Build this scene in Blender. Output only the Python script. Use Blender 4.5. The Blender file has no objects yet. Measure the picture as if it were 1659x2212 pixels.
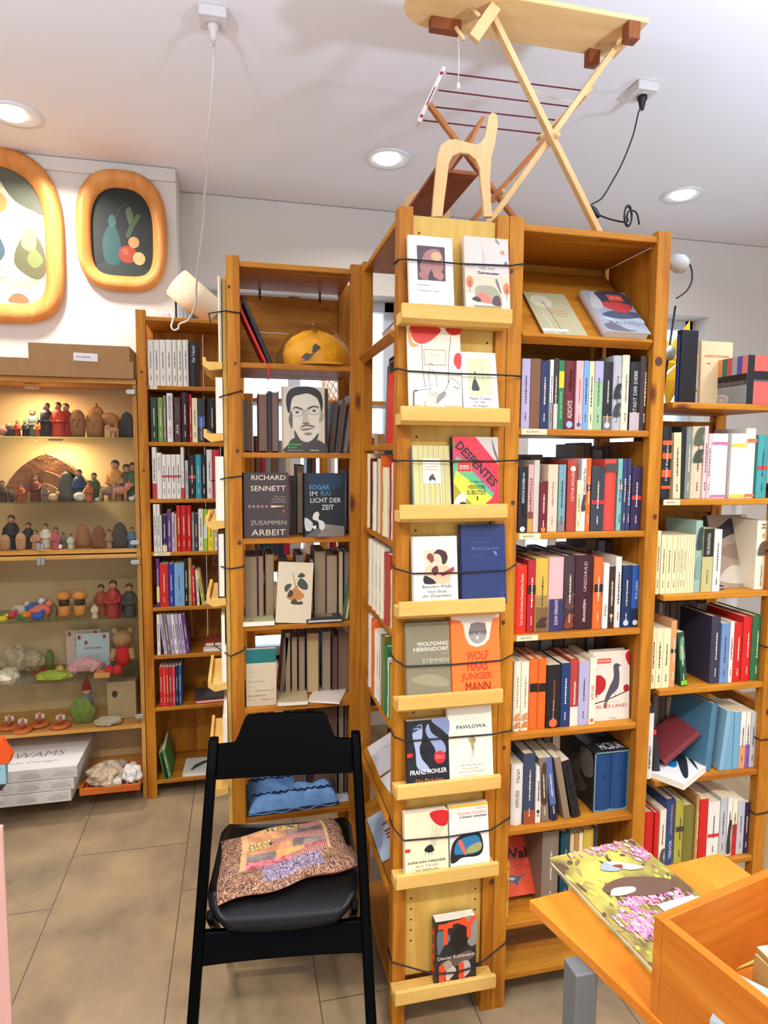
import bpy, math, random
from mathutils import Matrix, Vector
C = bpy.context.scene.collection
sc = bpy.context.scene
# ------------------------------------------------------------------ camera
H = 1.6285; F = 1378.0
_p, _r, _y = 0.0890, 0.00747, 0.2244
def _axes():
    cy, sy = math.cos(_y), math.sin(_y); cp, sp = math.cos(_p), math.sin(_p); cr, sr = math.cos(_r), math.sin(_r)
    f = Vector((sy*cp, cy*cp, -sp)); r = Vector((cy, -sy, 0)); u = r.cross(f)
    return r*cr + u*sr, u*cr - r*sr, f
RT, UP, FW = _axes()
cam = bpy.data.cameras.new('camera'); co = bpy.data.objects.new('camera', cam); C.objects.link(co)
cam.sensor_fit = 'HORIZONTAL'; cam.sensor_width = 36; cam.lens = F/1659*36; cam.clip_start = .02
co.matrix_world = Matrix((( RT.x, UP.x, -FW.x, 0), (RT.y, UP.y, -FW.y, 0), (RT.z, UP.z, -FW.z, H), (0, 0, 0, 1)))
sc.camera = co
# ------------------------------------------------------------------ view, world, light
sc.view_settings.view_transform = 'Standard'; sc.view_settings.look = 'None'
sc.view_settings.gamma = 1; sc.view_settings.use_curve_mapping = False
sc.view_settings.exposure = -0.54
w = bpy.data.worlds.new('sky'); sc.world = w; w.use_nodes = True
wb = w.node_tree.nodes['Background']; wb.inputs[0].default_value = (.74, .84, 1.0, 1); wb.inputs[1].default_value = 4.5
sc.cycles.max_bounces = 7; sc.cycles.diffuse_bounces = 4; sc.cycles.glossy_bounces = 3
sc.cycles.transparent_max_bounces = 16; sc.cycles.sample_clamp_indirect = 4; sc.cycles.caustics_reflective = False; sc.cycles.caustics_refractive = False
CEIL = 3.0
def area(name, loc, size, power, col, rot=(0, 0, 0), spread=math.pi, shape='DISK'):
    l = bpy.data.lights.new(name, 'AREA'); l.shape = shape; l.size = size; l.energy = power; l.color = col; l.spread = spread
    o = bpy.data.objects.new(name, l); C.objects.link(o); o.location = loc; o.rotation_euler = rot; return o
WARM = (1.0, .92, .80)
DOWN = [(-.87, 3.0, 27), (.70, 3.02, 10), (2.29, 3.05, 6), (-.87, 1.5, 14), (2.29, 1.2, 18),
        (-.87, -.3, 58), (.70, -.3, 40), (2.29, -.3, 32), (-.87, -2.0, 12), (.70, -2.0, 30), (2.29, -2.0, 26)]
for x, y, pw in DOWN:
    area('downlight_beam', (x, y, CEIL-.03), .17, pw, WARM if y < 2.9 else (1, .95, .88), spread=2.6)
FILL_UPL = [(-1.55, 1.25, 1.95), (2.75, 1.35, 1.95), (1.6, .0, 1.95), (-1.1, .05, 1.95)]  # added out-of-view uplights, fill light that brightens the ceiling
for (x, y, z), pw in zip(FILL_UPL, (13, 18, 195, 140)): area('added_ceiling_fill', (x, y, z+.03), .22, pw, (.58, .76, 1.0), rot=(math.pi, 0, 0), spread=2.8)
# ------------------------------------------------------------------ pixels of the photograph back to the place
def _ray(px, py): return RT*((px-829.5)/F) + UP*(-(py-1106)/F) + FW
def onY(px, py, Y): d = _ray(px, py); t = Y/d.y; return Vector((t*d.x, Y, H+t*d.z))
def onX(px, py, X): d = _ray(px, py); t = X/d.x; return Vector((X, t*d.y, H+t*d.z))
def onZ(px, py, Z): d = _ray(px, py); t = (Z-H)/d.z; return Vector((t*d.x, t*d.y, Z))
# ------------------------------------------------------------------ colours and materials
def lin(c): return tuple((v/255/12.92 if v/255 <= .04045 else ((v/255+.055)/1.055)**2.4) for v in c)
PAL = {'white': (232,228,220), 'cream': (236,222,176), 'ivory': (238,230,205), 'beige': (214,188,146), 'tan': (178,128,74), 'brown': (110,70,44),
 'dark brown': (52,32,26), 'black': (22,20,24), 'charcoal': (48,50,56), 'grey': (128,126,124), 'light grey': (184,186,190), 'silver': (196,200,206),
 'navy': (24,34,72), 'blue': (40,84,140), 'light blue': (120,164,204), 'pale blue': (160,196,216), 'teal': (36,140,150), 'pale teal': (120,176,168),
 'petrol': (10,62,72), 'green': (30,110,60), 'dark green': (20,52,36), 'pale green': (150,184,140), 'lime': (150,190,40), 'olive': (112,104,40),
 'yellow': (240,212,30), 'mustard': (204,168,64), 'golden': (234,170,36), 'orange': (226,98,32), 'red': (190,26,24), 'scarlet': (220,44,24), 'crimson': (164,28,40),
 'maroon': (96,18,28), 'dark maroon': (54,18,26), 'pink': (226,176,176), 'pale pink': (232,200,196), 'purple': (98,48,110), 'dark purple': (44,26,62), 'lavender': (176,168,200),
 'lilac': (186,170,196), 'rose': (200,60,70), 'brick red': (168,56,44), 'rust': (150,60,30), 'khaki': (122,110,80), 'taupe': (126,108,92), 'royal blue': (24,58,150)}
_M = {}
def mat(key, rough=.45, spec=.4, metal=0, noise=0, bump=0, bscale=80, coat=0):
    k = (key, rough, metal, noise, bump, coat)
    if k in _M: return _M[k]
    c = PAL.get(key, key) if isinstance(key, str) else key
    m = bpy.data.materials.new((key if isinstance(key, str) else 'shade_%d_%d_%d' % c).replace(' ', '_')); m.use_nodes = True
    nt = m.node_tree; b = nt.nodes['Principled BSDF']; l = lin(c)
    b.inputs['Base Color'].default_value = (*l, 1); b.inputs['Roughness'].default_value = rough; b.inputs['Metallic'].default_value = metal
    b.inputs['Specular IOR Level'].default_value = spec; b.inputs['Coat Weight'].default_value = coat
    if noise or bump:
        tc = nt.nodes.new('ShaderNodeTexCoord'); n = nt.nodes.new('ShaderNodeTexNoise'); n.inputs['Scale'].default_value = bscale; n.inputs['Detail'].default_value = 3
        nt.links.new(tc.outputs['Object'], n.inputs['Vector'])
        if noise:
            r = nt.nodes.new('ShaderNodeValToRGB'); r.color_ramp.elements[0].position = .3; r.color_ramp.elements[1].position = .7
            r.color_ramp.elements[0].color = (*[v*(1-noise) for v in l], 1); r.color_ramp.elements[1].color = (*[min(1, v*(1+noise)) for v in l], 1)
            nt.links.new(n.outputs['Fac'], r.inputs[0]); nt.links.new(r.outputs[0], b.inputs['Base Color'])
        if bump:
            bp = nt.nodes.new('ShaderNodeBump'); bp.inputs['Strength'].default_value = bump; bp.inputs['Distance'].default_value = .01
            nt.links.new(n.outputs['Fac'], bp.inputs['Height']); nt.links.new(bp.outputs[0], b.inputs['Normal'])
    _M[k] = m; return m
def wood(key, base, dark, axis='z', scale=1.0, knots=True, rough=.5, fine=1.0):
    k = ('wood', key, axis)
    if k in _M: return _M[k]
    m = bpy.data.materials.new(key+'_wood_grain_'+axis); m.use_nodes = True; nt = m.node_tree; N = nt.nodes.new; L = nt.links.new
    b = nt.nodes['Principled BSDF']; b.inputs['Roughness'].default_value = rough; b.inputs['Specular IOR Level'].default_value = .15
    tc = N('ShaderNodeTexCoord'); mp = N('ShaderNodeMapping'); L(tc.outputs['Object'], mp.inputs[0])
    s = {'x': (1.2, 14, 14), 'y': (14, 1.2, 14), 'z': (14, 14, 1.2)}[axis]; mp.inputs['Scale'].default_value = tuple(v*scale for v in s)
    n = N('ShaderNodeTexNoise'); n.inputs['Scale'].default_value = 1.6; n.inputs['Detail'].default_value = 5; n.inputs['Distortion'].default_value = .8; L(mp.outputs[0], n.inputs['Vector'])
    mp2 = N('ShaderNodeMapping'); L(tc.outputs['Object'], mp2.inputs[0]); mp2.inputs['Scale'].default_value = tuple(v*5*fine*scale for v in s)
    n2 = N('ShaderNodeTexNoise'); n2.inputs['Scale'].default_value = 2; n2.inputs['Detail'].default_value = 2; L(mp2.outputs[0], n2.inputs['Vector'])
    ad = N('ShaderNodeMath'); ad.operation = 'MULTIPLY_ADD'; ad.inputs[1].default_value = .35; L(n2.outputs['Fac'], ad.inputs[0]); L(n.outputs['Fac'], ad.inputs[2])
    r = N('ShaderNodeValToRGB'); r.color_ramp.elements[0].position = .45; r.color_ramp.elements[1].position = .85
    r.color_ramp.elements[0].color = (*lin(base), 1); r.color_ramp.elements[1].color = (*lin(dark), 1); L(ad.outputs[0], r.inputs[0])
    out = r.outputs[0]
    if knots:
        v = N('ShaderNodeTexVoronoi'); mp3 = N('ShaderNodeMapping'); L(tc.outputs['Object'], mp3.inputs[0])
        mp3.inputs['Scale'].default_value = {'x': (3.2, 8, 8), 'y': (8, 3.2, 8), 'z': (8, 8, 3.2)}[axis]; v.inputs['Scale'].default_value = 1.0; L(mp3.outputs[0], v.inputs['Vector'])
        kr = N('ShaderNodeValToRGB'); kr.color_ramp.elements[0].position = .05; kr.color_ramp.elements[0].color = (1, 1, 1, 1); kr.color_ramp.elements[1].position = .13; kr.color_ramp.elements[1].color = (0, 0, 0, 1)
        L(v.outputs['Distance'], kr.inputs[0]); mx = N('ShaderNodeMixRGB'); mx.inputs[2].default_value = (*lin((92, 44, 18)), 1)
        L(kr.outputs[0], mx.inputs[0]); L(out, mx.inputs[1]); out = mx.outputs[0]
    L(out, b.inputs['Base Color'])
    bp = N('ShaderNodeBump'); bp.inputs['Strength'].default_value = .12; bp.inputs['Distance'].default_value = .004; L(ad.outputs[0], bp.inputs['Height']); L(bp.outputs[0], b.inputs['Normal'])
    _M[k] = m; return m
PINE = lambda a: wood('honey_pine', (190,126,36), (150,86,22), a)
PLY = lambda a: wood('pale_ply', (218,182,100), (196,152,70), a, .55, False)
LEDGE = lambda a: wood('pale_strip', (222,180,102), (206,160,82), a, .7, False)
BEECH = lambda a: wood('beech', (214,140,50), (192,110,32), a, .6, False, .35)
TOYW = lambda a: wood('toy_maple', (232,194,140), (218,176,116), a, .5, False, .45)
def glass(name, tint=(.95, .97, .96), refl=.08):
    m = bpy.data.materials.new(name); m.use_nodes = True; nt = m.node_tree; nt.nodes.clear(); N = nt.nodes.new; L = nt.links.new
    o = N('ShaderNodeOutputMaterial'); mx = N('ShaderNodeMixShader'); t = N('ShaderNodeBsdfTransparent'); t.inputs[0].default_value = (*tint, 1)
    g = N('ShaderNodeBsdfGlossy'); g.inputs['Roughness'].default_value = .03; lw = N('ShaderNodeLayerWeight'); lw.inputs[0].default_value = .35
    mm = N('ShaderNodeMath'); mm.operation = 'MULTIPLY_ADD'; mm.inputs[1].default_value = .4; mm.inputs[2].default_value = refl
    L(lw.outputs['Fresnel'], mm.inputs[0]); L(mm.outputs[0], mx.inputs[0]); L(t.outputs[0], mx.inputs[1]); L(g.outputs[0], mx.inputs[2]); L(mx.outputs[0], o.inputs[0]); return m
GLASS = glass('clear_glass'); FILM = glass('crinkled_clear_film', (.97, .97, .95), .0)
def emit(name, col, st):
    m = bpy.data.materials.new(name); m.use_nodes = True; b = m.node_tree.nodes['Principled BSDF']
    b.inputs['Emission Color'].default_value = (*col, 1); b.inputs['Emission Strength'].default_value = st; return m
# ------------------------------------------------------------------ mesh building
class MB:
    def __init__(s): s.v = []; s.f = []; s.m = []; s.mats = []; s.sm = []
    def mi(s, m):
        if m is None: return 0
        if m not in s.mats: s.mats.append(m)
        return s.mats.index(m)
    def add(s, vs, fs, m=None, M=None, smooth=False):
        o = len(s.v); i = s.mi(m)
        s.v += [tuple(M @ Vector(p)) if M is not None else tuple(p) for p in vs]
        for f in fs: s.f.append(tuple(a+o for a in f)); s.m.append(i); s.sm.append(smooth)
        return s
    def box(s, x0, x1, y0, y1, z0, z1, m=None, M=None):
        return s.add([(x0,y0,z0),(x1,y0,z0),(x1,y1,z0),(x0,y1,z0),(x0,y0,z1),(x1,y0,z1),(x1,y1,z1),(x0,y1,z1)],
            [(0,3,2,1),(4,5,6,7),(0,1,5,4),(1,2,6,5),(2,3,7,6),(3,0,4,7)], m, M)
    def prism(s, pts, a, b, axis='z', m=None, M=None, smooth=False):
        n = len(pts)
        f3 = {'z': lambda p, t: (p[0], p[1], t), 'y': lambda p, t: (p[0], t, p[1]), 'x': lambda p, t: (t, p[0], p[1])}[axis]
        A = sum(pts[i][0]*pts[(i+1) % n][1]-pts[(i+1) % n][0]*pts[i][1] for i in range(n))
        if (A < 0) != (axis == 'y'): pts = pts[::-1]
        vs = [f3(p, a) for p in pts]+[f3(p, b) for p in pts]
        i = s.mi(m); s.add(vs, [tuple(range(n))[::-1], tuple(range(n, 2*n))], m, M)
        o = len(s.v)-2*n
        for k in range(n): s.f.append((o+k, o+(k+1) % n, o+n+(k+1) % n, o+n+k)); s.m.append(i); s.sm.append(smooth)
        return s
    def tube(s, pts, r, m=None, n=6, M=None, rs=None):
        pts = [Vector(p) for p in pts]; K = len(pts); vs = []; fs = []; prev = None
        for k, p in enumerate(pts):
            d = (pts[min(k+1, K-1)]-pts[max(k-1, 0)]).normalized()
            if prev is None:
                a = Vector((0, 0, 1)) if abs(d.z) < .9 else Vector((1, 0, 0)); u = d.cross(a).normalized()
            else: u = (prev-d*prev.dot(d)).normalized()
            prev = u; v = d.cross(u); rr = rs[k] if rs else r
            for j in range(n): t = 2*math.pi*j/n; vs.append(p+u*math.cos(t)*rr+v*math.sin(t)*rr)
        for k in range(K-1):
            for j in range(n): fs.append((k*n+j, k*n+(j+1) % n, (k+1)*n+(j+1) % n, (k+1)*n+j))
        fs += [tuple(range(n))[::-1], tuple(range((K-1)*n, K*n))]
        return s.add(vs, fs, m, M, True)
    def lathe(s, prof, m=None, n=14, M=None):
        vs = []; fs = []; K = len(prof)
        for r, z in prof:
            for j in range(n): t = 2*math.pi*j/n; vs.append((r*math.cos(t), r*math.sin(t), z))
        for k in range(K-1):
            for j in range(n): fs.append((k*n+j, k*n+(j+1) % n, (k+1)*n+(j+1) % n, (k+1)*n+j))
        fs += [tuple(range(n))[::-1], tuple(range((K-1)*n, K*n))]
        return s.add(vs, fs, m, M, True)
    def ell(s, c, r, m=None, n=12, M=None, k=8):
        prof = [(math.sin(math.pi*i/k) if 0 < i < k else .02, -math.cos(math.pi*i/k)) for i in range(k+1)]
        T = Matrix.Translation(c) @ Matrix.Diagonal((*r, 1)); return s.lathe(prof, m, n, T if M is None else M @ T)
    def beam(s, a, b, w, t, m=None, side=(0, 1, 0)):
        a = Vector(a); b = Vector(b); d = (b-a).normalized(); u = Vector(side); u = (u-d*u.dot(d)).normalized(); v = d.cross(u)
        vs = [p+u*(x*t/2)+v*(y*w/2) for p in (a, b) for x, y in ((-1,-1),(1,-1),(1,1),(-1,1))]
        return s.add(vs, [(0,3,2,1),(4,5,6,7),(0,1,5,4),(1,2,6,5),(2,3,7,6),(3,0,4,7)], m)
    def build(s, name, parent=None, mat_=None, bevel=0, M=None, loc=None):
        me = bpy.data.meshes.new(name); me.from_pydata(s.v, [], s.f); me.update()
        for m in (s.mats or ([mat_] if mat_ else [])): me.materials.append(m)
        if s.mats: me.polygons.foreach_set('material_index', s.m)
        me.polygons.foreach_set('use_smooth', s.sm)
        o = bpy.data.objects.new(name, me); C.objects.link(o)
        if parent: o.parent = parent
        if M is not None: o.matrix_local = M
        if loc: o.location = loc
        if bevel:
            b = o.modifiers.new('edge', 'BEVEL'); b.width = bevel; b.segments = 2; b.limit_method = 'ANGLE'
        return o
SEEN = {}
def tag(o, label, cat, group=None, kind=None):
    o['label'] = label; o['category'] = cat
    if group: o['group'] = group
    if kind: o['kind'] = kind
    return o
def thing(name, label, cat, loc=(0, 0, 0), rotz=0, group=None):
    o = bpy.data.objects.new(name, None); C.objects.link(o); o.location = loc; o.rotation_euler = (0, 0, rotz); o.empty_display_size = .05
    return tag(o, label, cat, group)
def struct(name, mb, m, bevel=0):
    o = mb.build(name, None, m, bevel); o['kind'] = 'structure'; return o
def smooth_path(pts, k=6, closed=False):
    pts = [Vector(p) for p in pts]; n = len(pts); out = []
    for i in range(n if closed else n-1):
        g = (lambda j: pts[j % n]) if closed else (lambda j: pts[max(0, min(n-1, j))])
        p0, p1, p2, p3 = g(i-1), g(i), g(i+1), g(i+2)
        for t in range(k):
            t /= k; out.append(.5*((2*p1)+(p2-p0)*t+(2*p0-5*p1+4*p2-p3)*t*t+(3*p1-p0-3*p2+p3)*t**3))
    if not closed: out.append(pts[-1])
    return out
# ------------------------------------------------------------------ printing on flat faces
_TX = {}
def text_mesh(s, bold=0, shear=0):
    k = (s, bold, shear)
    if k in _TX: return _TX[k]
    fat = bold if 'M' in s else 0
    cu = bpy.data.curves.new('t', 'FONT'); cu.body = s; cu.offset = 0 if fat else bold; cu.shear = shear; cu.resolution_u = 2; cu.align_x = 'CENTER'; cu.space_line = .9
    ob = bpy.data.objects.new('t', cu); me = bpy.data.meshes.new_from_object(ob)
    vs = [(v.co.x, v.co.y) for v in me.vertices]; fs = [tuple(p.vertices) for p in me.polygons]
    if fat: nv = len(vs); vs = vs+[(x+fat, y) for x, y in vs]+[(x-fat, y) for x, y in vs]; fs = fs+[tuple(i+nv for i in f) for f in fs]+[tuple(i+2*nv for i in f) for f in fs]
    bpy.data.objects.remove(ob); bpy.data.curves.remove(cu); bpy.data.meshes.remove(me)
    if not vs: vs = [(0, 0), (1, 0), (1, 1)]; fs = [(0, 1, 2)]
    x0 = min(v[0] for v in vs); x1 = max(v[0] for v in vs); y0 = min(v[1] for v in vs); y1 = max(v[1] for v in vs)
    vs = [((a-(x0+x1)/2)/(x1-x0), (b-(y0+y1)/2)/(y1-y0)) for a, b in vs]
    _TX[k] = (vs, fs, (x1-x0)/(y1-y0)); return _TX[k]
class Print:
    """flat marks on one face: origin O, unit axes U and V, size w x h; shapes are given in 0..1"""
    def __init__(s, O, U, V, w, h):
        s.O = Vector(O); s.U = Vector(U); s.V = Vector(V); s.N = s.U.cross(s.V); s.w = w; s.h = h; s.a = MB(); s.t = MB(); s.k = 0; s.step = .00003
    def pt(s, u, v): return s.O+s.U*(u*s.w)+s.V*(v*s.h)+s.N*(.0004+s.k*s.step)
    def p(s, pts, c, rough=.5):
        s.k += 1; s.a.add([s.pt(*q) for q in pts], [tuple(range(len(pts)))] if sum(pts[i][0]*pts[(i+1) % len(pts)][1]-pts[(i+1) % len(pts)][0]*pts[i][1] for i in range(len(pts))) > 0 else [tuple(range(len(pts)))[::-1]], mat(c, rough)); return s
    def r(s, u0, v0, u1, v1, c): return s.p([(u0, v0), (u1, v0), (u1, v1), (u0, v1)], c)
    def e(s, cx, cy, rx, ry, c, n=20, rot=0):
        return s.p([(cx+rx*math.cos(t)*math.cos(rot)-ry*math.sin(t)*math.sin(rot), cy+rx*math.cos(t)*math.sin(rot)+ry*math.sin(t)*math.cos(rot)) for t in (2*math.pi*i/n for i in range(n))], c)
    def b(s, pts, c): return s.p([(q.x, q.y) for q in smooth_path([(a, b, 0) for a, b in pts], 5, True)], c)
    def l(s, pts, wd, c, curve=False):
        if curve: pts = [(q.x, q.y) for q in smooth_path([(a, b, 0) for a, b in pts], 6)]
        s.k += 1; q = [s.pt(*a) for a in pts]; vs = []; fs = []
        for i in range(len(q)):
            d = (q[min(i+1, len(q)-1)]-q[max(i-1, 0)]).normalized(); n = s.N.cross(d); vs += [q[i]-n*wd/2, q[i]+n*wd/2]
            if i: fs.append((2*i-2, 2*i, 2*i+1, 2*i-1))
        s.a.add(vs, fs, mat(c, .5)); return s
    def text(s, txt, cx, cy, w, h, c, bold=0, shear=0, rot=0, rough=.5):
        vs, fs, asp = text_mesh(txt, bold, shear); s.k += 1
        if not w: w = h*s.h*asp/s.w if rot == 0 else h*s.w*asp/s.h
        if rot == 90: q = [s.pt(cx-b*h, cy+a*w) for a, b in vs]      # reads upwards: w runs along V, h along U
        elif rot == -90: q = [s.pt(cx+b*h, cy-a*w) for a, b in vs]
        elif rot:
            cc, ss = math.cos(rot), math.sin(rot); q = []
            for a, b in vs: X = a*w*s.w; Y = b*h*s.h; q.append(s.pt(cx+(X*cc-Y*ss)/s.w, cy+(X*ss+Y*cc)/s.h))
        else: q = [s.pt(cx+a*w, cy+b*h) for a, b in vs]
        s.t.add(q, fs, mat(c, rough)); return s
    def blurline(s, cx, cy, w, h, c, rot=0, seed=0, n=7):
        """a line of lettering too small to read in the photograph: short strokes"""
        rd = random.Random(seed); s.k += 1; x = -w/2; vs = []; fs = []
        while x < w/2-.001:
            d = w/n*rd.uniform(.35, 1.0); hh = h*rd.uniform(.6, 1); e = min(x+d, w/2); o = len(vs)
            q = [(x, -hh/2), (e, -hh/2), (e, hh/2), (x, hh/2)]
            vs += [s.pt(cx-b, cy+a) if rot else s.pt(cx+a, cy+b) for a, b in q]; fs.append((o, o+1, o+2, o+3)); x = e+w/n*.22
        s.t.add(vs, fs, mat(c, .5)); return s
    def build(s, parent, name='cover_print'):
        if s.a.f: s.a.build(name, parent)
        if s.t.f: s.t.build('lettering', parent)
# ------------------------------------------------------------------ books
def u_outline(w, d, t, bulge):
    n = 6; o = [(-w/2, d)] + [(-w/2, 0)] + [(-w/2+w*i/n, -bulge*math.sin(math.pi*i/n)) for i in range(1, n)] + [(w/2, 0), (w/2, d)]
    i = [(w/2-t, d), (w/2-t, t), (-w/2+t, t), (-w/2+t, d)]
    return o+i
PAGE = mat((226,212,178), .8); PAGEW = mat((240,234,220), .8); PAGED = mat((158,138,108), .85)
def book(color, w, d, h, hard=False, name='book', page=None, cover=None, parent=None, glossy=False):
    t = .0028 if hard else .0008; w = max(w, .0045 if hard else .003); bulge = min(.006, w*.18) if hard else w*.04
    m = cover or mat(color, .28 if glossy else .48)
    o = MB().prism(u_outline(w, d, t, bulge), 0, h, 'z').build(name, parent, m)
    i = .004 if hard else .0003
    pg = MB().box(-w/2+t, w/2-t, t, d-(i if hard else .0008), i, h-i); pg.build('pages', o, page or PAGE)
    o['_dims'] = (w, d, h, bulge); return o
def spine(o): w, d, h, b = o['_dims']; return Print((-w/2, -b, 0), (1, 0, 0), (0, 0, 1), w, h)
def front(o): w, d, h, b = o['_dims']; return Print((w/2, 0, 0), (0, 1, 0), (0, 0, 1), d, h)
def back(o): w, d, h, b = o['_dims']; return Print((-w/2, d, 0), (0, -1, 0), (0, 0, 1), d, h)
RX = lambda a: Matrix.Rotation(a, 4, 'X'); RY = lambda a: Matrix.Rotation(a, 4, 'Y'); RZ = lambda a: Matrix.Rotation(a, 4, 'Z'); TR = lambda *a: Matrix.Translation(a)
def spine_art(o, op, seed):
    sp = spine(o); w, d, h, b = o['_dims']; light = op.get('_light')
    tc = op.get('c', (60,50,50) if light else (226,214,190))
    for v0, v1, c in op.get('bands', ()): sp.r(0.02, v0, .98, v1, c)
    for v, c in op.get('dots', ()): sp.e(.5, v, .3, .3*w/h, c, 12)
    for v0, v1, c in op.get('pic', ()):
        sp.b([(.1, v0), (.9, v0+.01), (.8, (v0+v1)/2), (.95, v1), (.4, v1-.01), (.12, (v0+v1)/2)], c)
    ts = op.get('t')
    if ts:
        for k, (txt, cy, lw, lh, c) in enumerate(ts): sp.text(txt, .5, cy, lw, lh, c or tc, .003, 0, 90)
    elif not op.get('plain') and w > .007:
        rd = random.Random(seed)
        sp.blurline(.5, .56, .46*rd.uniform(.7, 1), min(.3, .005/w), tc, 1, seed, 10); sp.blurline(.5, .17, .12, min(.25, .004/w), tc, 1, seed+1, 3)
    sp.build(o)
ROWS = []
ALLZ = {}
def ceil_of(where, z):
    zs = sorted(v for v in next((l for k, l in ALLZ.items() if k in where), []) if v > z+.05)
    return (zs[0]-.0215) if zs else 9
def row(where, plural, z, Y, org, sc_, ymid, items, dep=.13, group=None, maxdep=.27):
    """a row of books standing spine outwards; x edges, top in enlarged-photo units measured on the spines' plane"""
    names = [it[3] for it in items]; ox, oy = org; made = []
    for k, it in enumerate(items):
        xl, xr, yt, col = it[:4]; op = dict(it[4]) if len(it) > 4 else {}
        a = onY(xl/sc_+ox, ymid/sc_+oy, Y).x; b = onY(xr/sc_+ox, ymid/sc_+oy, Y).x; zt = onY((xl+xr)/2/sc_+ox, yt/sc_+oy, Y).z
        a += .0004; b -= .0004; h = min(zt, ceil_of(where, z))-z-.001; base = PAL[col] if isinstance(col, str) else col; op['_light'] = sum(base) > 420
        d = op.get('d', max(.105, min(maxdep, h*.64))); o = book(op.get('col', col), b-a, d, h, op.get('hard', h > .205), page=op.get('page'))
        lean = op.get('lean', 0)
        if lean:
            o.matrix_world = TR(b if lean > 0 else a, Y+op.get('back', 0), z+.0008) @ RY(lean) @ TR((a-b)/2 if lean > 0 else (b-a)/2, 0, 0)
        else: o.location = ((a+b)/2, Y+op.get('back', 0)+o['_dims'][3], z+.0008)
        spine_art(o, op, len(where)*31+k*7)
        n = op.get('n', names[k]); lab = n if ' book' in n or ' volume' in n or 'slip' in n else n+' book'
        f = (' '+op['f']) if 'f' in op else ''
        L_ = names[k-1] if k else None; R_ = names[k+1] if k+1 < len(items) else None
        if L_ and R_: nb = ('between %s and %s ones' % (L_, R_)) if L_ != R_ else 'between two %s ones' % L_
        elif R_: nb = 'first beside the %s one' % R_
        elif L_: nb = 'last beside the %s one' % L_
        else: nb = 'standing alone'
        txt = '%s%s %s, %s' % (lab, f, nb, where)
        if len(txt.split()) > 16: txt = '%s, %s' % (lab+f, where)
        made.append((o, txt, lab+f)); ROWS.append((o, txt, 'books in the '+plural, lab+f, where))
    return made
# ================================================================== the room
PAINT = mat((243,238,240), .9, .2, bump=.05, bscale=60); WALLP = mat((222,216,208), .9, .2, bump=.05, bscale=60)
def floor_mat():
    m = bpy.data.materials.new('grey_brown_floor_tiles'); m.use_nodes = True; nt = m.node_tree; N = nt.nodes.new; L = nt.links.new
    b = nt.nodes['Principled BSDF']; b.inputs['Roughness'].default_value = .38; b.inputs['Specular IOR Level'].default_value = .4
    tc = N('ShaderNodeTexCoord'); mp = N('ShaderNodeMapping'); mp.inputs['Rotation'].default_value = (0, 0, math.pi/2); mp.inputs['Location'].default_value = (-.036, .228, 0); L(tc.outputs['Object'], mp.inputs[0])
    br = N('ShaderNodeTexBrick'); br.inputs['Scale'].default_value = 1; br.inputs['Brick Width'].default_value = .9; br.inputs['Row Height'].default_value = .445
    br.inputs['Mortar Size'].default_value = .0022; br.inputs['Mortar Smooth'].default_value = .3; br.offset = .66; br.inputs['Bias'].default_value = 0
    n = N('ShaderNodeTexNoise'); n.inputs['Scale'].default_value = 3.2; n.inputs['Detail'].default_value = 6; n.inputs['Roughness'].default_value = .65; L(tc.outputs['Object'], n.inputs['Vector'])
    r = N('ShaderNodeValToRGB'); r.color_ramp.elements[0].position = .3; r.color_ramp.elements[1].position = .72
    r.color_ramp.elements[0].color = (*lin((124,106,84)), 1); r.color_ramp.elements[1].color = (*lin((172,146,108)), 1); L(n.outputs['Fac'], r.inputs[0])
    L(r.outputs[0], br.inputs['Color1']); L(r.outputs[0], br.inputs['Color2']); br.inputs['Mortar'].default_value = (*lin((92,80,68)), 1)
    L(mp.outputs[0], br.inputs['Vector']); L(br.outputs['Color'], b.inputs['Base Color']); return m
X0, X1, Y0, YB, YP = -3.0, 4.4, -2.9, 3.65, 3.38
struct('floor', MB().box(X0, X1, Y0, YB+.25, -.1, 0), floor_mat())
# ceiling with round holes under the lamps
cl = MB(); HOLE = [(-.87, 3.0), (.70, 3.02), (2.29, 3.05)]
struct('ceiling', MB().box(X0, X1, Y0, YB+.25, CEIL+.004, CEIL+.12), PAINT)
struct('wall_left', MB().box(X0-.12, X0, Y0, YP, 0, CEIL), WALLP)
struct('wall_right', MB().box(X1, X1+.12, Y0, YB+.25, 0, CEIL), WALLP)
wf = MB(); wf.box(X0, X1, Y0-.2, Y0, 0, .9).box(X0, X1, Y0-.2, Y0, 2.3, CEIL).box(X0, -1.0, Y0-.2, Y0, .9, 2.3).box(2.4, X1, Y0-.2, Y0, .9, 2.3)
struct('wall_front', wf, WALLP)
W1 = (-.27, .92, .42, 2.535); W2 = (1.74, 2.98, .42, 2.535)
wb_ = MB()
wb_.box(-.28, X1, YB, YB+.25, W1[3], CEIL); wb_.box(-.28, X1, YB, YB+.25, 0, W1[2]); wb_.box(W1[1], W2[0], YB, YB+.25, W1[2], W1[3]); wb_.box(W2[1], X1, YB, YB+.25, W1[2], W1[3])
wb_.box(-.28, -.27, YB, YB+.25, W1[2], W1[3])
struct('wall_back', wb_, WALLP)
struct('wall_pier', MB().box(X0-.12, -.28, YP, YB+.25, 0, CEIL), WALLP)
struct('trim_1', MB().box(X0, -.28, YP-.012, YP, CEIL-.06, CEIL), WALLP)
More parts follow.
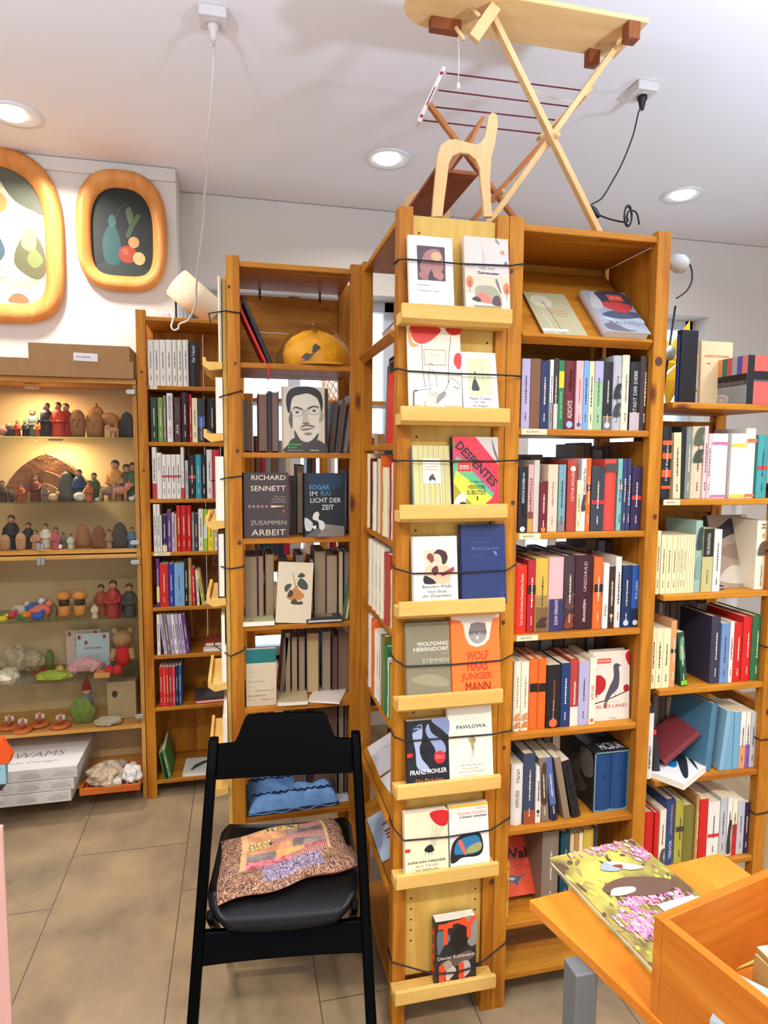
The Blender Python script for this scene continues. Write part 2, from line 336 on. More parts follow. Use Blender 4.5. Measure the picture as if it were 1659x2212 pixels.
for i, W in enumerate((W1, W2)):
    fr = MB(); x0, x1, z0, z1 = W; y = YB+.15; mid = (x0+x1)/2
    for a, b, c, d in ((x0, x0+.06, z0, z1), (x1-.06, x1, z0, z1), (mid-.035, mid+.035, z0, z1), (x0, x1, z0, z0+.06), (x0, x1, z1-.06, z1)): fr.box(a, b, y, y+.06, c, d)
    f = struct('window_%d' % (i+1), fr, mat((214,220,230), .5), .003)
    MB().box(x0+.05, x1-.05, y+.028, y+.032, z0+.05, z1-.05).build('pane', f, GLASS)
    MB().box(x0, x1, YB-.03, y, z0-.03, z0).build('window_sill', f, mat((224,222,216), .4))
# ceiling lamps
EM = emit('lamp_glow', (1, .93, .82), 9)
for i, (x, y, lb) in enumerate(((-.87, 3.0, 'round recessed ceiling lamp above the framed pictures, cut by the picture edge'), (.70, 3.02, 'round recessed ceiling lamp over the wooden toys, in the middle of three'), (2.29, 3.05, 'round recessed ceiling lamp near the black hanging cable'))):
    t = thing('ceiling_lamp', lb, 'lamp', (x, y, CEIL), 0, 'round ceiling lamps')
    MB().lathe([(.086, -.006), (.100, -.008), (.104, -.001), (.104, .004), (.086, .004)], None, 32).build('trim_ring', t, mat((236,236,236), .3, metal=0))
    MB().lathe([(.084, .0035), (.084, -.003), (.02, -.0045)], None, 28).build('reflector', t, emit('reflector_glow', (1, .95, .88), 3.2) if i == 0 else bpy.data.materials['reflector_glow'])
    MB().ell((-.012, -.015, -.012), (.055, .055, .012), None, 20).build('bulb', t, EM)
for k, (x, y, pw) in enumerate(DOWN[3:]):
    t = thing('ceiling_lamp', 'round recessed ceiling lamp %s, %s' % ('over the cabinet side' if x < 0 else 'over the middle aisle' if x < 1 else 'over the desk side', 'in the row by the shop front' if y < -1 else 'in the middle row' if y < 1 else 'just before the shelves'), 'lamp', (x, y, CEIL), 0, 'round ceiling lamps')
    MB().lathe([(.086, -.006), (.100, -.008), (.104, -.001), (.104, .004), (.086, .004)], None, 24).build('trim_ring', t, mat((236,236,236), .3))
    MB().lathe([(.084, .0035), (.084, -.003), (.02, -.0045)], None, 20).build('reflector', t, bpy.data.materials['reflector_glow'])
for (x, y, z), lb in zip(FILL_UPL, ('in front of the glass cabinet', 'past the low bookcase', 'behind the desk', 'in the aisle by the shop front')):  # lamp bodies made up to carry the added ceiling fill, out of view
    t = thing('added_fill_lamp', 'added out-of-view white fill uplighter '+lb, 'lamp', (x, y, 0), 0, 'added fill uplighters'); m = mat((230,230,228), .4)
    MB().lathe([(.14, 0), (.14, .015), (.02, .025), (.012, .03)], m, 24).build('base', t); MB().tube([(0,0,.03),(0,0,z-.095)], .012, m, 10).build('pole', t)
    MB().lathe([(.03, z-.10), (.06, z-.07), (.13, z), (.135, z+.02), (.125, z+.02), (.05, z-.06)], m, 24).build('lamp_shade', t)
# ================================================================== pine shelving
def knot(mb_parent, x, y, z, r=.008):
    pass
def bookcase(label, x0, x1, y0, y1, zt, shelves, posts=((0, 0), (1, 0), (0, 1), (1, 1)), pw=.042, pd=.032, th=.018, side_rungs=(.05, .8, 1.5), group='pine bookcases', top=True, rot=False, bare=()):
    t = thing('bookcase', label, 'bookcase', ((x0+x1)/2, (y0+y1)/2, 0), 0, group); cx, cy = (x0+x1)/2, (y0+y1)/2
    PW, PD = (pw, pd) if not rot else (pd, pw)
    for i, j in posts:
        px = x0 if i == 0 else x1-PW; py = y0 if j == 0 else y1-PD
        MB().box(px-cx, px+PW-cx, py-cy, py+PD-cy, 0, zt).build('post', t, PINE('z'), .002)
    for k, z in enumerate(shelves):
        ins = .004
        MB().box(x0+pw*.75-cx if not rot else x0+ins-cx, (x1-pw*.75 if not rot else x1-ins)-cx, (y0+ins if not rot else y0+pw*.75)-cy, (y1-ins if not rot else y1-pw*.75)-cy, z-th, z).build('shelf', t, PINE('y' if rot else 'x'), .0025)
    for z in side_rungs:
        for i in (0, 1):
            if rot: py = y0 if i == 0 else y1-.02; MB().box(x0+PW-cx, x1-PW-cx, py-cy, py+.02-cy, z, z+.05).build('rung', t, PINE('x'))
            elif (i, 0) in posts and (i, 1) in posts: px = x0+.011 if i == 0 else x1-.031; MB().box(px-cx, px+.02-cx, y0+PD-cy, y1-PD-cy, z, z+.05).build('rung', t, PINE('y'))
    return t
def board(t, name, x0, x1, y0, y1, z0, z1, m, bev=.0015):
    cx, cy = t.location.x, t.location.y; return MB().box(x0-cx, x1-cx, y0-cy, y1-cy, z0, z1).build(name, t, m, bev)
# D: tall front bookcase, E: low bookcase beside it
DZ = [2.245, 1.704, 1.414, 1.124, .834, .547, .256, .098]; YF = 1.63
bd = bookcase('tall pine bookcase with crowded rows of novels beside the display column', .7075, 1.196, YF, 1.93, 2.26, DZ)
for z0, z1 in ((2.045, 2.235), (1.86, 2.043), (1.71, 1.858)): board(bd, 'back_panel', .74, 1.165, 1.912, 1.924, z0, z1, PINE('x'))
board(bd, 'side_panel', 1.160, 1.168, 1.675, 1.885, 1.71, 2.225, PINE('z')); board(bd, 'side_panel', .7500, .7540, 1.675, 1.885, 1.71, 2.225, PINE('z'))
board(bd, 'side_panel', 1.160, 1.168, 1.675, 1.885, .12, 1.675, PINE('z'))
# slanting display board in D
def slant(t, x0, x1, yf, zf, yb, zb, lip=.02, th=.016, axis='x'):
    a = math.atan2(zb-zf, yb-yf); L_ = math.hypot(yb-yf, zb-zf); cx, cy = t.location.x, t.location.y
    M = TR((x0+x1)/2-cx, yf-cy, zf) @ RX(a)
    o = MB().box(-(x1-x0)/2, (x1-x0)/2, 0, L_, -th, 0).box(-(x1-x0)/2, (x1-x0)/2, -.014, 0, -th, lip*.55).build('slanted_board', t, PLY(axis) if False else PINE(axis), .0015, M); return a
SL = slant(bd, .752, 1.15, 1.645, 1.955, 1.885, 2.20)
EZ = [1.788, 1.505, 1.219, .928, .642, .352, .10]
be = bookcase('low pine bookcase with crowded rows, holding boxes on its top shelf', 1.196, 1.640, YF, 1.93, 1.80, EZ, posts=((1, 0), (1, 1)), side_rungs=(.05, .8, 1.5))
board(be, 'back_panel', 1.40, 1.61, 1.912, 1.924, .9, 1.75, PINE('z')); board(be, 'cross_brace', 1.20, 1.61, 1.90, 1.91, 1.44, 1.475, PINE('x'))
# S: side bookcase facing the aisle; its end frame carries the display column
SZ = [2.245, 1.66, 1.392, 1.14, .868, .58, .36, .10]
bs = bookcase('narrow pine bookcase behind the display column, facing the aisle', .406, .7065, 1.650, 2.150, 2.26, SZ, rot=True, pw=.036, pd=.034, posts=((0, 1), (1, 1)), side_rungs=())
# slanting boards inside S (front edge on the aisle side)
def slant_x(t, zf, zb, xf=.409, xb=.66, y0=1.668, y1=2.112):
    cx, cy = t.location.x, t.location.y; a = math.atan2(zb-zf, xb-xf); L_ = math.hypot(xb-xf, zb-zf)
    M = TR(xf-cx, (y0+y1)/2-cy, zf) @ RY(-a)
    return MB().box(0, L_, -(y1-y0)/2, (y1-y0)/2, -.016, 0).box(-.014, 0, -(y1-y0)/2, (y1-y0)/2, -.016, .012).build('slanted_board', t, PINE('y'), .0015, M), a
slant_x(bs, 1.95, 2.20); slant_x(bs, .60, .74); slant_x(bs, .40, .52)
board(bs, 'back_panel', .688, .698, 1.67, 2.11, 1.98, 2.235, PINE('y'))
# B: bookcase behind the chair
BZ = [2.245, 1.926, 1.634, 1.347, 1.050, .764, .372, ]
bb = bookcase('pine bookcase behind the black chair, open to the window', -.031, .416-.001, 2.152, 2.45, 2.26, BZ, side_rungs=(.05, 1.2), bare=())
for z0, z1 in ((1.93, 2.075), (2.077, 2.205)): board(bb, 'back_panel', .01, .38, 2.432, 2.444, z0, z1, PINE('x'))
for x in (.08, .30): board(bb, 'panel_clip', x, x+.008, 2.43, 2.434, 2.19, 2.245, mat('dark brown'))
# A: bookcase against the wall
AZ = [2.235, 1.932, 1.680, 1.421, 1.176, .918, .690, .440, .085]; YA = 3.055
ba = bookcase('pine bookcase against the wall beside the glass cabinet', -.436, .03, YA, 3.355, 2.262, AZ, side_rungs=(.03, 1.2))
for k in range(5): board(ba, 'back_panel', -.395+k*.077, -.395+k*.077+.076, 3.334, 3.344, .09, 2.22, PINE('z'), .001)
# hole rows and knots on posts near the camera
def holes(t, x, y, zs, ax='y', r=.003):
    mb = MB(); cx, cy = t.location.x, t.location.y
    for z in zs:
        n = 10; pts = [(r*math.cos(6.2832*i/n), r*math.sin(6.2832*i/n)) for i in range(n)]
        mb.add([((x-cx+a), y-cy, z+b) for a, b in pts] if ax == 'y' else [(x-cx, y-cy+a, z+b) for a, b in pts], [tuple(range(n))[::-1] if False else tuple(range(n))])
    mb.build('peg_holes', t, mat('dark brown', .9))
holes(bb, .3725, 2.17, [1.95+.032*i for i in range(9)]+[.8+.032*i for i in range(8)]+[1.07+.032*i for i in range(8)], 'x')
# wooden display panel with ledges on the end of S (front face of the column)
dc = thing('display_stand', 'tall pine display column with eight ledges of face-out paperbacks', 'display stand', (.555, YF, 0))
board(dc, 'post', .6736, .7065, YF, YF+.044, 0, 2.26, PINE('z'), .002)
board(dc, 'post', .406, .4435, YF, YF+.044, 0, 2.26, PINE('z'), .002)
board(dc, 'ply_panel', .4445, .6726, YF+.012, YF+.026, .145, 2.243, PLY('z'))
YC = YF
LZ = [2.005, 1.752, 1.502, 1.249, .997, .753, .499, .162]
for k, z in enumerate(LZ):
    cx, cy = dc.location.x, dc.location.y; x0, x1 = .4, .694
    MB().prism([(YC-.0625-cy, z), (YC-.050-cy, z), (YC-.050-cy, z-.018), (YC-.001-cy, z-.018), (YC-.001-cy, z-.046), (YC-.050-cy, z-.046), (YC-.0625-cy, z-.036)], x0-cx, x1-cx, 'x').build('ledge', dc, LEDGE('x'), .001)
for x in (.462, .655):
    holes(dc, x, YF+.0115, [2.2]+[z-.075 for z in LZ[:7]]+[z-.105 for z in LZ[:4]]+[.25+.032*i for i in range(7)])
def oval_knots(t, lst):
    mb = MB(); cx, cy = t.location.x, t.location.y
    for x, y, z, r in lst:
        pts = [(r*math.cos(6.2832*i/14), r*1.15*math.sin(6.2832*i/14)) for i in range(14)]
        mb.add([(x-cx+a, y-cy, z+b) for a, b in pts], [tuple(range(14))]); 
    mb.build('knot', t, mat((78,36,18), .6))
oval_knots(dc, [(.736, YC-.0006, 1.50, .006), (.716, YC-.0006, 1.165, .006), (.728, YC-.0006, .80, .0055), (.716, YC-.0006, 2.118, .0045), (.70, YC-.0006, .40, .008)])
oval_knots(bb, [(-.002, 2.1514, 1.638, .006), (.0, 2.1514, 1.335, .0065), (-.022, 2.1514, 2.16, .005), (-.006, 2.1514, 1.92, .005)])
oval_knots(bd, [(1.172, YF-.0006, 1.90, .012), (1.182, YF-.0006, 1.455, .007)])
oval_knots(be, [(1.622, YF-.0006, .83, .010)]); oval_knots(ba, [(-.415, YA-.0006, 1.99, .006), (-.417, YA-.0006, 1.55, .005)])
# ledges on the aisle side of B
lb_ = thing('display_stand', 'pine display panel with ledges on the side of the bookcase behind the chair', 'display stand', (-.031, 2.30, 0))
board(lb_, 'ply_panel', -.046, -.0325, 2.18, 2.43, .30, 2.2, PLY('z'))
BL = []
for py in (783, 937, 1126, 1292, 1474, 1618, 1700):
    z = onY(485, py, 2.17).z; BL.append(z); cx, cy = lb_.location.x, lb_.location.y
    X = -.0465-cx
    MB().prism([(X-.0625, z+.014), (X-.052, z+.014), (X-.052, z), (X, z), (X, z-.022), (X-.040, z-.028), (X-.0625, z-.012)], 2.162-cy, 2.44-cy, 'y').build('ledge', lb_, LEDGE('y'), .001)
ALLZ.update({'tall bookcase': DZ+[1.95], 'low bookcase': EZ, 'wall bookcase': AZ, 'behind black chair': BZ})
# ================================================================== books, spine outwards
def T(*a): return list(a)
o_ = {'org': (1100, 450), 'sc_': 4.425}
W_ = (236,230,218)
row('second row of tall bookcase', 'second row of the tall front bookcase', 1.704, 1.650, ymid=1780, items=[
 (118,200,1435,'lavender'), (203,298,1435,'brown',{'plain':1,'f':'with torn foot'}), (300,378,1455,'navy'), (386,421,1445,'white',{'bands':[(0,.38,(140,132,124))],'n':'thin white and grey'}),
 (425,467,1430,'dark brown',{'bands':[(0,.36,(206,198,190))],'n':'narrow brown and white'}), (470,523,1450,'green',{'bands':[(.6,.84,(206,196,40))],'n':'green book with yellow patch','t':[('LEON DE WINTER',.35,.4,.3,(190,220,190))]}),
 (530,636,1455,'maroon',{'t':[('ADICHTE',.29,.26,.42,(236,228,214)),('AMERICANAH',.71,.32,.3,(216,178,60))],'dots':[(.07,(150,190,220))],'n':'broad maroon','hard':1}),
 (638,706,1455,'pink',{'dots':[(.07,(60,80,130))],'c':(200,80,80)}), (708,760,1455,'light blue',{'c':(30,50,90)}), (762,810,1460,'cream'),
 (812,896,1460,'pale green',{'bands':[(.7,1,(178,172,204))],'c':(50,70,60),'n':'pale green and lavender'}), (898,990,1465,'black',{'bands':[(0,.19,(110,92,90)),(.19,.2,(190,150,90))],'dots':[(.07,(190,206,220))],'n':'black book with grey foot'}),
 (992,1076,1405,'light grey',{'pic':[(.42,.62,(40,40,42)),(.18,.36,(60,60,62))],'t':[('Louis Begley Durstra',.42,.62,.34,(26,26,28))],'n':'light grey sketched'}), (1080,1150,1400,'ivory',{'c':(120,90,70)}),
 (1154,1252,1465,'black',{'t':[('STADT DER DIEBE',.56,.62,.34,(226,222,214))],'bands':[(0,.26,(196,180,182))],'n':'black book with white capitals'}), (1254,1340,1410,'dark brown',{'d':.15})], **o_)
o_ = {'org': (1100, 930), 'sc_': 4.706}
row('third row of tall bookcase', 'third row of the tall front bookcase', 1.414, 1.650, ymid=700, items=[
 (96,186,365,'black',{'t':[('EDUARD',.85,.12,.2,(220,216,210)),('EINFACHE SACHEN',.63,.36,.28,(226,226,226)),('WILLIAM BOYD',.33,.24,.28,(210,52,36))],'dots':[(.05,(230,230,230))],'n':'black book with red and white lettering'}),
 (190,246,345,'rose',{'col':(206,160,150),'bands':[(0,.2,(190,140,60)),(.2,.3,(120,60,40))],'t':[('RAUMPATROUILLE',.55,.5,.5,(40,26,30))],'n':'rosy picture'}), (248,304,300,'light grey',{'plain':1,'col':(196,190,178),'n':'marbled grey'}),
 (305,388,515,'maroon',{'d':.11,'dots':[(.05,(206,120,60))],'n':'short maroon','back':-.004}), (390,492,345,'pale pink',{'c':(150,120,100),'col':(226,196,170),'n':'flesh-coloured'}), (500,572,345,'pale teal',{'col':(110,150,156),'bands':[(0,.16,(130,116,116))]}),
 (594,686,300,'brick red',{'t':[('LOTUS HOUSE',.63,.4,.3,(236,220,206))],'dots':[(.88,(236,220,206))],'n':'rust-red book with white capitals','hard':1}), (690,728,505,'cream',{'n':'short cream'}), (732,782,285,'white',{'t':[('Trikovalis für',.68,.4,.5,(30,30,30))],'pic':[(.28,.5,(70,52,44))]}),
 (784,828,280,'orange',{'bands':[(.55,.64,(34,28,26))],'n':'slim orange book with black band'}), (834,968,365,'charcoal',{'bands':[(.42,.475,(196,36,36))],'d':.16,'n':'broad charcoal book with red band'}),
 (970,1090,290,'brick red',{'col':(196,62,48),'bands':[(.82,.94,(70,62,56))],'plain':1,'n':'broad red book with grey title field','hard':1}), (1100,1148,285,'pale teal',{'bands':[(.57,.64,(200,190,180))]}),
 (1150,1196,285,'navy',{'col':(46,52,88),'bands':[(.57,.64,(30,26,24))]}), (1198,1238,285,'navy',{'col':(46,52,88),'bands':[(.57,.64,(30,26,24))]}),
 (1243,1345,365,'dark purple',{'bands':[(.48,.54,(196,44,40))],'n':'dark purple book with red band'})], **o_)
row('fourth row of tall bookcase', 'fourth row of the tall front bookcase', 1.124, 1.650, ymid=1700, items=[
 (66,186,1370,'scarlet',{'t':[('Der letzte Schrecken Sommerliches Roman',.5,.75,.26,(240,220,200))],'hard':1}), (190,268,1320,'crimson',{'bands':[(.54,.66,(24,20,20))],'n':'crimson book with dark portrait band'}),
 (272,400,1300,'mustard',{'bands':[(0,.34,(110,84,50)),(.34,.5,(150,120,60))],'pic':[(.06,.2,(60,40,26))],'n':'mustard picture'}), (405,556,1290,'pink',{'bands':[(0,.44,(50,44,80))],'t':[('ELENA FERRANTE',.26,.34,.22,(222,212,222))],'n':'wide pink and navy'}),
 (560,672,1275,'dark brown',{'col':(62,42,44),'pic':[(.04,.22,(120,50,32)),(.3,.5,(84,54,50))],'n':'dark floral'}), (676,856,1270,'dark maroon',{'t':[('Jonathan',.26,.28,.16,(206,178,170)),('FRANZEN',.26,.3,.16,(206,178,170)),('UNSCHULD',.72,.4,.17,(216,190,184))],'n':'very broad dark maroon','hard':1}),
 (860,948,1290,'orange',{'bands':[(.52,.63,(30,24,22))],'n':'orange book with black portrait band','hard':1}), (954,1010,1350,'white',{'t':[('IRVING',.28,.18,.4,(30,26,26))]}), (1012,1074,1380,'dark brown',{'dots':[(.2,(206,130,120))]}),
 (1078,1140,1285,'ivory',{'col':(226,220,212)}), (1148,1240,1370,'navy',{'col':(18,40,76),'dots':[(.07,(200,206,214))]}), (1244,1330,1370,'blue',{'col':(30,70,130),'bands':[(0,.3,(12,26,50))],'dots':[(.07,(200,206,214))],'t':[('Aris sieben',.6,.3,.36,(190,206,226))]})], **o_)
o_ = {'org': (1080, 1370), 'sc_': 4.88}
row('fifth row of tall bookcase', 'fifth row of the tall front bookcase', .834, 1.652, ymid=650, items=[
 (146,222,290,'ivory',{'pic':[(.04,.13,(196,120,70)),(.15,.26,(206,140,90))],'c':(150,140,120)}), (226,308,290,'ivory',{'pic':[(.04,.13,(196,120,70)),(.15,.26,(206,140,90))],'c':(150,140,120)}),
 (312,402,265,'orange',{'bands':[(.54,.66,(24,20,20))],'plain':1,'hard':1}), (404,490,265,'orange',{'bands':[(.54,.66,(24,20,20))],'plain':1,'hard':1}),
 (494,640,325,'black',{'t':[('Emma Braslavsky',.3,.3,.12,(220,216,206)),('Leben ist keine Art mit einem Tier',.52,.5,.14,(196,110,60))],'dots':[(.08,(226,100,60))],'n':'wide black','d':.13}), (644,738,305,'navy',{'col':(20,50,92)}),
 (740,828,265,'brick red',{'bands':[(0,.29,(228,222,208))],'t':[('Katharina Hacker',.5,.34,.28,(236,226,220)),('Eine Dorfgeschichte',.5,.36,.2,(236,226,220))],'n':'red book with white foot','hard':1}), (830,938,290,'lavender',{'d':.13}),
 (942,1008,250,'ivory',{'t':[('ALTES LAND',.48,.22,.5,(190,60,40))],'dots':[(.06,(200,100,50))],'n':'ivory book with red title'})], **o_)
row('sixth row of tall bookcase', 'sixth row of the tall front bookcase', .547, 1.652, ymid=1800, items=[
 (118,243,1380,'white',{'t':[('HOMO DEUS',.44,.28,.3,(120,110,100)),('Harari',.82,.22,.3,(70,66,64))],'hard':1,'n':'broad white'}), (246,372,1270,'navy',{'col':(56,62,84),'bands':[(0,.2,(150,70,44))],'hard':1,'n':'broad slate-blue'}),
 (374,432,1390,'white',{'dots':[(.2,(30,30,30))]}), (442,520,1300,'taupe',{'pic':[(.3,.9,(70,50,44))],'lean':-.07,'n':'patterned taupe'}), (548,612,1290,'blue',{'col':(80,100,150),'lean':-.13,'bands':[(0,.25,(30,30,52))]}),
 (680,745,1280,'taupe',{'col':(134,112,90),'lean':-.2,'n':'leaning grey-brown','plain':1}), (770,858,1310,'black',{'lean':-.235,'t':[('CHILD LEE IM DUNKEL',.6,.6,.3,(190,190,190))],'n':'leaning black'})], **o_)
o_ = {'org': (1390, 640), 'sc_': 4.81}
row('second row of low bookcase', 'second row of the low bookcase', 1.505, 1.650, ymid=1800, items=[
 (186,290,1345,'black',{'bands':[(.3,.4,(236,88,44)),(.55,.63,(236,88,44)),(.74,.8,(236,88,44)),(.14,.18,(236,88,44))],'t':[('Daniel Kehlmann',.5,.5,.22,(226,222,214))],'n':'black book with orange letter shapes','hard':1}), (318,396,1415,'cream',{'col':(222,206,164),'lean':-.03}),
 (402,436,1350,'black',{'plain':1,'lean':-.04,'n':'thin black dotted'}), (440,500,1360,'grey',{'col':(120,126,112)}), (506,620,1350,'beige',{'col':(214,196,164),'pic':[(.74,.98,(76,84,60)),(.5,.68,(60,66,50))],'n':'beige book with green camouflage head'}),
 (624,664,1345,'pale pink'), (666,696,1425,'pale pink'), (702,868,1425,'white',{'col':(232,220,224),'bands':[(.02,.055,(190,110,150)),(.83,.87,(190,110,150))],'n':'wide white book with pink bands','plain':1}),
 (906,1060,1425,'white',{'bands':[(.02,.06,(206,200,50)),(.8,.85,(206,200,50))],'n':'wide white book with yellow bands','plain':1}), (1064,1166,1370,'white',{'bands':[(.02,.06,(216,110,60)),(.8,.85,(216,110,60))],'n':'white book with orange bands','plain':1}),
 (1184,1290,1440,'pale teal',{'col':(70,150,150),'bands':[(.45,.51,(206,60,50))],'c':(20,40,50),'n':'teal book with red band'})], **o_)
o_ = {'org': (1390, 1080), 'sc_': 5.267}
ser = [198,262,326,382,416,452,487,512,538,562,584]
row('third row of low bookcase', 'third row of the low bookcase', 1.219, 1.650, ymid=700, items=[
 (146,190,350,'cream')] + [(ser[i]+1, ser[i+1]-1, 405-i, 'cream', {'c':(120,110,70),'n':'pale yellow series'}) for i in range(10)] + [
 (590,668,235,'pale teal',{'col':(150,176,160),'pic':[(.6,.9,(50,60,60)),(.2,.5,(120,150,140))],'plain':1,'n':'greenish illustrated'}), (672,792,325,'olive',{'col':(186,180,120),'bands':[(.56,1,(34,34,32))],'t':[('WER DIE NACHTIGALL',.76,.34,.3,(220,216,200)),('HARPER LEE',.24,.22,.2,(90,84,50))],'n':'black and yellow-green'}),
 (798,884,335,'white',{'c':(60,60,60)}), (1290,1400,235,'ivory',{'t':[('H',.92,.06,.5,(30,28,30)),('is for Hawk',.78,.06,.3,(40,40,40)),('Helen Macdonald',.2,.3,.2,(60,56,52))],'pic':[(.5,.7,(90,76,60))],'n':'ivory book with a bird','hard':1,'d':.14})], **o_)
row('fourth row of low bookcase', 'fourth row of the low bookcase', .928, 1.650, ymid=1800, items=[
 (84,144,1465,'cream'), (146,220,1465,'cream'), (222,304,1465,'cream'), (308,376,1375,'tan',{'col':(206,146,96),'bands':[(.52,.58,(30,26,24))],'n':'tan book with black band'}), (440,512,1500,'dark green',{'col':(26,70,46),'lean':-.12,'pic':[(.5,.9,(110,140,110))],'bands':[(.02,.1,(130,190,40))],'n':'leaning dark green'}),
 (772,874,1330,'navy',{'col':(50,46,62),'d':.2,'hard':1,'n':'tall navy'}), (878,970,1405,'light blue',{'col':(106,136,176)}), (974,1018,1385,'white'), (1022,1128,1400,'red',{'d':.14,'hard':1}), (1132,1230,1330,'red',{'d':.19,'hard':1,'n':'tall red'}), (1234,1340,1320,'green',{'col':(40,92,50),'d':.19,'hard':1})], **o_)
o_ = {'org': (1360, 1480), 'sc_': 5.267}
row('fifth row of low bookcase', 'fifth row of the low bookcase', .642, 1.650, ymid=700, items=[
 (192,276,330,'white',{'t':[('ROBERT MENASSE',.34,.34,.3,(40,36,40)),('DIE HAUPTSTADT',.3,.3,.2,(70,60,60))],'n':'white book with black capitals'}),
 (1030,1082,300,'light blue',{'lean':.1,'col':(130,170,190),'plain':1,'n':'leaning pale blue','d':.2}), (1090,1176,310,'light blue',{'col':(110,160,184),'plain':1}), (1180,1250,310,'light blue',{'col':(110,160,184),'plain':1}), (1254,1312,310,'white',{'bands':[(0,.41,(236,140,100))],'n':'white book with orange foot'}),
 (1316,1366,310,'white',{'bands':[(0,.42,(130,80,150))],'n':'white book with purple foot'}), (1370,1432,310,'light grey')], **o_)
row('bottom row of low bookcase', 'bottom row of the low bookcase', .352, 1.650, ymid=1700, items=[
 (150,282,1460,'red',{'d':.14,'hard':1,'plain':1}), (286,336,1460,'red',{'d':.14,'hard':1,'plain':1}), (342,412,1420,'ivory',{'pic':[(.02,.3,(90,80,66))]}), (416,518,1310,'blue',{'col':(44,66,110),'t':[('TREVOR',.24,.28,.3,(226,226,230)),('SAALSCHWEIZING',.7,.45,.2,(220,150,100))],'hard':1,'d':.2,'n':'tall blue'}),
 (524,618,1330,'mustard',{'col':(166,156,60),'bands':[(.52,.6,(60,56,44))],'hard':1}), (622,742,1380,'olive',{'hard':1,'plain':1}), (748,786,1270,'tan',{'d':.2}), (790,792+90,1300,'red',{'plain':1,'d':.2}), (886,1018,1335,'white',{'bands':[(.38,.44,(196,50,40))],'n':'white book with red band','d':.2}),
 (1022,1098,1280,'light grey',{'d':.2}), (1104,1158,1290,'white',{'pic':[(.05,.6,(40,40,40))]}), (1162,1216,1300,'ivory',{'bands':[(0,.55,(180,30,40))],'n':'white and red'}), (1220,1300,1320,'light grey',{'c':(90,90,90)}), (1304,1350,1335,'dark purple')], **o_)
o_ = {'org': (290, 680), 'sc_': 3.814}
YB_ = 3.065
row('top row of wall bookcase', 'top row of the wall bookcase', 1.932, YB_, ymid=380, items=[
 (a, b, 205, 'white', {'c':(70,66,60),'n':'white paperback series volume','col':(222,216,204)}) for a, b in ((112,158),(160,208),(210,260),(262,310),(312,353),(355,398),(400,446))] + [(452,522,218,'black',{'t':[('Das Tribunal',.72,.36,.36,(226,222,218))],'d':.2,'hard':1,'n':'thick black'})], **o_)
row('second row of wall bookcase', 'second row of the wall bookcase', 1.680, YB_, ymid=850, items=[
 (137,188,680,'dark green'), (194,236,680,'lime',{'col':(110,140,50)}), (240,262,665,'grey'), (268,318,645,'white',{'t':[('MEISTERWERK',.7,.5,.4,(206,60,110)),('UNI',.2,.2,.4,(180,60,90))]}), (328,382,680,'maroon',{'col':(70,34,32),'t':[('SUCHT',.7,.3,.4,(90,110,60)),('AVI',.28,.2,.4,(230,226,220))]}), (388,448,640,'dark maroon'),
 (453,474,655,'red'), (476,520,685,'cream'), (523,584,690,'charcoal',{'col':(40,44,54),'t':[('JOHN SCALZI',.3,.5,.3,(230,230,230))],'bands':[(.35,.6,(50,90,150))]}), (606,678,690,'black',{'hard':1})], **o_)
row('third row of wall bookcase', 'third row of the wall bookcase', 1.421, YB_, ymid=1300, items=[
 (147,183,1090,'white',{'bands':[(0,.3,(190,40,44))],'n':'white book with red foot'}), (184,226,1135,'white',{'t':[('TERROR',.76,.3,.36,(130,126,120))]})] + [(a, b, 1150, 'white', {'bands':[(.48,.53,(206,50,50))],'n':'white book with red stripe'}) for a, b in ((229,261),(263,303),(305,343),(345,382))] + [
 (384,411,1090,'white',{'bands':[(0,.21,(190,46,40))],'t':[('GOTT',.4,.26,.5,(150,146,140))],'n':'tall white and red'}), (418,444,1200,'light grey'), (450,502,1155,'black',{'bands':[(.46,.53,(206,70,60))],'n':'black book with red stripe'}), (505,552,1150,'teal'), (556,590,1155,'black'), (596,643,1110,'white',{'c':(60,60,66)}), (647,702,1110,'crimson',{'col':(200,40,56)})], **o_)
row('fourth row of wall bookcase', 'fourth row of the wall bookcase', 1.176, YB_, ymid=1750, items=[
 (157,184,1560,'white'), (186,212,1560,'white'), (214,226,1650,'white'), (228,268,1650,'navy',{'bands':[(0,.18,(222,206,160))]}), (271,305,1610,'purple'), (308,333,1630,'lilac'), (335,347,1640,'beige'), (349,384,1570,'red'), (386,431,1570,'red'), (433,470,1570,'red'), (474,494,1630,'grey'), (496,524,1640,'charcoal'),
 (528,568,1600,'white'), (571,602,1605,'lime',{'bands':[(.3,.6,(226,232,220))]}), (605,654,1605,'yellow'), (658,688,1600,'white')], **o_)
o_ = {'org': (290, 1180), 'sc_': 3.952}
row('fifth row of wall bookcase', 'fifth row of the wall bookcase', .918, YB_, ymid=350, items=[
 (190,216,105,'purple',{'bands':[(.1,.42,(226,210,120))]}), (218,292,150,'red'), (296,338,150,'royal blue'), (342,428,148,'light blue'), (430,460,105,'black'), (463,490,100,'tan'), (494,524,180,'red',{'lean':-.02}), (534,556,205,'white',{'lean':-.04}), (576,602,205,'yellow',{'col':(196,180,90),'lean':-.13})], **o_)
row('sixth row of wall bookcase', 'sixth row of the wall bookcase', .690, YB_, ymid=730, items=[
 (193,220,585,'white')] + [(a, a+29, 580, c, {'lean':-.11}) for a, c in ((252,'lilac'),(284,'taupe'),(316,'lavender'),(348,'white'),(380,'lavender'),(412,'lilac'),(444,'purple'))], **o_)
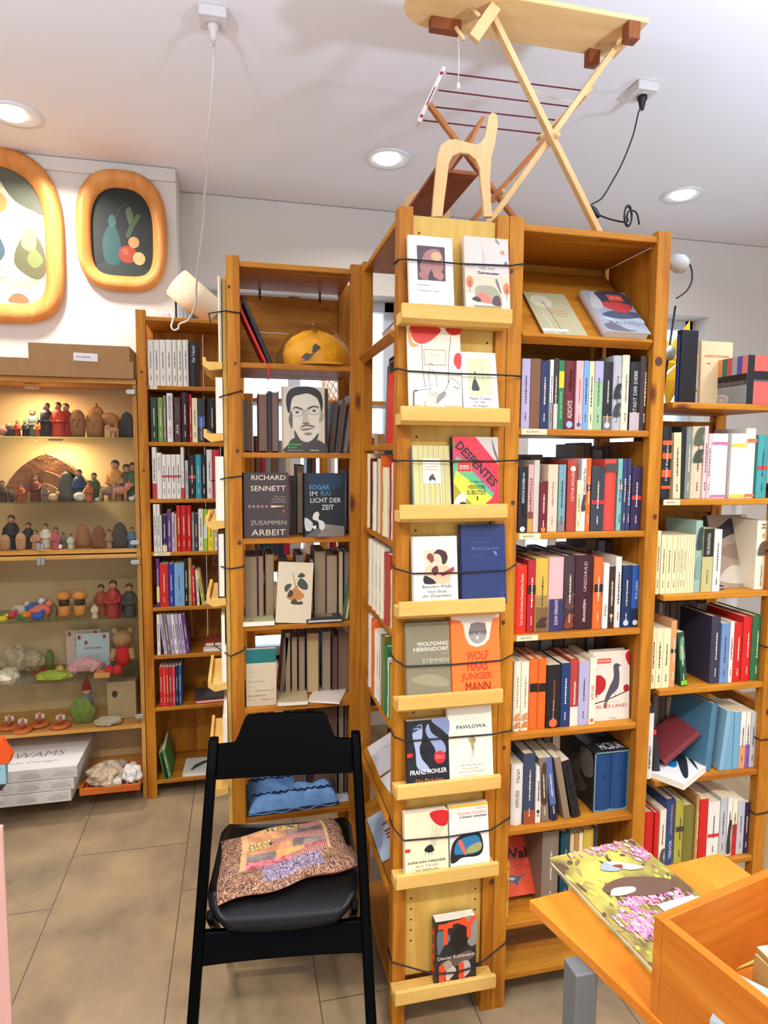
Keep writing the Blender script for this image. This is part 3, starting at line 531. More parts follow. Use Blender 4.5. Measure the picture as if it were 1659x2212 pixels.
row('seventh row of wall bookcase', 'seventh row of the wall bookcase', .440, YB_, ymid=1180, items=[
 (a, a+26, 1030, c, {'d':.17}) for a, c in ((216,'red'),(243,'scarlet'),(270,'red'),(297,'crimson'),(324,'rose'))] + [(353,374,1020,'navy',{'d':.18}), (379,403,1015,'blue',{'d':.18})], **o_)
row('bottom row of wall bookcase', 'bottom row of the wall bookcase', .085, YB_, ymid=1820, items=[
 (252,264,1760,'green',{'lean':-.17,'n':'leaning green folder book','col':(60,110,60)}), (270,282,1755,'dark green',{'lean':-.19}), (290,318,1730,'green',{'lean':-.2,'col':(70,130,70),'d':.2})], **o_)
# ---- books seen from their fore-edges (they face the window side)
STF = ('fore-edge books behind the fourth row of the low bookcase', 'fore-edge books behind the fifth row of the low bookcase')
WBK2 = []
def rear(where, plural, z, Y, items, org, sc_, ymid, dep=.14, wall=False):
    names = ['brown']*0; ox, oy = org; n = len(items)
    for k, it in enumerate(items):
        xl, xr, yt, pg = it[:4]; op = it[4] if len(it) > 4 else {}
        a = onY(xl/sc_+ox, ymid/sc_+oy, Y).x+.0004; b = onY(xr/sc_+ox, ymid/sc_+oy, Y).x-.0004; zt = onY(xl/sc_+ox, yt/sc_+oy, Y).z
        col = op.get('col', ('charcoal','taupe','navy','khaki','maroon','grey')[(k*5+len(where)) % 6]); w_ = b-a; h = min(zt, ceil_of(where, z))-z-.001
        o = book(col, w_, op.get('d', dep), h, op.get('hard', w_ > .02), page=mat(pg, .85), name='book'); lean = op.get('lean', 0); dd = o['_dims'][1]
        o.matrix_world = TR(b if lean > 0 else a, Y+dd+op.get('back', 0), z+.0008) @ RY(lean) @ TR((-(w_)/2) if lean > 0 else w_/2, 0, 0) @ RZ(math.pi)
        desc = op.get('n', '%s book with %s covers seen fore-edge on' % ({1: 'thin', 2: 'middling', 3: 'thick'}[1 if w_ < .013 else 2 if w_ < .024 else 3], col if isinstance(col, str) else 'dark'))
        if plural in STF: WBK2.append(o)
        else: ROWS.append((o, '%s, %s' % (desc, where), plural, desc, where))
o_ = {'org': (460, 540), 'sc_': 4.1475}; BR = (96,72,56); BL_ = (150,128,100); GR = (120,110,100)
YR = 2.215
rear('second row behind black chair', 'fore-edge books on the second shelf behind the chair', 1.634, YR, [(268,358,1330,BR), (405,488,1280,(120,96,80)), (494,518,1262,(50,50,60)), (522,592,1262,(120,92,76)), (1004,1034,1240,BR), (1040,1082,1352,BR,{'lean':.1}), (1096,1138,1340,BR,{'lean':.12}), (1164,1206,1290,GR,{'lean':.13}), (1238,1290,1320,BR,{'lean':.09})], ymid=1600, **o_)
o_ = {'org': (460, 960), 'sc_': 4.1475}
rear('third row behind black chair', 'fore-edge books on the third shelf behind the chair', 1.347, YR+.03, [(696,748,290,(60,52,50)), (756,816,182,BL_), (1192,1204,230,BR), (1208,1256,240,BR), (1262,1282,236,(90,80,76))], ymid=500, **o_)
rear('fourth row behind black chair', 'fore-edge books on the fourth shelf behind the chair', 1.050, YR+.01, [(288,396,1000,BL_), (402,458,995,BL_), (470,548,978,BL_), (600,690,1060,BL_,{'back':.03}), (745,815,985,GR), (870,905,1040,BL_,{'back':.02}), (910,1008,950,BL_), (1012,1118,990,(160,140,112)), (1126,1164,962,(190,170,130)), (1170,1236,960,(130,120,100))], ymid=1250, **o_)
o_ = {'org': (460, 1330), 'sc_': 4.1475}
rear('fifth row behind black chair', 'fore-edge books on the fifth shelf behind the chair', .764, YR+.03, [(590,632,200,(110,100,80),{'lean':.09}), (648,694,155,BL_), (704,756,195,BL_), (768,824,185,BL_), (836,954,155,(180,150,106)), (980,1054,140,BL_), (1066,1120,175,BR), (1126,1256,150,(120,96,76))], ymid=420, **o_)
rear('bottom row behind black chair', 'fore-edge books on the lowest full shelf behind the chair', .372, YR+.03, [(720,830,700,BR,{'d':.16}), (840,896,700,(40,34,32)), (905,1110,700,BR,{'d':.16}), (1120,1176,700,(150,130,104)), (1182,1290,700,BR,{'d':.16})], ymid=900, **o_)
# rear rows that back onto the tall front bookcase and stand behind its novels
WBK = []
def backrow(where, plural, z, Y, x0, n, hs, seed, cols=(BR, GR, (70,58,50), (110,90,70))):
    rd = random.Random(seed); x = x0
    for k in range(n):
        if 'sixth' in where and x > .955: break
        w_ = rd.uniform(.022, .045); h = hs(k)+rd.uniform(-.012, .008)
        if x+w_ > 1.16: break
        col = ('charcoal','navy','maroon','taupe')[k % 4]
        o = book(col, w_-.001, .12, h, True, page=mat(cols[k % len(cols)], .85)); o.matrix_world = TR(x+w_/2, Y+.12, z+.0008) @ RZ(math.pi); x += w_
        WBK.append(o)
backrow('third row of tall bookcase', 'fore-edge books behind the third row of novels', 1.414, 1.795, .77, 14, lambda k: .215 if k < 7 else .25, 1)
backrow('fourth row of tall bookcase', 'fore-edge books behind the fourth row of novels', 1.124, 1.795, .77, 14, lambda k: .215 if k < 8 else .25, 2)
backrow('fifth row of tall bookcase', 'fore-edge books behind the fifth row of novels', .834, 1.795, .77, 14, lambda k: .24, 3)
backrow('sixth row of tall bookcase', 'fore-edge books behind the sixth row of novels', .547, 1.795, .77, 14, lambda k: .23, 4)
o_ = {'org': (1390, 1080), 'sc_': 5.267}
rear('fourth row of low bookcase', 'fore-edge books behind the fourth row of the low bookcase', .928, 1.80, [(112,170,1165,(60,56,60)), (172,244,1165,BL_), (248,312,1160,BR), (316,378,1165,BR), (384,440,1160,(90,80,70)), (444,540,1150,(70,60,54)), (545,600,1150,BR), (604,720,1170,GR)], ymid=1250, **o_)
o_ = {'org': (1360, 1480), 'sc_': 5.267}
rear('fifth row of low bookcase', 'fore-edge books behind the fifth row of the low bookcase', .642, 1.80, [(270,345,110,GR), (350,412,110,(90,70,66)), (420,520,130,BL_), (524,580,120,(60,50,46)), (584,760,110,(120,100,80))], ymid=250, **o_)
# ================================================================== books shown face-out
def faceout(label, x0, x1, zb, ztop, Yf, thick, color, art, tilt=None, hard=False, group=None, spc=None, page=PAGEW, glossy=False, yaw=0, ybase=None, lean=0):
    d = x1-x0; h = ztop-zb
    if tilt is None: tilt = max(.012, (.047-thick)/h)
    h = h/math.cos(tilt)
    o = book(spc or color, thick, d, h, hard, page=page, glossy=glossy)
    o.matrix_world = TR(x0, Yf, zb) @ RZ(yaw) @ RY(lean) @ RX(-tilt) @ TR(0, thick/2, 0) @ RZ(-math.pi/2)
    f = front(o); f.r(0, 0, 1, 1, color) if spc else None
    art(f); f.build(o); tag(o, label, 'book', group); o['_t'] = tilt; return o
def colbook(k, px0, px1, pytop, thick, label, color, art, **kw):
    Yt = YC-.030; zb = LZ[k]-.0175; a = onY(px0, pytop, Yt); b = onY(px1, pytop, Yt)
    return faceout(label, a.x, b.x, zb, a.z, YC-.0485, thick, color, art, group='paperbacks on the display column', **kw)
def a1(f):
    f.r(.19,.42,.82,.87,(70,44,46)).b([(.25,.6),(.4,.8),(.7,.82),(.78,.6),(.6,.5),(.35,.5)],(150,100,92)).e(.62,.74,.12,.06,(196,160,110)).b([(.22,.5),(.35,.56),(.48,.44),(.3,.43)],(150,96,84)).b([(.52,.5),(.62,.58),(.78,.5),(.7,.43)],(160,104,90)).b([(.42,.44),(.5,.56),(.55,.44)],(46,34,40))
    f.text('Jürg Amann',.32,.355,.3,.026,(60,56,54)).text('Die Briefe der Puppe',.42,.28,.5,.03,(130,120,112)).r(.17,.03,.22,.06,(206,196,180))
def a2(f):
    f.r(0,.0,1,.3,(222,206,190)).r(0,.28,1,.5,(226,196,168)).b([(.05,.62),(.2,.95),(.35,.98),(.42,.7),(.6,.92),(.9,.98),(.98,.6),(.5,.55)],(214,206,198)).b([(.38,.6),(.42,.85),(.47,.6)],(196,184,170))
    f.text('Hans J. Zeitler',.5,.60,.36,.03,(54,40,36),.01).text('Zeitgenossen',.52,.54,.48,.045,(40,28,26),.03)
    for x, y in ((.1,.42),(.93,.36)): f.e(x,y,.08,.075,(206,116,66)).e(x,y-.02,.04,.05,(180,90,50)).l([(x,y-.14),(x,y)],.0012,(60,36,24))
    f.b([(.25,.2),(.24,.36),(.6,.38),(.75,.3),(.8,.2),(.5,.16)],(150,146,120)).b([(.14,.2),(.34,.18),(.6,.16),(.5,.26),(.36,.3),(.2,.22)],(216,110,90)).b([(.14,.2),(.3,.17),(.34,.2),(.24,.24)],(40,30,34)).b([(.6,.15),(.62,.24),(.74,.26),(.8,.14)],(74,40,36))
    f.b([(.68,.45),(.72,.47),(.8,.32),(.78,.3)],(90,84,96)).r(.18,.0,.8,.13,(140,134,100)).blurline(.5,.09,.2,.014,(70,66,50),0,3).e(.86,.82,.05,.03,(206,130,80)).e(.93,.68,.035,.028,(120,104,90)).b([(.7,.98),(.74,.99),(.8,.93),(.76,.93)],(130,130,110))
def a3(f):
    f.b([(.06,1),(.1,.85),(.24,.8),(.45,.85),(.62,.99)],(196,44,30)).b([(.72,1),(.82,.92),(1,.94),(1,1)],(196,44,30)).b([(.86,.6),(.95,.52),(1,.58),(1,.7),(.9,.7)],(196,48,36)).b([(0,.9),(.06,.96),(.08,.82),(.2,.78),(.08,.76),(.02,.8)],(226,150,80))
    for x0, y0, x1, y1 in ((.26,.79,.3,.3),(.82,.9,.74,.36)): f.l([(x0,y0),((x0+x1)/2-.02,(y0+y1)/2),(x1,y1)],.0012,(50,44,44),True)
    f.r(.29,.56,.71,.74,(176,90,60)).r(.3,.567,.7,.733,(238,228,196)).blurline(.5,.68,.2,.01,(150,140,120),0,1).blurline(.5,.65,.12,.008,(150,140,120),0,2)
    f.r(0,0,1,.1,(196,164,124)).b([(.18,.02),(.2,.16),(.15,.26),(.4,.28),(.55,.22),(.7,.3),(.8,.42),(.95,.34),(.92,.3),(.84,.32),(.78,.2),(.66,.12),(.62,.0),(.5,.0),(.5,.12),(.3,.14),(.24,.0)],(226,218,200))
    f.l([(.24,0),(.3,.14),(.5,.11),(.52,0)],.001,(60,50,46),True).l([(.15,.26),(.4,.28),(.55,.22),(.7,.3),(.8,.42),(.95,.34),(.92,.3),(.84,.32)],.0012,(50,44,40),True).l([(.15,.26),(.08,.24),(.07,.05)],.004,(80,74,70),True)
    f.b([(.34,.06),(.33,.26),(.46,.26),(.56,.14),(.58,.04)],(206,198,180)).l([(.38,.24),(.5,.2),(.55,.06),(.36,.08)],.001,(70,60,60)).b([(.4,.26),(.36,.46),(.42,.52),(.5,.44),(.52,.3)],(222,214,198)).l([(.4,.26),(.37,.46),(.42,.52),(.5,.44),(.52,.3)],.001,(50,44,44),True).e(.42,.53,.04,.03,(214,206,190)).l([(.38,.56),(.42,.58),(.46,.55)],.0012,(50,44,44),True).b([(.5,.12),(.55,.22),(.68,.26),(.66,.2)],(130,124,116))
def a4(f):
    f.r(.17,.31,.83,.9,(206,206,160)).l([(.5,.82),(.6,.7),(.58,.55)],.0007,(120,120,90),True).b([(.26,.4),(.3,.52),(.36,.58),(.42,.52),(.48,.4),(.36,.38)],(34,36,32)).e(.37,.66,.025,.03,(40,40,36)).l([(.37,.62),(.37,.56)],.002,(90,90,70))
    f.text('Paulo Coelho',.5,.26,.62,.04,(70,50,44),.006).text('Der Weg',.46,.2,.32,.04,(80,60,50),.004,.3).text('des Bogens',.48,.14,.46,.042,(80,60,50),.004,.3).text('Diogenes',.5,.035,.2,.018,(90,80,70))
def a5(f):
    f.r(0,0,1,1,(222,196,110)); rd = random.Random(4)
    for i in range(22): x = (i+.5)/22; f.l([(x,0),(x+rd.uniform(-.012,.012),.3),(x+rd.uniform(-.012,.012),.65),(x,1)], .0009 if i % 3 else .0022,(128,140,140),True)
    f.r(.27,.42,.74,.8,(232,226,200)).text('Dostojewskij',.5,.76,.26,.018,(70,60,50)).text('Gesammelte',.5,.68,.32,.024,(60,54,46),.004,.2).text('Erzählungen',.5,.63,.36,.026,(60,54,46),.004,.2).text('Diogenes',.5,.585,.16,.013,(90,84,74)).b([(.42,.5),(.5,.55),(.57,.52),(.6,.46),(.5,.48),(.45,.45)],(44,40,36)).e(.52,.54,.04,.025,(70,60,50))
def a6(f):
    f.r(0,0,1,1,(70,120,84)).p([(0,1),(1,1),(1,0),(.5,0)],(198,40,44)).p([(0,.82),(.12,1),(.55,1),(1,.42),(1,.14),(.9,.1)],(206,40,56)).p([(0,.66),(0,.84),(.95,.3),(.8,.1)],(170,60,90)).p([(0,.62),(.1,.74),(.9,.22),(.52,0),(0,.4)],(84,160,110)).p([(0,.36),(.06,.54),(.86,.18),(.52,.0)],(214,216,60))
    f.p([(.5,1),(1,1),(1,.62)],(190,180,172)).b([(.86,.98),(.9,.8),(1,.66),(1,.7),(.92,.86)],(90,86,84)).p([(0,0),(0,.38),(.46,0)],(150,140,40)).b([(.0,.0),(.02,.14),(.18,.24),(.28,.2),(.2,.04)],(206,200,190)).e(.2,.05,.1,.07,(24,22,22))
    f.text('DESPENTES',.52,.63,1.18,.125,(26,16,24),.03,0,-.80).text('DAS LEBEN DES',.5,.39,.34,.028,(24,40,20),.01).text('VERNON',.5,.32,.38,.062,(20,30,20),.02).text('SUBUTEX',.5,.245,.42,.062,(20,30,20),.02).text('1',.52,.165,.03,.06,(20,30,20),.02)
    f.r(.09,.52,.40,.66,(230,150,120)).r(.1,.528,.39,.652,(214,50,34)).blurline(.245,.6,.2,.022,(240,220,200),0,5,3).blurline(.245,.57,.22,.014,(240,200,180),0,6,5)
def a7(f):
    f.r(.14,.045,.86,.9,(214,206,190)).r(.145,.049,.855,.896,(232,226,212)).r(.24,.33,.76,.81,(222,196,168)).b([(.24,.33),(.25,.5),(.4,.6),(.6,.42),(.7,.33)],(216,180,150)).b([(.24,.33),(.24,.44),(.4,.4),(.5,.33)],(30,18,20)).b([(.3,.7),(.36,.76),(.45,.73),(.47,.66),(.4,.62),(.35,.66)],(130,50,36)).b([(.46,.74),(.56,.81),(.72,.78),(.78,.7),(.74,.62),(.66,.6),(.6,.7)],(60,26,26)).b([(.47,.74),(.6,.73),(.64,.64),(.56,.56),(.48,.62)],(226,190,160)).b([(.52,.55),(.8,.56),(.8,.33),(.48,.35)],(222,178,140)).b([(.4,.52),(.52,.58),(.56,.5),(.47,.44)],(90,34,32))
    f.p([(.6,.46),(.64,.42),(.93,.5),(.91,.56)],(150,50,44)).text('Benedict Wells',.52,.285,.66,.045,(50,44,44),.008).text('Vom Ende',.52,.215,.42,.042,(60,52,50),.006,.3).text('der Einsamkeit',.52,.155,.66,.045,(60,52,50),.006,.3).text('Roman · Diogenes',.5,.03,.34,.02,(70,64,60))
def a8(f): f.text('FRIEDRICH',.46,.775,.42,.018,(60,80,120)).text('N i e t z s c h e',.54,.70,.6,.04,(110,126,150),.004).text('WERKE',.36,.605,.3,.02,(60,80,120)).text('BRIEFE',.6,.575,.3,.018,(60,80,120)).b([(.72,.66),(.78,.65),(.8,.6),(.74,.63)],(70,130,190)).text('anaconda',.9,.1,.12,.035,(60,110,160),.004,0,90)
def a9(f): f.text('WOLFGANG',.60,.72,.72,.052,(230,224,206),.012).text('HERRNDORF',.56,.65,.80,.052,(230,224,206),.012).r(.8,.585,.97,.589,(200,190,160)).text('STIMMEN',.66,.50,.60,.056,(230,224,206),.012).r(.84,.02,.98,.055,(214,206,186)).b([(.1,.28),(.5,.33),(.9,.25),(.9,.15),(.3,.2)],(142,132,102))
def a10(f):
    f.p([(0,1),(1,1),(1,.97),(.86,.95),(.82,.85),(.78,.7),(.66,.625),(.5,.605),(.36,.64),(.28,.74),(.25,.88),(.18,.94),(0,.965)],(222,212,198)).e(.54,.78,.19,.135,(150,142,134)).p([(.35,.78),(.73,.78),(.7,.9),(.54,.915),(.4,.9)],(112,104,98)).text('80 90 100',.54,.78,.36,.05,(60,50,50),.01).r(.5,.7,.56,.745,(190,186,180))
    f.text('WOLF',.52,.5,.46,.115,(198,58,20),.03).text('HAAS',.52,.37,.44,.115,(198,58,20),.03).text('JUNGER',.5,.235,.66,.11,(198,58,20),.03).text('MANN',.52,.115,.52,.115,(198,58,20),.03)
def a11(f):
    f.r(0,0,1,1,(22,24,32)).b([(.14,.84),(.36,.94),(.36,.7),(.3,.6),(.34,.44),(.5,.3),(.52,.22),(.24,.3),(.2,.55)],(160,172,196)).b([(.45,.84),(.52,.94),(.6,.8),(.86,.66),(.92,.5),(.66,.42),(.66,.56),(.54,.7)],(140,154,184)).b([(.6,.99),(1,.99),(1,.76),(.84,.84)],(120,134,170)).l([(.44,.98),(.4,.8),(.36,.64)],.005,(22,24,32)).b([(.3,.52),(.36,.5),(.4,.58),(.48,.72),(.54,.7),(.5,.56),(.62,.54),(.64,.6),(.68,.5),(.6,.46),(.64,.34),(.52,.36),(.5,.46)],(22,24,32))
    f.p([(.12,.88),(.34,.94),(.36,.88),(.14,.82)],(40,60,80)).blurline(.24,.88,.14,.02,(190,200,210),0,4,3).e(.78,.43,.14,.095,(214,36,40)).blurline(.78,.45,.18,.012,(240,200,200),0,2).blurline(.78,.42,.2,.01,(240,200,200),0,3)
    f.p([(0,.46),(.14,.47),(.12,.5),(.14,.52),(0,.525)],(206,40,36)).text('FRANZ HOHLER',.5,.235,.88,.07,(232,232,232),.02).text('Das Päckchen',.52,.105,.66,.052,(196,110,80),.006).blurline(.24,.03,.14,.012,(200,200,200),0,7)
def a12(f): f.text('Brian Conaghan',.52,.835,.3,.02,(180,178,170)).text('PAWLOWA',.52,.735,.68,.05,(38,52,76),.012).e(.52,.56,.075,.045,(170,150,100)).b([(.5,.52),(.56,.6),(.62,.55),(.56,.5)],(150,126,80)).b([(.5,.52),(.56,.53),(.57,.44),(.53,.42)],(160,140,96)).l([(.53,.44),(.52,.33)],.001,(120,110,90)).l([(.56,.44),(.56,.34)],.001,(120,110,90)).text('oder Wie man eine',.5,.235,.5,.026,(150,146,136)).text('Kuh um die',.48,.19,.34,.026,(150,146,136)).text('halbe Welt schmuggelt',.5,.145,.6,.026,(150,146,136)).text('Roman | Goya',.48,.095,.34,.02,(160,156,146))
def a13(f):
    f.b([(.6,.98),(.99,.98),(.99,.78),(.84,.75),(.66,.84)],(196,30,34))
    for x in (.66,.74,.8,.88,.94): f.l([(x,.8),(.6+(x-.8)*.3,.42)],.0006,(70,60,50))
    f.b([(.44,.4),(.5,.46),(.6,.48),(.66,.42),(.66,.38),(.55,.36)],(30,26,26))
    for x in (.48,.56,.63): f.l([(x,.4),(x-.02,.32)],.0012,(30,26,26))
    f.text('HÅKAN NESSER',.5,.235,.88,.048,(52,38,32),.012).text('ELF TAGE',.5,.165,.5,.034,(130,110,96)).text('IN BERLIN',.5,.105,.52,.034,(130,110,96)).p([(0,.4),(.13,.405),(.11,.425),(.13,.45),(0,.455)],(206,40,36))
def a14(f):
    f.r(0,.96,1,1,(234,180,40)).text('Ayelet',.82,.92,.26,.034,(222,140,110),.01).text('Gundar-Goshen',.58,.865,.74,.044,(222,140,110),.01).text('Löwen wecken',.62,.81,.68,.042,(30,30,34),.012)
    f.b([(0,.16),(.06,.42),(.3,.54),(.66,.56),(.8,.5),(.84,.3),(.7,.2),(.3,.2),(.12,.14)],(26,24,26)).b([(.1,.28),(.2,.46),(.6,.52),(.76,.46),(.78,.3),(.6,.24),(.25,.25)],(40,110,150)).b([(.4,.26),(.5,.36),(.78,.4),(.76,.28)],(150,150,90)).b([(.2,.44),(.3,.46),(.4,.28),(.36,.24)],(196,96,80)).blurline(.5,.06,.3,.01,(190,190,190),0,9)
def a15(f):
    f.r(0,0,1,1,(44,36,32)).b([(.05,.5),(.2,.62),(.35,.7),(.3,.8),(.05,.85)],(90,104,110)).b([(.7,.98),(1,.98),(1,.6),(.8,.6)],(140,136,128)).b([(.35,.68),(.5,.86),(.72,.9),(.82,.7),(.6,.5),(.42,.56)],(30,20,18)).b([(.1,.36),(.4,.42),(.8,.5),(.95,.4),(.6,.3),(.2,.3)],(100,80,66)).b([(.26,.06),(.24,.22),(.4,.3),(.5,.22),(.36,.12)],(206,196,184)).b([(.6,.14),(.6,.32),(.8,.34),(.86,.2),(.7,.1)],(190,180,170)).b([(.1,.3),(.3,.4),(.4,.3),(.2,.24)],(170,150,130))
    f.text('T',.24,.80,.36,.32,(226,76,34),.05).text('Y',.82,.86,.44,.32,(226,76,34),.05).p([(.28,.97),(.5,.985),(.62,.99),(.8,.9),(.78,.86),(.55,.94),(.3,.92)],(226,76,34)).text('L',.24,.17,.34,.32,(226,76,34),.06).text('L',.72,.17,.32,.32,(226,76,34),.06).text('Daniel Kehlmann',.5,.44,.92,.05,(226,220,210),.006)
cb = []
cb.append([colbook(0, 884, 980, 503, .016, 'shrink-wrapped white paperback with a small dark picture on the top ledge of the display column', 'white', a1), colbook(0, 1005, 1101, 506, .018, 'pale pink paperback with autumn trees and a black title, top ledge of the column', (226,204,186), a2)])
cb.append([colbook(1, 884, 998, 701, .012, 'large white picture book with red balloons and a rider on a horse, second ledge', (236,228,210), a3, hard=True), colbook(1, 1000, 1076, 757, .010, 'small white paperback with a green picture panel, second ledge of the display column', 'white', a4)])
cb.append([colbook(2, 892, 973, 962, .018, 'yellow and grey striped paperback with a cream title label, third ledge', (222,196,110), a5, spc=(90,110,126)), colbook(2, 978, 1076, 943, .026, 'red, green and yellow paperback with diagonal black lettering, third ledge', (90,140,90), a6, spc=(70,16,24))])
cb.append([colbook(3, 893, 988, 1160, .022, 'white paperback with a drawing of a kissing couple, fourth ledge', 'white', a7), colbook(3, 998, 1093, 1134, .020, 'plain dark blue cloth book on the fourth ledge of the display column', (28,42,86), a8, hard=True)])
cb.append([colbook(4, 879, 973, 1349, .016, 'olive brown book with white capitals, fifth ledge of the display column', (122,112,86), a9, hard=True), colbook(4, 977, 1081, 1334, .018, 'orange book with red capitals below a pale scale disc, fifth ledge', (226,112,40), a10, hard=True)])
cb.append([colbook(5, 879, 969, 1561, .022, 'black and blue paperback with a red sticker and a falling figure, sixth ledge', 'black', a11), colbook(5, 970, 1064, 1533, .018, 'cream book with dark blue title and a tiny standing figure, sixth ledge', (232,226,210), a12, hard=True)])
cb.append([colbook(6, 874, 967, 1760, .026, 'cream paperback with a red parachute shape and a black creature, seventh ledge', (234,226,190), a13), colbook(6, 972, 1056, 1746, .018, 'white paperback with a car wing mirror and an orange top edge, seventh ledge', (236,234,230), a14)])
cb.append([colbook(7, 940, 1026, 1990, .034, 'thick dark paperback with huge orange letters standing alone on the lowest ledge', (44,36,32), a15, spc=(60,50,46))])
sp_ = spine(cb[7][0]); sp_.text('TYLL',.45,.5,.8,.7,(226,76,34),.05,0,-90).build(cb[7][0])
# black elastic cords round the column
CORD = mat('black', .7)
def cord(label, pts, r=.0022, group='black elastic cords'):
    p = []
    for a, b in zip(pts, pts[1:]): p += [Vector(a).lerp(Vector(b), t/4) for t in range(4)]
    p.append(Vector(pts[-1])); o = MB().tube(p, r, CORD, 6).build('elastic_cord', None); return tag(o, label, 'cord', group)
CP = [(561,566,570),(796,806,813),(995,996,994),(1228,1238,1218),(1424,1436,1412),(1590,1596,1577),(1785,1808,1765),(2075,2098,2033)]
names_c = ['top','second','third','fourth','fifth','sixth','seventh','lowest']
for k, (ya, ym, yb) in enumerate(CP):
    za = onY(856, ya, YC).z; zb = onY(1128-k*5, yb, YC).z; bl = cb[k]; zm = onY(960, ym, YC-.04).z
    th = min(o['_t'] for o in bl); yy = YC-.0485-.0035+th*max(0, zm-LZ[k]+.0175)
    if k == 0: yy = min(yy, YC-.030)
    xl = bl[0].matrix_world.translation.x-.004 if k < 7 else .52; xr = bl[-1].matrix_world.translation.x+bl[-1]['_dims'][1]+.002
    xl = {7: bl[0].matrix_world.translation.x-.006}.get(k, xl)
    cord('black elastic cord stretched across the %s ledge of books on the display column' % names_c[k], [(.425, YC+.046, za+.004), (.4035, YC+.046, za+.003), (.4035, YC-.003, za), (xl, yy, za+(zm-za)*.8), ((xl+xr)/2, yy-.002, zm), (xr, yy, zm+(zb-zm)*.25), (.7505, YC-.003, zb), (.7505, YC+.03, zb), (.7505, YC+.045, zb-.001)])
# cords on the bookcase behind the chair
for k, (pa, pb, pc) in enumerate((((478,576),(492,671),(521,676)),((478,866),(495,853),(524,844)),((476,1039),(496,1032),(526,1028)),((473,1218),(490,1229),(529,1224)),((477,1393),(500,1418),(531,1403)))):
    A = onY(*pa, 2.30) if False else None
    za = onY(pa[0], pa[1], 2.2).z; zb = onY(500, pb[1], 2.148).z; zc = onY(pc[0], pc[1], 2.148).z
    if k == 0: za = zb = onY(500, 672, 2.148).z; zc = onY(521, 676, 2.148).z
    cord('black elastic cord round the post of the bookcase behind the chair, %s from the top' % ORD_[k] if False else 'black elastic cord holding the %s side ledge of books behind the chair' % names_c[k], [(-.088, 2.40, za), (-.088, 2.20, za), (-.034, 2.149, zb), (.0135, 2.149, zc), (.0135, 2.19, zc-.002)])
# cords on the end post of the low bookcase
for k, py in enumerate((1191, 1398, 1598, 1757)):
    z = onY(1640, py, YF).z
    cord('black elastic cord round the end post of the low bookcase, %s one counted downwards' % ['first','second','third','fourth'][k], [(1.594, YF+.03, z), (1.594, YF-.003, z), (1.642, YF-.003, z+.001), (1.642, YF+.04, z+.002)])
# side ledge books of the bookcase behind the chair (seen from their edges)
def sidebook(label, k, px0, px1, pyt, col, page=PAGEW, lean=0, y0=2.17, d=.13, hard=False):
    zb = BL[k]+.001; a = onY(px0, pyt+30, y0).x; b = onY(px1, pyt+30, y0).x; zt = onY(px0, pyt, y0).z; w_ = b-a
    b = min(b, -.0475); w_ = min(w_, .05); o = book(col, w_, d, zt-zb, hard, page=page)
    o.matrix_world = TR(b-w_/2, y0+d, zb) @ RZ(math.pi); return tag(o, label, 'book', 'books on the side ledges behind the chair')
sidebook('large thin cream magazine at the top side ledge beside the yellow cap shelf', 0, 470, 474, 596, 'cream', d=.2); sidebook('large thin grey magazine against the side panel, top side ledge', 0, 477, 480, 596, 'charcoal', d=.2)
sidebook('thick cream paperback seen edge-on, second side ledge behind the chair', 1, 477, 492, 815, 'cream')
sidebook('thick cream paperback seen edge-on, third side ledge behind the chair', 2, 475, 493, 986, 'ivory', d=.14)
sidebook('white-paged book with black cover seen edge-on, fourth side ledge', 3, 474, 490, 1152, 'black', d=.14, hard=True)
sidebook('grey hardcover seen edge-on at the fifth side ledge', 4, 478, 486, 1330, 'light grey'); sidebook('smaller cream paperback in front of the grey hardcover, fifth side ledge', 4, 489, 499, 1395, 'cream', y0=2.165)
sidebook('white paperback seen edge-on above the chair post, sixth side ledge', 5, 487, 494, 1515, 'white'); sidebook('cream paperback beside the white one on the sixth side ledge', 5, 496, 506, 1548, 'cream', y0=2.165)
# ---- two books on the slanting board of D
def slanted(label, pxbl, pybl, pxbr, pytop, thick, color, art, spc=None, hard=False):
    a = onY(pxbl, pybl, 1.66).x; b = onY(pxbr, pybl, 1.66).x; h = .205
    o = book(spc or color, thick, b-a, h, hard, page=PAGEW); t = math.pi/2-SL
    o.matrix_world = TR(a, 1.645, 1.9555) @ RX(-t) @ TR(0, -.0008, 0.001) @ TR(0, -thick/2, 0) @ RZ(-math.pi/2)
    f = front(o); f.r(0,0,1,1,color) if spc else None; art(f); f.build(o); return tag(o, label, 'book', 'books on the slanting shelf of the tall bookcase')
def a16(f):
    f.e(.32,.78,.26,.16,(206,196,160)).e(.3,.8,.2,.12,(222,212,184)).e(.22,.42,.18,.12,(176,168,136)).l([(.36,.78),(.42,.4),(.46,0)],.0016,(50,44,36),True).l([(.2,.45),(.26,.25),(.27,0)],.0016,(236,230,214),True)
    for i in range(9): t = .35*i; f.l([(.36,.7),(.36+.2*math.cos(t+.3),.78+.13*math.sin(t+.3))],.0005,(120,104,80))
    f.text('Die Herzen',.62,.56,.34,.035,(206,110,90)).text('der Menschen',.6,.5,.4,.035,(206,110,90)).text('sind gut',.64,.44,.3,.03,(206,110,90)).text('Benedikt Meyer',.7,.25,.3,.022,(236,226,206)).text('Was ist',.78,.21,.18,.018,(236,226,206)).r(.02,.06,.6,.12,(236,232,220)).text('HERDER',.26,.09,.2,.025,(150,60,50))
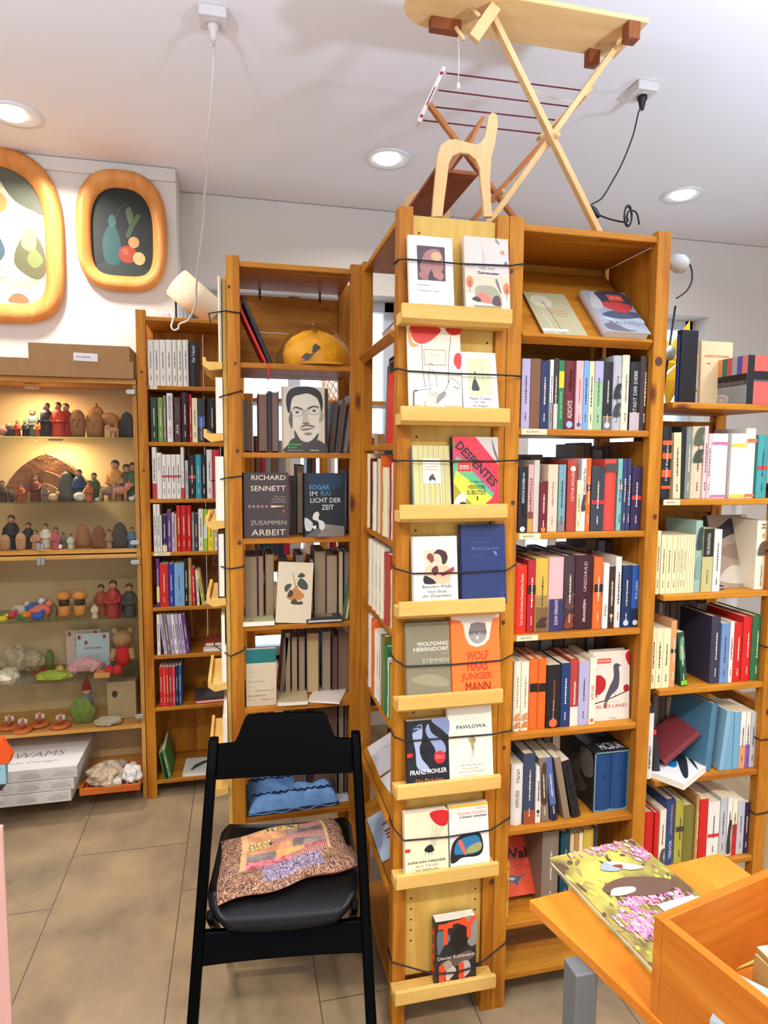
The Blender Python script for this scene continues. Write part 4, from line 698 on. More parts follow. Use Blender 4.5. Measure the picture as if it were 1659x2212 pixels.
def a17(f):
    f.r(0,0,1,1,(150,156,164)).b([(.1,.7),(.3,.98),(.95,.98),(.95,.6),(.6,.56),(.25,.62)],(54,50,60)).b([(0,.6),(.2,.98),(.3,.7),(.2,.55)],(190,184,180)).b([(.2,.45),(.5,.52),(.95,.5),(.98,.38),(.5,.32),(.15,.38)],(70,74,90)).b([(.3,.6),(.34,.72),(.6,.74),(.9,.7),(.93,.6),(.75,.48),(.55,.5)],(176,56,56)).b([(.05,.18),(.3,.2),(.5,.08),(.7,.05),(.5,.02),(.1,.05)],(96,90,92)).b([(.1,.35),(.5,.3),(.95,.36),(.98,.24),(.4,.22)],(176,194,200))
    f.r(.52,.77,.86,.92,(234,140,110)).r(.535,.777,.845,.913,(212,54,36)).blurline(.69,.865,.2,.018,(240,220,210),0,2,3).blurline(.69,.83,.26,.016,(240,220,210),0,4,3).text('MATTHIAS BRANDT',.58,.285,.5,.022,(60,50,60)).text('BLACKBIRD',.55,.235,.72,.05,(110,54,60),.008).blurline(.8,.17,.1,.01,(80,70,70),0,5)
slanted('pale olive paperback with dandelion drawings lying on the slanting shelf', 1168, 719, 1262, 597, .008, (176,166,126), a16, spc=(120,74,40))
slanted('grey painted hardcover with a red brushstroke lying on the slanting shelf', 1297, 727, 1391, 590, .026, (150,156,164), a17, spc=(196,190,184), hard=True)
# ---- face-out and lying books inside the front bookcases
def a18(f):
    f.b([(.93,.98),(1,.98),(1,.78),(.92,.84),(.88,.92)],(180,24,30)).b([(0,.5),(.05,.64),(.2,.66),(.34,.58),(.32,.46),(.16,.38),(.04,.42)],(170,24,28)).b([(.02,.44),(.1,.38),(.1,.34)],(120,14,20)).e(.91,.45,.08,.055,(160,30,34)).l([(0,.25),(.4,.3),(1,.42)],.003,(48,30,30)).b([(.55,.78),(.62,.82),(.72,.8),(.76,.78),(.7,.76),(.72,.62),(.68,.46),(.5,.36),(.36,.24),(.3,.2),(.34,.34),(.46,.5),(.56,.62)],(72,70,74)).b([(.3,.2),(.36,.18),(.38,.26)],(80,90,50)).l([(.6,.4),(.62,.33)],.001,(60,50,50))
    f.r(.12,.83,.48,.9,(214,80,64)).blurline(.3,.865,.3,.02,(240,220,210),0,3,5).blurline(.5,.265,.5,.014,(206,180,160),0,8).text('ALTES LAND',.5,.205,.84,.05,(196,66,50),.008).blurline(.55,.03,.2,.014,(150,140,130),0,3)
Dp = onY(1283, 1500, 1.66).x; De = onY(1357, 1500, 1.66).x
faceout('ivory face-out book with a dark bird and red fruits, fifth row of the tall bookcase', Dp+.004, De+.012, .8345, 1.045, 1.668, .03, (232,222,206), a18, tilt=.05, hard=True)
def lying(label, cx, cy, zb, w_, h_, thick, yaw, color, art=None, spc=None, hard=False, name='book', tilt=0, page=PAGEW, group=None, roll=0):
    """front cover upwards; w_ is the cover width, h_ its height; yaw turns it on the shelf"""
    o = book(spc or color, thick, w_, h_, hard, page=page)
    o.matrix_world = TR(cx, cy, zb) @ RZ(yaw) @ RX(tilt) @ RY(roll) @ TR(-w_/2, -h_/2, thick/2) @ Matrix(((0,1,0,0),(0,0,1,0),(1,0,0,0),(0,0,0,1)))
    f = front(o); f.r(0,0,1,1,color) if spc else None
    if art: art(f)
    f.build(o); return tag(o, label, 'book', group)
# slipcase with two volumes
def slipcase():
    a = onY(1080+1005/4.88, 1370+1600/4.88, 1.66).x; b = onY(1080+1368/4.88, 1370+1600/4.88, 1.66).x; z0 = .548; zt = onY(1080+1190/4.88, 1370+1248/4.88, 1.66).z; w_ = b-a; h = zt-z0
    t = thing('slipcase', 'open slipcase with a black and white printed top holding two blue volumes', 'slipcase', ((a+b)/2, 1.665, z0))
    th = .003; D_ = .215; m = mat((120,150,150), .5); mb = MB()
    mb.box(-w_/2, -w_/2+th, 0, D_, 0, h).box(w_/2-th, w_/2, 0, D_, 0, h).box(-w_/2, w_/2, 0, D_, 0, th).box(-w_/2, w_/2, 0, D_, h-th, h).box(-w_/2, w_/2, D_-th, D_, 0, h)
    mb.build('case', t, m)
    P_ = Print((-w_/2, 0, h), (1,0,0), (0,1,0), w_, D_); P_.r(0,0.012,1,1,(28,30,36)).b([(.05,.3),(.3,.4),(.2,.7),(.05,.6)],(90,88,90)).b([(.5,.6),(.9,.5),(.95,.9),(.6,.95)],(80,110,150)).text('HCSUR',.62,.18,.66,.2,(226,230,236),.02); P_.build(t, 'top_print')
    S_ = Print((-w_/2, D_, 0), (0,-1,0), (0,0,1), D_, h); S_.r(0,0,.988,1,(34,32,34)).b([(.5,.1),(.8,.3),(.6,.5),(.9,.8),(.4,.7),(.3,.3)],(84,74,66)).b([(.7,.5),(.95,.6),(.9,.95),(.6,.9)],(110,100,90)); S_.build(t, 'side_print')
    for i in (0, 1):
        bw = (w_-2*th-.002)/2; o = book((20,60,104), bw-.001, .2, h-2*th-.003, True); o.location = ((a+b)/2-bw/2-.0005+i*(bw+.001), 1.671, z0+th)
        sp = spine(o); sp.text('12'[i],.5,.6,.1 if i == 0 else .22,.07,(10,24,50),.006); sp.build(o); tag(o, 'dark blue volume numbered %s inside the slipcase' % ('one', 'two')[i], 'book', 'blue volumes in the slipcase')
slipcase()
# low shelf of D (z .256): orange book, yellow book, tall volumes
def a19(f): f.r(0,0,1,1,(206,66,30)).text('Der',.3,.74,.26,.07,(70,26,20),.004).text('Wal',.5,.6,.66,.16,(44,22,30),.02).text('und das',.6,.5,.3,.04,(110,40,24)).text('Ende',.56,.44,.2,.04,(110,40,24)).text('der Welt',.66,.39,.36,.05,(110,40,24)).b([(0,.26),(.2,.3),(.5,.27),(.7,.3),(.5,.22),(.42,.14),(.3,.2),(.1,.18)],(66,76,92)).b([(.2,.27),(.4,.25),(.3,.22)],(190,196,200))
o = book((214,90,40), .034, .125, .19, False, page=PAGE); o.matrix_world = TR(.775, 1.700, .262) @ RX(-.62) @ TR(0, .034/2, .018) @ RZ(-math.pi/2); o.location.z += .004
f = front(o); a19(f); f.build(o); tag(o, 'orange paperback with black title leaning back in the lowest book row of the tall bookcase', 'book')
o = book((224,168,40), .011, .15, .175, True, page=PAGE); o.location = (.7585, 1.652, .262); sp = spine(o); sp.blurline(.5,.5,.4,.35,(90,60,20),1,4,9).blurline(.5,.9,.04,.5,(90,60,20),1,2,2); sp.build(o); tag(o, 'thin yellow book standing against the post beside the orange paperback', 'book')
xs = .88
for col, th_, h_, d_, lb in (('taupe', .055, .245, .24, 'big grey-brown volume beside the orange paperback, lowest book row'), ('petrol', .030, .235, .22, 'dark teal volume right after the big grey-brown one'), ('beige', .014, .225, .21, 'thin beige book after the teal volume, lowest book row'), ('tan', .014, .225, .2, 'thin tan book after the beige one, lowest book row'), ('cream', .014, .225, .2, 'thin cream book before the mustard volume, lowest book row'), ('mustard', .034, .235, .21, 'mustard brown volume near the end post, lowest book row'), ('charcoal', .014, .24, .2, 'slim blue-black book at the end post, lowest book row')):
    o = book(col, th_-.001, d_, h_, th_ > .02, page=PAGE); o.location = (xs+th_/2, 1.675, .2568); xs += th_+(.0065 if th_ > .05 else .001); tag(o, lb, 'book', 'lowest book row of the tall bookcase'); spine_art(o, {'_light': col in ('beige','cream','tan')}, int(xs*1000))
# E row: leaning illustrated book, navy flat
def a20(f): f.r(0,0,1,1,(150,130,110)).b([(.0,.75),(.3,.85),(.6,.95),(.95,.8),(.5,.72),(.2,.66)],(40,38,44)).b([(.05,.1),(.4,.3),(.9,.2),(.8,.05)],(196,186,170)).b([(.1,.5),(.6,.6),(.9,.45),(.5,.38)],(128,104,84))
o = book((60,58,66), .02, .16, .235, True); o.matrix_world = TR(1.470, 1.69, 1.2195) @ RZ(.06) @ RX(-.30) @ TR(0, .012, .0) @ RZ(-math.pi/2); f = front(o); a20(f); f.build(o); tag(o, 'brownish picture book with a dark eagle leaning back beside the white bird book', 'book')
def a21(f): f.r(0,0,1,1,(226,212,176)).b([(.1,.1),(.3,.2),(.2,.3)],(90,80,80))
o = book('navy', .014, .15, .2, True); o.matrix_world = TR(1.395, 1.74, 1.2195) @ RX(-.25) @ TR(0, .012, .0) @ RZ(-math.pi/2); f = front(o); a21(f); f.build(o); tag(o, 'plain cream cover with navy edge leaning behind the white paperback, low bookcase', 'book')
lying('flat navy book under the leaning cream cover in the low bookcase', 1.418, 1.700, 1.2195, .10, .055, .012, 0, 'navy', hard=True)
# E fifth row: messy middle
o = book((30,34,44), .034, .16, .225, True); o.matrix_world = TR(1.262, 1.656, .650) @ RY(-.16) @ RZ(-.5) @ TR(-.017, 0, 0); sp = spine(o); sp.r(.0,.6,1,.67,(206,60,50)).blurline(.5,.8,.22,.3,(220,220,220),1,3,8); sp.build(o); b_ = back(o); b_.r(.1,.06,.5,.16,(206,196,186)).blurline(.5,.5,.5,.02,(90,90,90),0,3,12).blurline(.5,.44,.5,.02,(90,90,90),0,5,12); b_.build(o); tag(o, 'black hardcover with red band leaning over in the untidy row of the low bookcase', 'book')
o = book((110,40,44), .024, .11, .15, True, page=mat((206,190,160), .9)); o.matrix_world = TR(1.312, 1.675, .690) @ RZ(.1) @ RX(.15) @ RY(.95) @ TR(0, 0, -.03); tag(o, 'maroon hardcover fallen sideways with its pages up, untidy row of the low bookcase', 'book')
def a22(f): f.r(0,0,1,1,(226,226,224)).b([(.0,.8),(.3,.95),(.4,.6),(.2,.4)],(20,70,110)).b([(.2,.9),(.45,.9),(.9,.3),(.8,.25)],(30,34,44)).b([(.5,.9),(.6,.92),(.95,.6)],(40,34,36)).b([(.2,.55),(.42,.6),(.5,.42),(.3,.4)],(20,110,170))
lying('white paperback with blue and black brushstrokes lying across the untidy shelf front', 1.335, 1.675, .6425, .125, .20, .018, -1.05, (226,226,224), a22)
o = book((70,110,130), .03, .18, .215, True); o.matrix_world = TR(1.462, 1.665, .6425) @ RZ(.22) @ RY(.10) @ TR(-.03, 0, 0); tag(o, 'dark blue-grey hardcover angled beside the pale blue books, low bookcase', 'book')
# ---- B: face-out covers behind the chair
def xB(px, py=1100, Y=2.17): return onY(px, py, Y).x
def a_face(f):
    f.r(0,0,1,1,(196,184,160)).b([(.03,.0),(.1,.12),(.26,.22),(.75,.2),(.98,.14),(1,.0)],(58,56,50)).b([(.12,.86),(.1,.72),(.14,.6),(.2,.38),(.16,.56),(.14,.72)],(40,36,34))
    f.b([(.17,.62),(.17,.8),(.3,.93),(.6,.95),(.84,.88),(.9,.7),(.92,.5),(.86,.3),(.72,.2),(.56,.16),(.4,.2),(.27,.34),(.2,.48)],(206,196,178)).b([(.86,.46),(.96,.5),(.97,.6),(.9,.62)],(150,140,124))
    f.b([(.1,.62),(.06,.8),(.14,.94),(.36,1),(.7,1),(.9,.92),(.96,.76),(.92,.62),(.88,.74),(.8,.84),(.6,.9),(.4,.88),(.24,.84),(.18,.74),(.16,.62)],(34,30,28)).b([(.16,.6),(.12,.48),(.2,.36),(.22,.5),(.2,.62)],(90,80,70))
    f.b([(.2,.655),(.3,.70),(.46,.665),(.46,.65),(.3,.675)],(44,38,34)).b([(.58,.68),(.74,.72),(.86,.7),(.86,.685),(.74,.70),(.6,.665)],(44,38,34)).e(.33,.61,.055,.018,(120,108,96)).e(.74,.64,.055,.018,(120,108,96)).e(.33,.61,.02,.016,(30,26,26)).e(.74,.64,.02,.016,(30,26,26))
    f.b([(.47,.62),(.46,.5),(.45,.46),(.54,.43),(.64,.46),(.6,.5),(.58,.62)],(176,164,146)).e(.54,.445,.09,.016,(96,86,78)).b([(.4,.37),(.55,.4),(.72,.385),(.76,.4),(.7,.42),(.55,.43),(.44,.41),(.38,.36)],(110,98,88)).b([(.4,.35),(.55,.37),(.74,.37),(.6,.345),(.5,.335)],(120,90,84)).b([(.48,.29),(.6,.31),(.7,.29),(.6,.26)],(130,118,104)).b([(.26,.34),(.4,.2),(.56,.16),(.7,.2),(.84,.3),(.78,.16),(.55,.08),(.3,.16)],(62,58,54))
    for x, y in ((.33,.615),(.74,.645)): f.l([(x+.14*math.cos(t), y-.01+.055*math.sin(t)) for t in [6.2832*i/16 for i in range(17)]],.0011,(70,66,64))
    f.l([(.46,.63),(.53,.645),(.61,.65)],.0012,(70,66,64)).text('Permanent',.26,.125,.3,.03,(70,190,60),.012).text('Record',.2,.08,.2,.03,(70,190,60),.012).text('Meine Geschichte',.28,.035,.36,.02,(226,222,214),.006).blurline(.74,.035,.22,.018,(200,196,190),0,4)
faceout('black and white portrait book of a man with glasses standing face-out', xB(613,900), xB(702,900), 1.635, onY(620,834,2.175).z, 2.172, .03, (196,184,160), a_face, tilt=.06, hard=True)
def a_rs(f):
    f.text('RICHARD',.55,.925,.76,.075,(214,200,176),.006).text('SENNETT',.54,.76,.78,.08,(214,200,176),.006).text('Was unsere',.8,.635,.26,.026,(160,146,126)).text('Gesellschaft',.78,.595,.3,.026,(160,146,126)).text('zusammenhält',.76,.555,.34,.026,(160,146,126)).text('ZUSAMMEN',.54,.235,.8,.068,(214,200,176),.006).text('ARBEIT',.54,.085,.76,.09,(214,200,176),.001)
    for i in range(5): f.e(.12+i*.095,.485,.032,.022,(150,110,92))
    f.p([(.6,.5),(.9,.49),(.9,.483),(.6,.465)],(214,190,160)).e(.88,.41,.025,.018,(190,80,50)).blurline(.84,.365,.16,.014,(150,60,44),0,3)
faceout('dark brown face-out book with pale serif capitals, third shelf behind the chair', xB(527), xB(624), 1.3475, onY(530,1021,2.17).z, 2.166, .03, (58,46,46), a_rs, tilt=.03, hard=True)
def a_er(f):
    f.b([(.1,.98),(.5,.99),(.9,.96),(.9,.8),(.5,.7),(.2,.8)],(20,44,66)).p([(.25,0),(.5,.2),(.98,.16),(.98,0)],(120,112,100)).p([(0,0),(.3,0),(.5,.2),(.2,.1)],(90,84,78)).text('EDGAR',.37,.78,.5,.075,(66,140,180),.01).text('IM',.22,.68,.18,.075,(220,226,230),.012).text('RAI',.52,.68,.24,.075,(66,120,150),.008).text('LICHT DER',.52,.575,.76,.075,(200,206,210),.01).text('ZEIT',.57,.465,.3,.075,(190,206,214),.01)
    f.b([(.02,.12),(.0,.3),(.14,.26),(.2,.2),(.15,.1)],(190,190,186)).b([(.22,.36),(.3,.4),(.36,.36),(.34,.28),(.46,.24),(.5,.16),(.44,.1),(.36,.14),(.33,.24),(.2,.28)],(206,204,198)).b([(.18,.16),(.28,.18),(.26,.12)],(220,220,216)).l([(.02,.14),(.1,.13)],.002,(220,220,216)).l([(.03,.1),(.1,.1)],.002,(200,200,196)).l([(.45,.12),(.52,.09)],.002,(40,40,40))
faceout('black face-out book with blue and white letters and a small dancer', xB(658), xB(745), 1.3475, onY(660,1022,2.17).z, 2.166, .034, (18,22,28), a_er, tilt=.03, hard=True)
def a_pear(f):
    f.r(0,0,.012,1,(200,186,160)).b([(.27,.42),(.34,.5),(.46,.56),(.54,.62),(.6,.56),(.72,.5),(.78,.44),(.66,.38),(.5,.36),(.36,.38)],(170,112,50)).b([(.3,.44),(.36,.54),(.46,.5),(.4,.42)],(50,40,26)).b([(.56,.64),(.66,.74),(.84,.66),(.86,.56),(.7,.56)],(52,60,44)).b([(.56,.76),(.66,.83),(.78,.78),(.68,.75)],(48,54,40)).b([(.26,.5),(.2,.58),(.3,.64),(.4,.62)],(60,64,50)).b([(.4,.34),(.5,.4),(.6,.35),(.72,.36),(.74,.31),(.56,.3),(.44,.31)],(50,56,42)).l([(.52,.6),(.46,.72),(.42,.82)],.002,(90,60,36),True)
faceout('pale face-out book with a painted pear, tilted sideways on the fourth shelf behind the chair', xB(594,1280), xB(670,1280), 1.058, 1.058+.205, 2.156, .018, (206,190,160), a_pear, tilt=.15, lean=.07, spc=(200,184,150))
def a_gr(f): f.r(0,.76,1,1,(24,100,96)).text('Frau',.14,.67,.2,.03,(176,160,140)).text('Magnussons',.36,.60,.62,.04,(176,160,140)).text('Kunst,',.16,.515,.26,.035,(176,160,140)).text('die letzten',.32,.44,.56,.035,(150,136,118)).text('Dinge',.16,.345,.26,.035,(176,160,140)).blurline(.6,.27,.6,.014,(120,106,90),0,2).text('des Lebens zu',.34,.19,.6,.035,(120,106,92),.006).text('ordnen',.18,.12,.28,.03,(176,160,140)).blurline(.7,.11,.4,.012,(120,106,90),0,5)
faceout('beige face-out book with a green top strip, fifth shelf behind the chair', xB(532,1480), xB(597,1480), .765, onY(535,1405,2.17).z, 2.168, .02, (206,186,156), a_gr, tilt=.04)
lying('flat pale green book at the front of the fourth shelf behind the chair', .060, 2.205, 1.0505, .105, .11, .016, .02, (176,170,120), lambda f: f.b([(.2,.1),(.35,.14),(.3,.2),(.22,.18)],(110,60,40)))
lying('flat black book with a gilt picture on the fourth shelf behind the chair', .285, 2.205, 1.0505, .125, .11, .013, 0, (40,40,48), lambda f: f.r(.25,.3,.75,.85,(130,112,74)).r(.15,.18,.85,.2,(150,140,110)), hard=True)
o = book((90,110,60), .012, .12, .22, True, page=PAGEW); o.matrix_world = TR(.362, 2.29, 1.051) @ RY(.15) @ RZ(math.pi); tag(o, 'thin book with white pages leaning on the post, fourth shelf behind the chair', 'book')
lying('flat cream book in shiny film at the front of the fifth shelf behind the chair', .176, 2.215, .7645, .105, .13, .014, -.05, (176,156,116))
lying('flat pale pink booklet at the front edge of the fifth shelf behind the chair', .305, 2.220, .7645, .115, .15, .008, -.35, (214,200,186), page=PAGEW)
# black and red notebooks leaning on the top shelf behind the chair
for i, (x, c1, lb) in enumerate(((.075, 'black', 'black notebook with red edges leaning on the post above the yellow cap shelf'), (.052, 'red', 'red notebook leaning between the black one and the post, top shelf behind the chair'))):
    o = book(c1, .013 if i == 0 else .008, .13, .215, True, page=mat('red')); o.matrix_world = TR(x+.026 if i == 0 else x+.034, 2.175, 1.927) @ RY(-.40 if i == 0 else -.44) @ TR(.0065, 0, 0); tag(o, lb, 'notebook', 'notebooks on the top shelf behind the chair')
rb = MB().tube([(.098, 2.158, 1.925), (.100, 2.147, 1.922), (.101, 2.147, 1.895), (.097, 2.147, 1.87)], .0022, mat('scarlet'), 5).build('ribbon', None); tag(rb, 'red bookmark ribbon hanging over the shelf edge below the notebooks', 'ribbon')
# A: flat books
lying('flat white book under a brown one in the sixth row of the wall bookcase', -.075, 3.14, .6905, .19, .13, .022, 0, (220,212,196), hard=True, group=None)
lying('flat brown book lying on the white one in the sixth row of the wall bookcase', -.078, 3.145, .7127, .18, .12, .020, .03, 'rust', hard=True)
lying('flat dark picture book in the seventh row of the wall bookcase', -.10, 3.16, .4405, .24, .17, .016, .06, (70,66,64), lambda f: f.b([(.2,.2),(.8,.3),(.7,.8),(.3,.7)],(96,90,86)), hard=True, spc='red')
lying('flat grey book at the end of the fifth row of the wall bookcase', -.115, 3.13, .9185, .11, .12, .022, 0, (130,116,100), hard=True)
lying('large white album on the lowest shelf of the wall bookcase', -.170, 3.14, .0855, .21, .15, .02, -.04, (216,216,206), lambda f: f.r(.06,.06,.94,.94,(206,206,198)), hard=True)
rb = MB().tube([Vector(p) for p in smooth_path([(-.235,3.085,.112),(-.225,3.12,.112),(-.19,3.15,.113),(-.14,3.17,.112),(-.17,3.15,.114),(-.215,3.11,.113),(-.24,3.085,.112)], 4)], .003, mat('dark green'), 5).build('ribbon', None); tag(rb, 'dark green looped ribbon on the large white album', 'ribbon')
# ---- S: books facing the aisle (seen at a grazing angle)
def srow(where, z, items, hfrac=None):
    for k, it in enumerate(items):
        ya, yb, h_, col, dp = it[:5]; lb = it[5]
        o = book(col, yb-ya-.001, dp, h_, yb-ya > .025, page=PAGEW); o.matrix_world = TR(.415+(it[6] if len(it) > 6 else 0), (ya+yb)/2, z+.0008) @ RZ(-math.pi/2)
        spine_art(o, {'_light': sum(PAL[col] if isinstance(col, str) else col) > 420}, k*3+len(where)); tag(o, lb+', '+where, 'book', 'books facing the aisle, '+where)
# second row: big face-out boards
def a_red(f): f.r(0,0,1,1,(206,50,30)).l([(.55,.1),(.75,.2),(.9,.3)],.003,(110,20,16)).l([(.7,.18),(.85,.1)],.003,(110,20,16)).l([(.8,.22),(.86,.34)],.003,(110,20,16))
def xface(lb, Ya, Yb, z, h_, X, th_, col, art, tilt=.03, hard=True):
    o = book(col, th_, Yb-Ya, h_, hard, page=PAGEW); o.matrix_world = TR(X, Yb, z) @ RY(tilt) @ TR(th_/2, 0, 0) @ RZ(math.pi)
    f = front(o); art(f); f.build(o); return tag(o, lb, 'book', 'face-out books facing the aisle')
xface('bright red face-out book with fine dark branches in the side bookcase', 1.69, 1.86, 1.661, .205, .430, .012, 'scarlet', a_red)
xface('black framed album behind the red face-out book in the side bookcase', 1.69, 1.96, 1.661, .265, .452, .014, 'black', lambda f: f.r(.04,.04,.96,.96,(200,190,170)).r(.06,.06,.94,.94,(40,40,46)).b([(.4,.5),(.6,.9),(.5,.95)],(190,70,60)).b([(.6,.6),(.8,.9),(.7,.95)],(150,140,130)))
xface('grey album standing behind the black framed one in the side bookcase', 1.98, 2.06, 1.661, .255, .47, .02, 'grey', lambda f: None)
srow('third row of side bookcase', 1.392, [(1.690,1.712,.215,'ivory',.15,'ivory paperback'),(1.713,1.728,.215,'white',.15,'white paperback'),(1.732,1.752,.225,'crimson',.16,'tall crimson book',.0),(1.755,1.768,.19,'white',.15,'slim white book'),(1.772,1.84,.20,'cream',.05,'wide cream face-like book with dark lettering'),(1.845,1.865,.235,'orange',.16,'orange book'),(1.87,1.90,.225,'beige',.16,'beige book'),(1.905,1.92,.225,'charcoal',.16,'charcoal book'),(1.925,1.975,.215,'ivory',.15,'thick ivory book'),(1.98,2.01,.225,'maroon',.15,'maroon book'),(2.015,2.06,.24,'cream',.15,'cream book near the corner')])
srow('fourth row of side bookcase', 1.14, [(1.690,1.708,.165,'pink',.12,'small pink paperback'),(1.71,1.73,.165,'cream',.12,'small cream paperback'),(1.735,1.81,.205,'brick red',.17,'very thick faded red volume'),(1.815,1.865,.215,'ivory',.17,'ivory series volume nearest the red one'),(1.868,1.918,.215,'ivory',.17,'ivory series volume in the middle'),(1.921,1.975,.215,'ivory',.17,'ivory series volume farther in'),(1.98,2.04,.215,'ivory',.17,'ivory series volume in the corner')])
srow('fifth row of side bookcase', .868, [(1.690,1.705,.165,'olive',.13,'olive paperback'),(1.707,1.722,.165,'lime',.13,'moss green paperback'),(1.724,1.738,.17,'rust',.13,'rust paperback'),(1.74,1.757,.175,'white',.13,'white paperback'),(1.76,1.79,.205,'green',.17,'tall green book'),(1.795,1.83,.225,'olive',.19,'tall dark olive book'),(1.835,1.86,.215,'light grey',.17,'pale grey book'),(1.862,1.89,.215,'white',.17,'white picture book'),(1.892,1.93,.215,'ivory',.17,'ivory picture book'),(1.935,1.98,.235,'orange',.19,'orange and blue album'),(1.985,2.03,.24,'white',.19,'white album in the corner')])
def sl_lying(lb, X, Y, z, w_, h_, th_, slope, yaw, col, art, page=PAGEW):
    o = book(col, th_, w_, h_, False, page=page); o.matrix_world = TR(X, Y, z) @ RY(-slope) @ RZ(-math.pi/2+yaw) @ TR(-w_/2, -h_/2, th_/2) @ Matrix(((0,1,0,0),(0,0,1,0),(1,0,0,0),(0,0,0,1)))
    f = front(o); art(f) if art else None; f.build(o); return tag(o, lb, 'magazine' if th_ < .01 else 'book')
s0 = math.atan2(.25, .251)
for lb, Y_, w_, th_, col, xo in (('brown-backed card leaning on the slanting top shelf of the side bookcase', 1.98, .14, .004, 'taupe', .0), ('thin picture board leaning on the slanting top shelf of the side bookcase', 1.86, .12, .006, 'khaki', .0), ('dark red book leaning on the slanting top shelf near the column', 1.745, .10, .02, 'maroon', 0)):
    o = book(col, th_, w_, .2, False, page=PAGEW); o.matrix_world = TR(.412, Y_+w_/2, 1.953) @ RY(math.pi/2-s0) @ TR(-th_/2-.001, 0, 0.002) @ RZ(math.pi); tag(o, lb, 'book')
s1 = math.atan2(.14, .251); s2 = math.atan2(.12, .251)
sl_lying('large pale magazine with a faint plant drawing, lower slanting shelf of the side bookcase', .53, 1.99, .673, .2, .24, .004, s1, 0, (214,210,214), lambda f: f.l([(.3,.2),(.5,.5),(.7,.9)],.002,(130,130,140),True).e(.3,.4,.06,.04,(120,110,120)).b([(.5,.5),(.62,.56),(.55,.62)],(150,150,156)))
sl_lying('thin white book with a blue sketch on the lower slanting shelf near the column', .52, 1.77, .667, .2, .2, .012, s1, .1, (222,222,226), lambda f: f.b([(.3,.5),(.45,.6),(.4,.7)],(110,150,190)).b([(.55,.5),(.65,.6),(.6,.66)],(110,150,190)))
sl_lying('pale blue magazine with a red word on the lowest slanting shelf of the side bookcase', .53, 1.89, .463, .23, .27, .006, s2, 0, (190,206,226), lambda f: f.text('MINI',.6,.25,.6,.2,(190,80,90),.03).l([(.1,.5),(.9,.6)],.002,(120,150,180)))
# ================================================================== black folding chair with a patchwork cushion
BLK = mat((2,2,2), .3, .03); BLKM = mat((3,3,3), .5, .05)
ch = thing('folding_chair', 'black wooden folding chair with a curved backrest, facing the camera', 'chair', (.128, 1.864, 0), math.radians(-6))
def ypost(z): return -.42*(.79-z)/.79
for s in (-1, 1):
    xb, xt = s*.232, s*.210
    pts = [(xt+(xb-xt)*(.79-z)/.79, ypost(z), z) for z in (.0,.25,.5,.72,.792)]
    mb = MB()
    for (a, b), (w0, w1) in zip(zip(pts, pts[1:]), ((.030,.034),(.034,.036),(.036,.030),(.030,.024))): pass
    vs = []; fs = []; ws = (.020,.032,.036,.032,.024)
    for p, w_ in zip(pts, ws): vs += [(p[0]-.014, p[1]-w_/2, p[2]), (p[0]+.014, p[1]-w_/2, p[2]), (p[0]+.014, p[1]+w_/2, p[2]), (p[0]-.014, p[1]+w_/2, p[2])]
    for k in range(4): fs += [(4*k+j, 4*k+(j+1) % 4, 4*k+4+(j+1) % 4, 4*k+4+j) for j in range(4)]
    fs += [(3,2,1,0), (16,17,18,19)]; mb.add(vs, fs).build('leg', ch, BLK, .005)
    MB().beam((s*.190, -.255, .425), (s*.193, .115, .0), .026, .018, None, (1, 0, 0)).build('leg', ch, BLK, .004)
# curved backrest
def curved_plate(outline_top, z0, n=24, xw=.198, sag=.014, th=.010, y=lambda z: ypost(z)):
    mb = MB(); vs = []
    for i in range(n+1):
        x = -xw+2*xw*i/n; u = x/xw; bow = sag*(1-u*u)
        for z in (z0(x), outline_top(x)): vs += [(x, y(z)+bow-th/2, z), (x, y(z)+bow+th/2, z)]
    fs = []
    for i in range(n):
        a, b = 4*i, 4*i+4; fs += [(a, b, b+2, a+2), (a+1, a+3, b+3, b+1), (a+2, b+2, b+3, a+3), (a, a+1, b+1, b)]
    fs += [(0, 2, 3, 1), (4*n, 4*n+1, 4*n+3, 4*n+2)]
    return mb.add(vs, fs, None, None, False)
def btop(x):
    a = abs(x); lo, hi = .776, .842
    if a < .115: return hi+.002*(1-a/.115)
    if a > .152: return lo
    t = (a-.115)/.037; return hi+(lo-hi)*(3*t*t-2*t*t*t)
curved_plate(btop, lambda x: .690-.004*(1-(x/.2)**2), 48).build('backrest', ch, BLK, .003)
curved_plate(lambda x: .362-.006*(1-(x/.2)**2), lambda x: .294, 24, .217, .008, .016, lambda z: ypost(z)).build('cross_rail', ch, BLK, .004)
MB().box(-.19, .19, .055, .070, .05, .09).build('rear_stretcher', ch, BLKM, .003)
# moulded seat
mb = MB(); nx, ny = 16, 18; vs = []; fs = []
for j in range(ny+1):
    v = j/ny; y = -.275+.385*v
    z = .452+.004*math.cos(v*6)-(.0 if v > .25 else .055*((.25-v)/.25)**2)
    hw = .203*(1-(.30*((.22-v)/.22)**3 if v < .22 else 0)-(.10*((v-.85)/.15)**2 if v > .85 else 0))
    for i in range(nx+1): u = 2*i/nx-1; vs.append((hw*u, y, z-.010*(1-u*u)))
N0 = len(vs); vs += [(x, y+.002, z-.011) for x, y, z in vs]
for j in range(ny):
    for i in range(nx): a = j*(nx+1)+i; fs += [(a, a+1, a+nx+2, a+nx+1), (N0+a, N0+a+nx+1, N0+a+nx+2, N0+a+1)]
for i in range(nx): a = i; b = ny*(nx+1)+i; fs += [(a, N0+a, N0+a+1, a+1), (b, b+1, N0+b+1, N0+b)]
for j in range(ny): a = j*(nx+1); b = a+nx; fs += [(a, a+nx+1, N0+a+nx+1, N0+a), (b, N0+b, N0+b+nx+1, b+nx+1)]
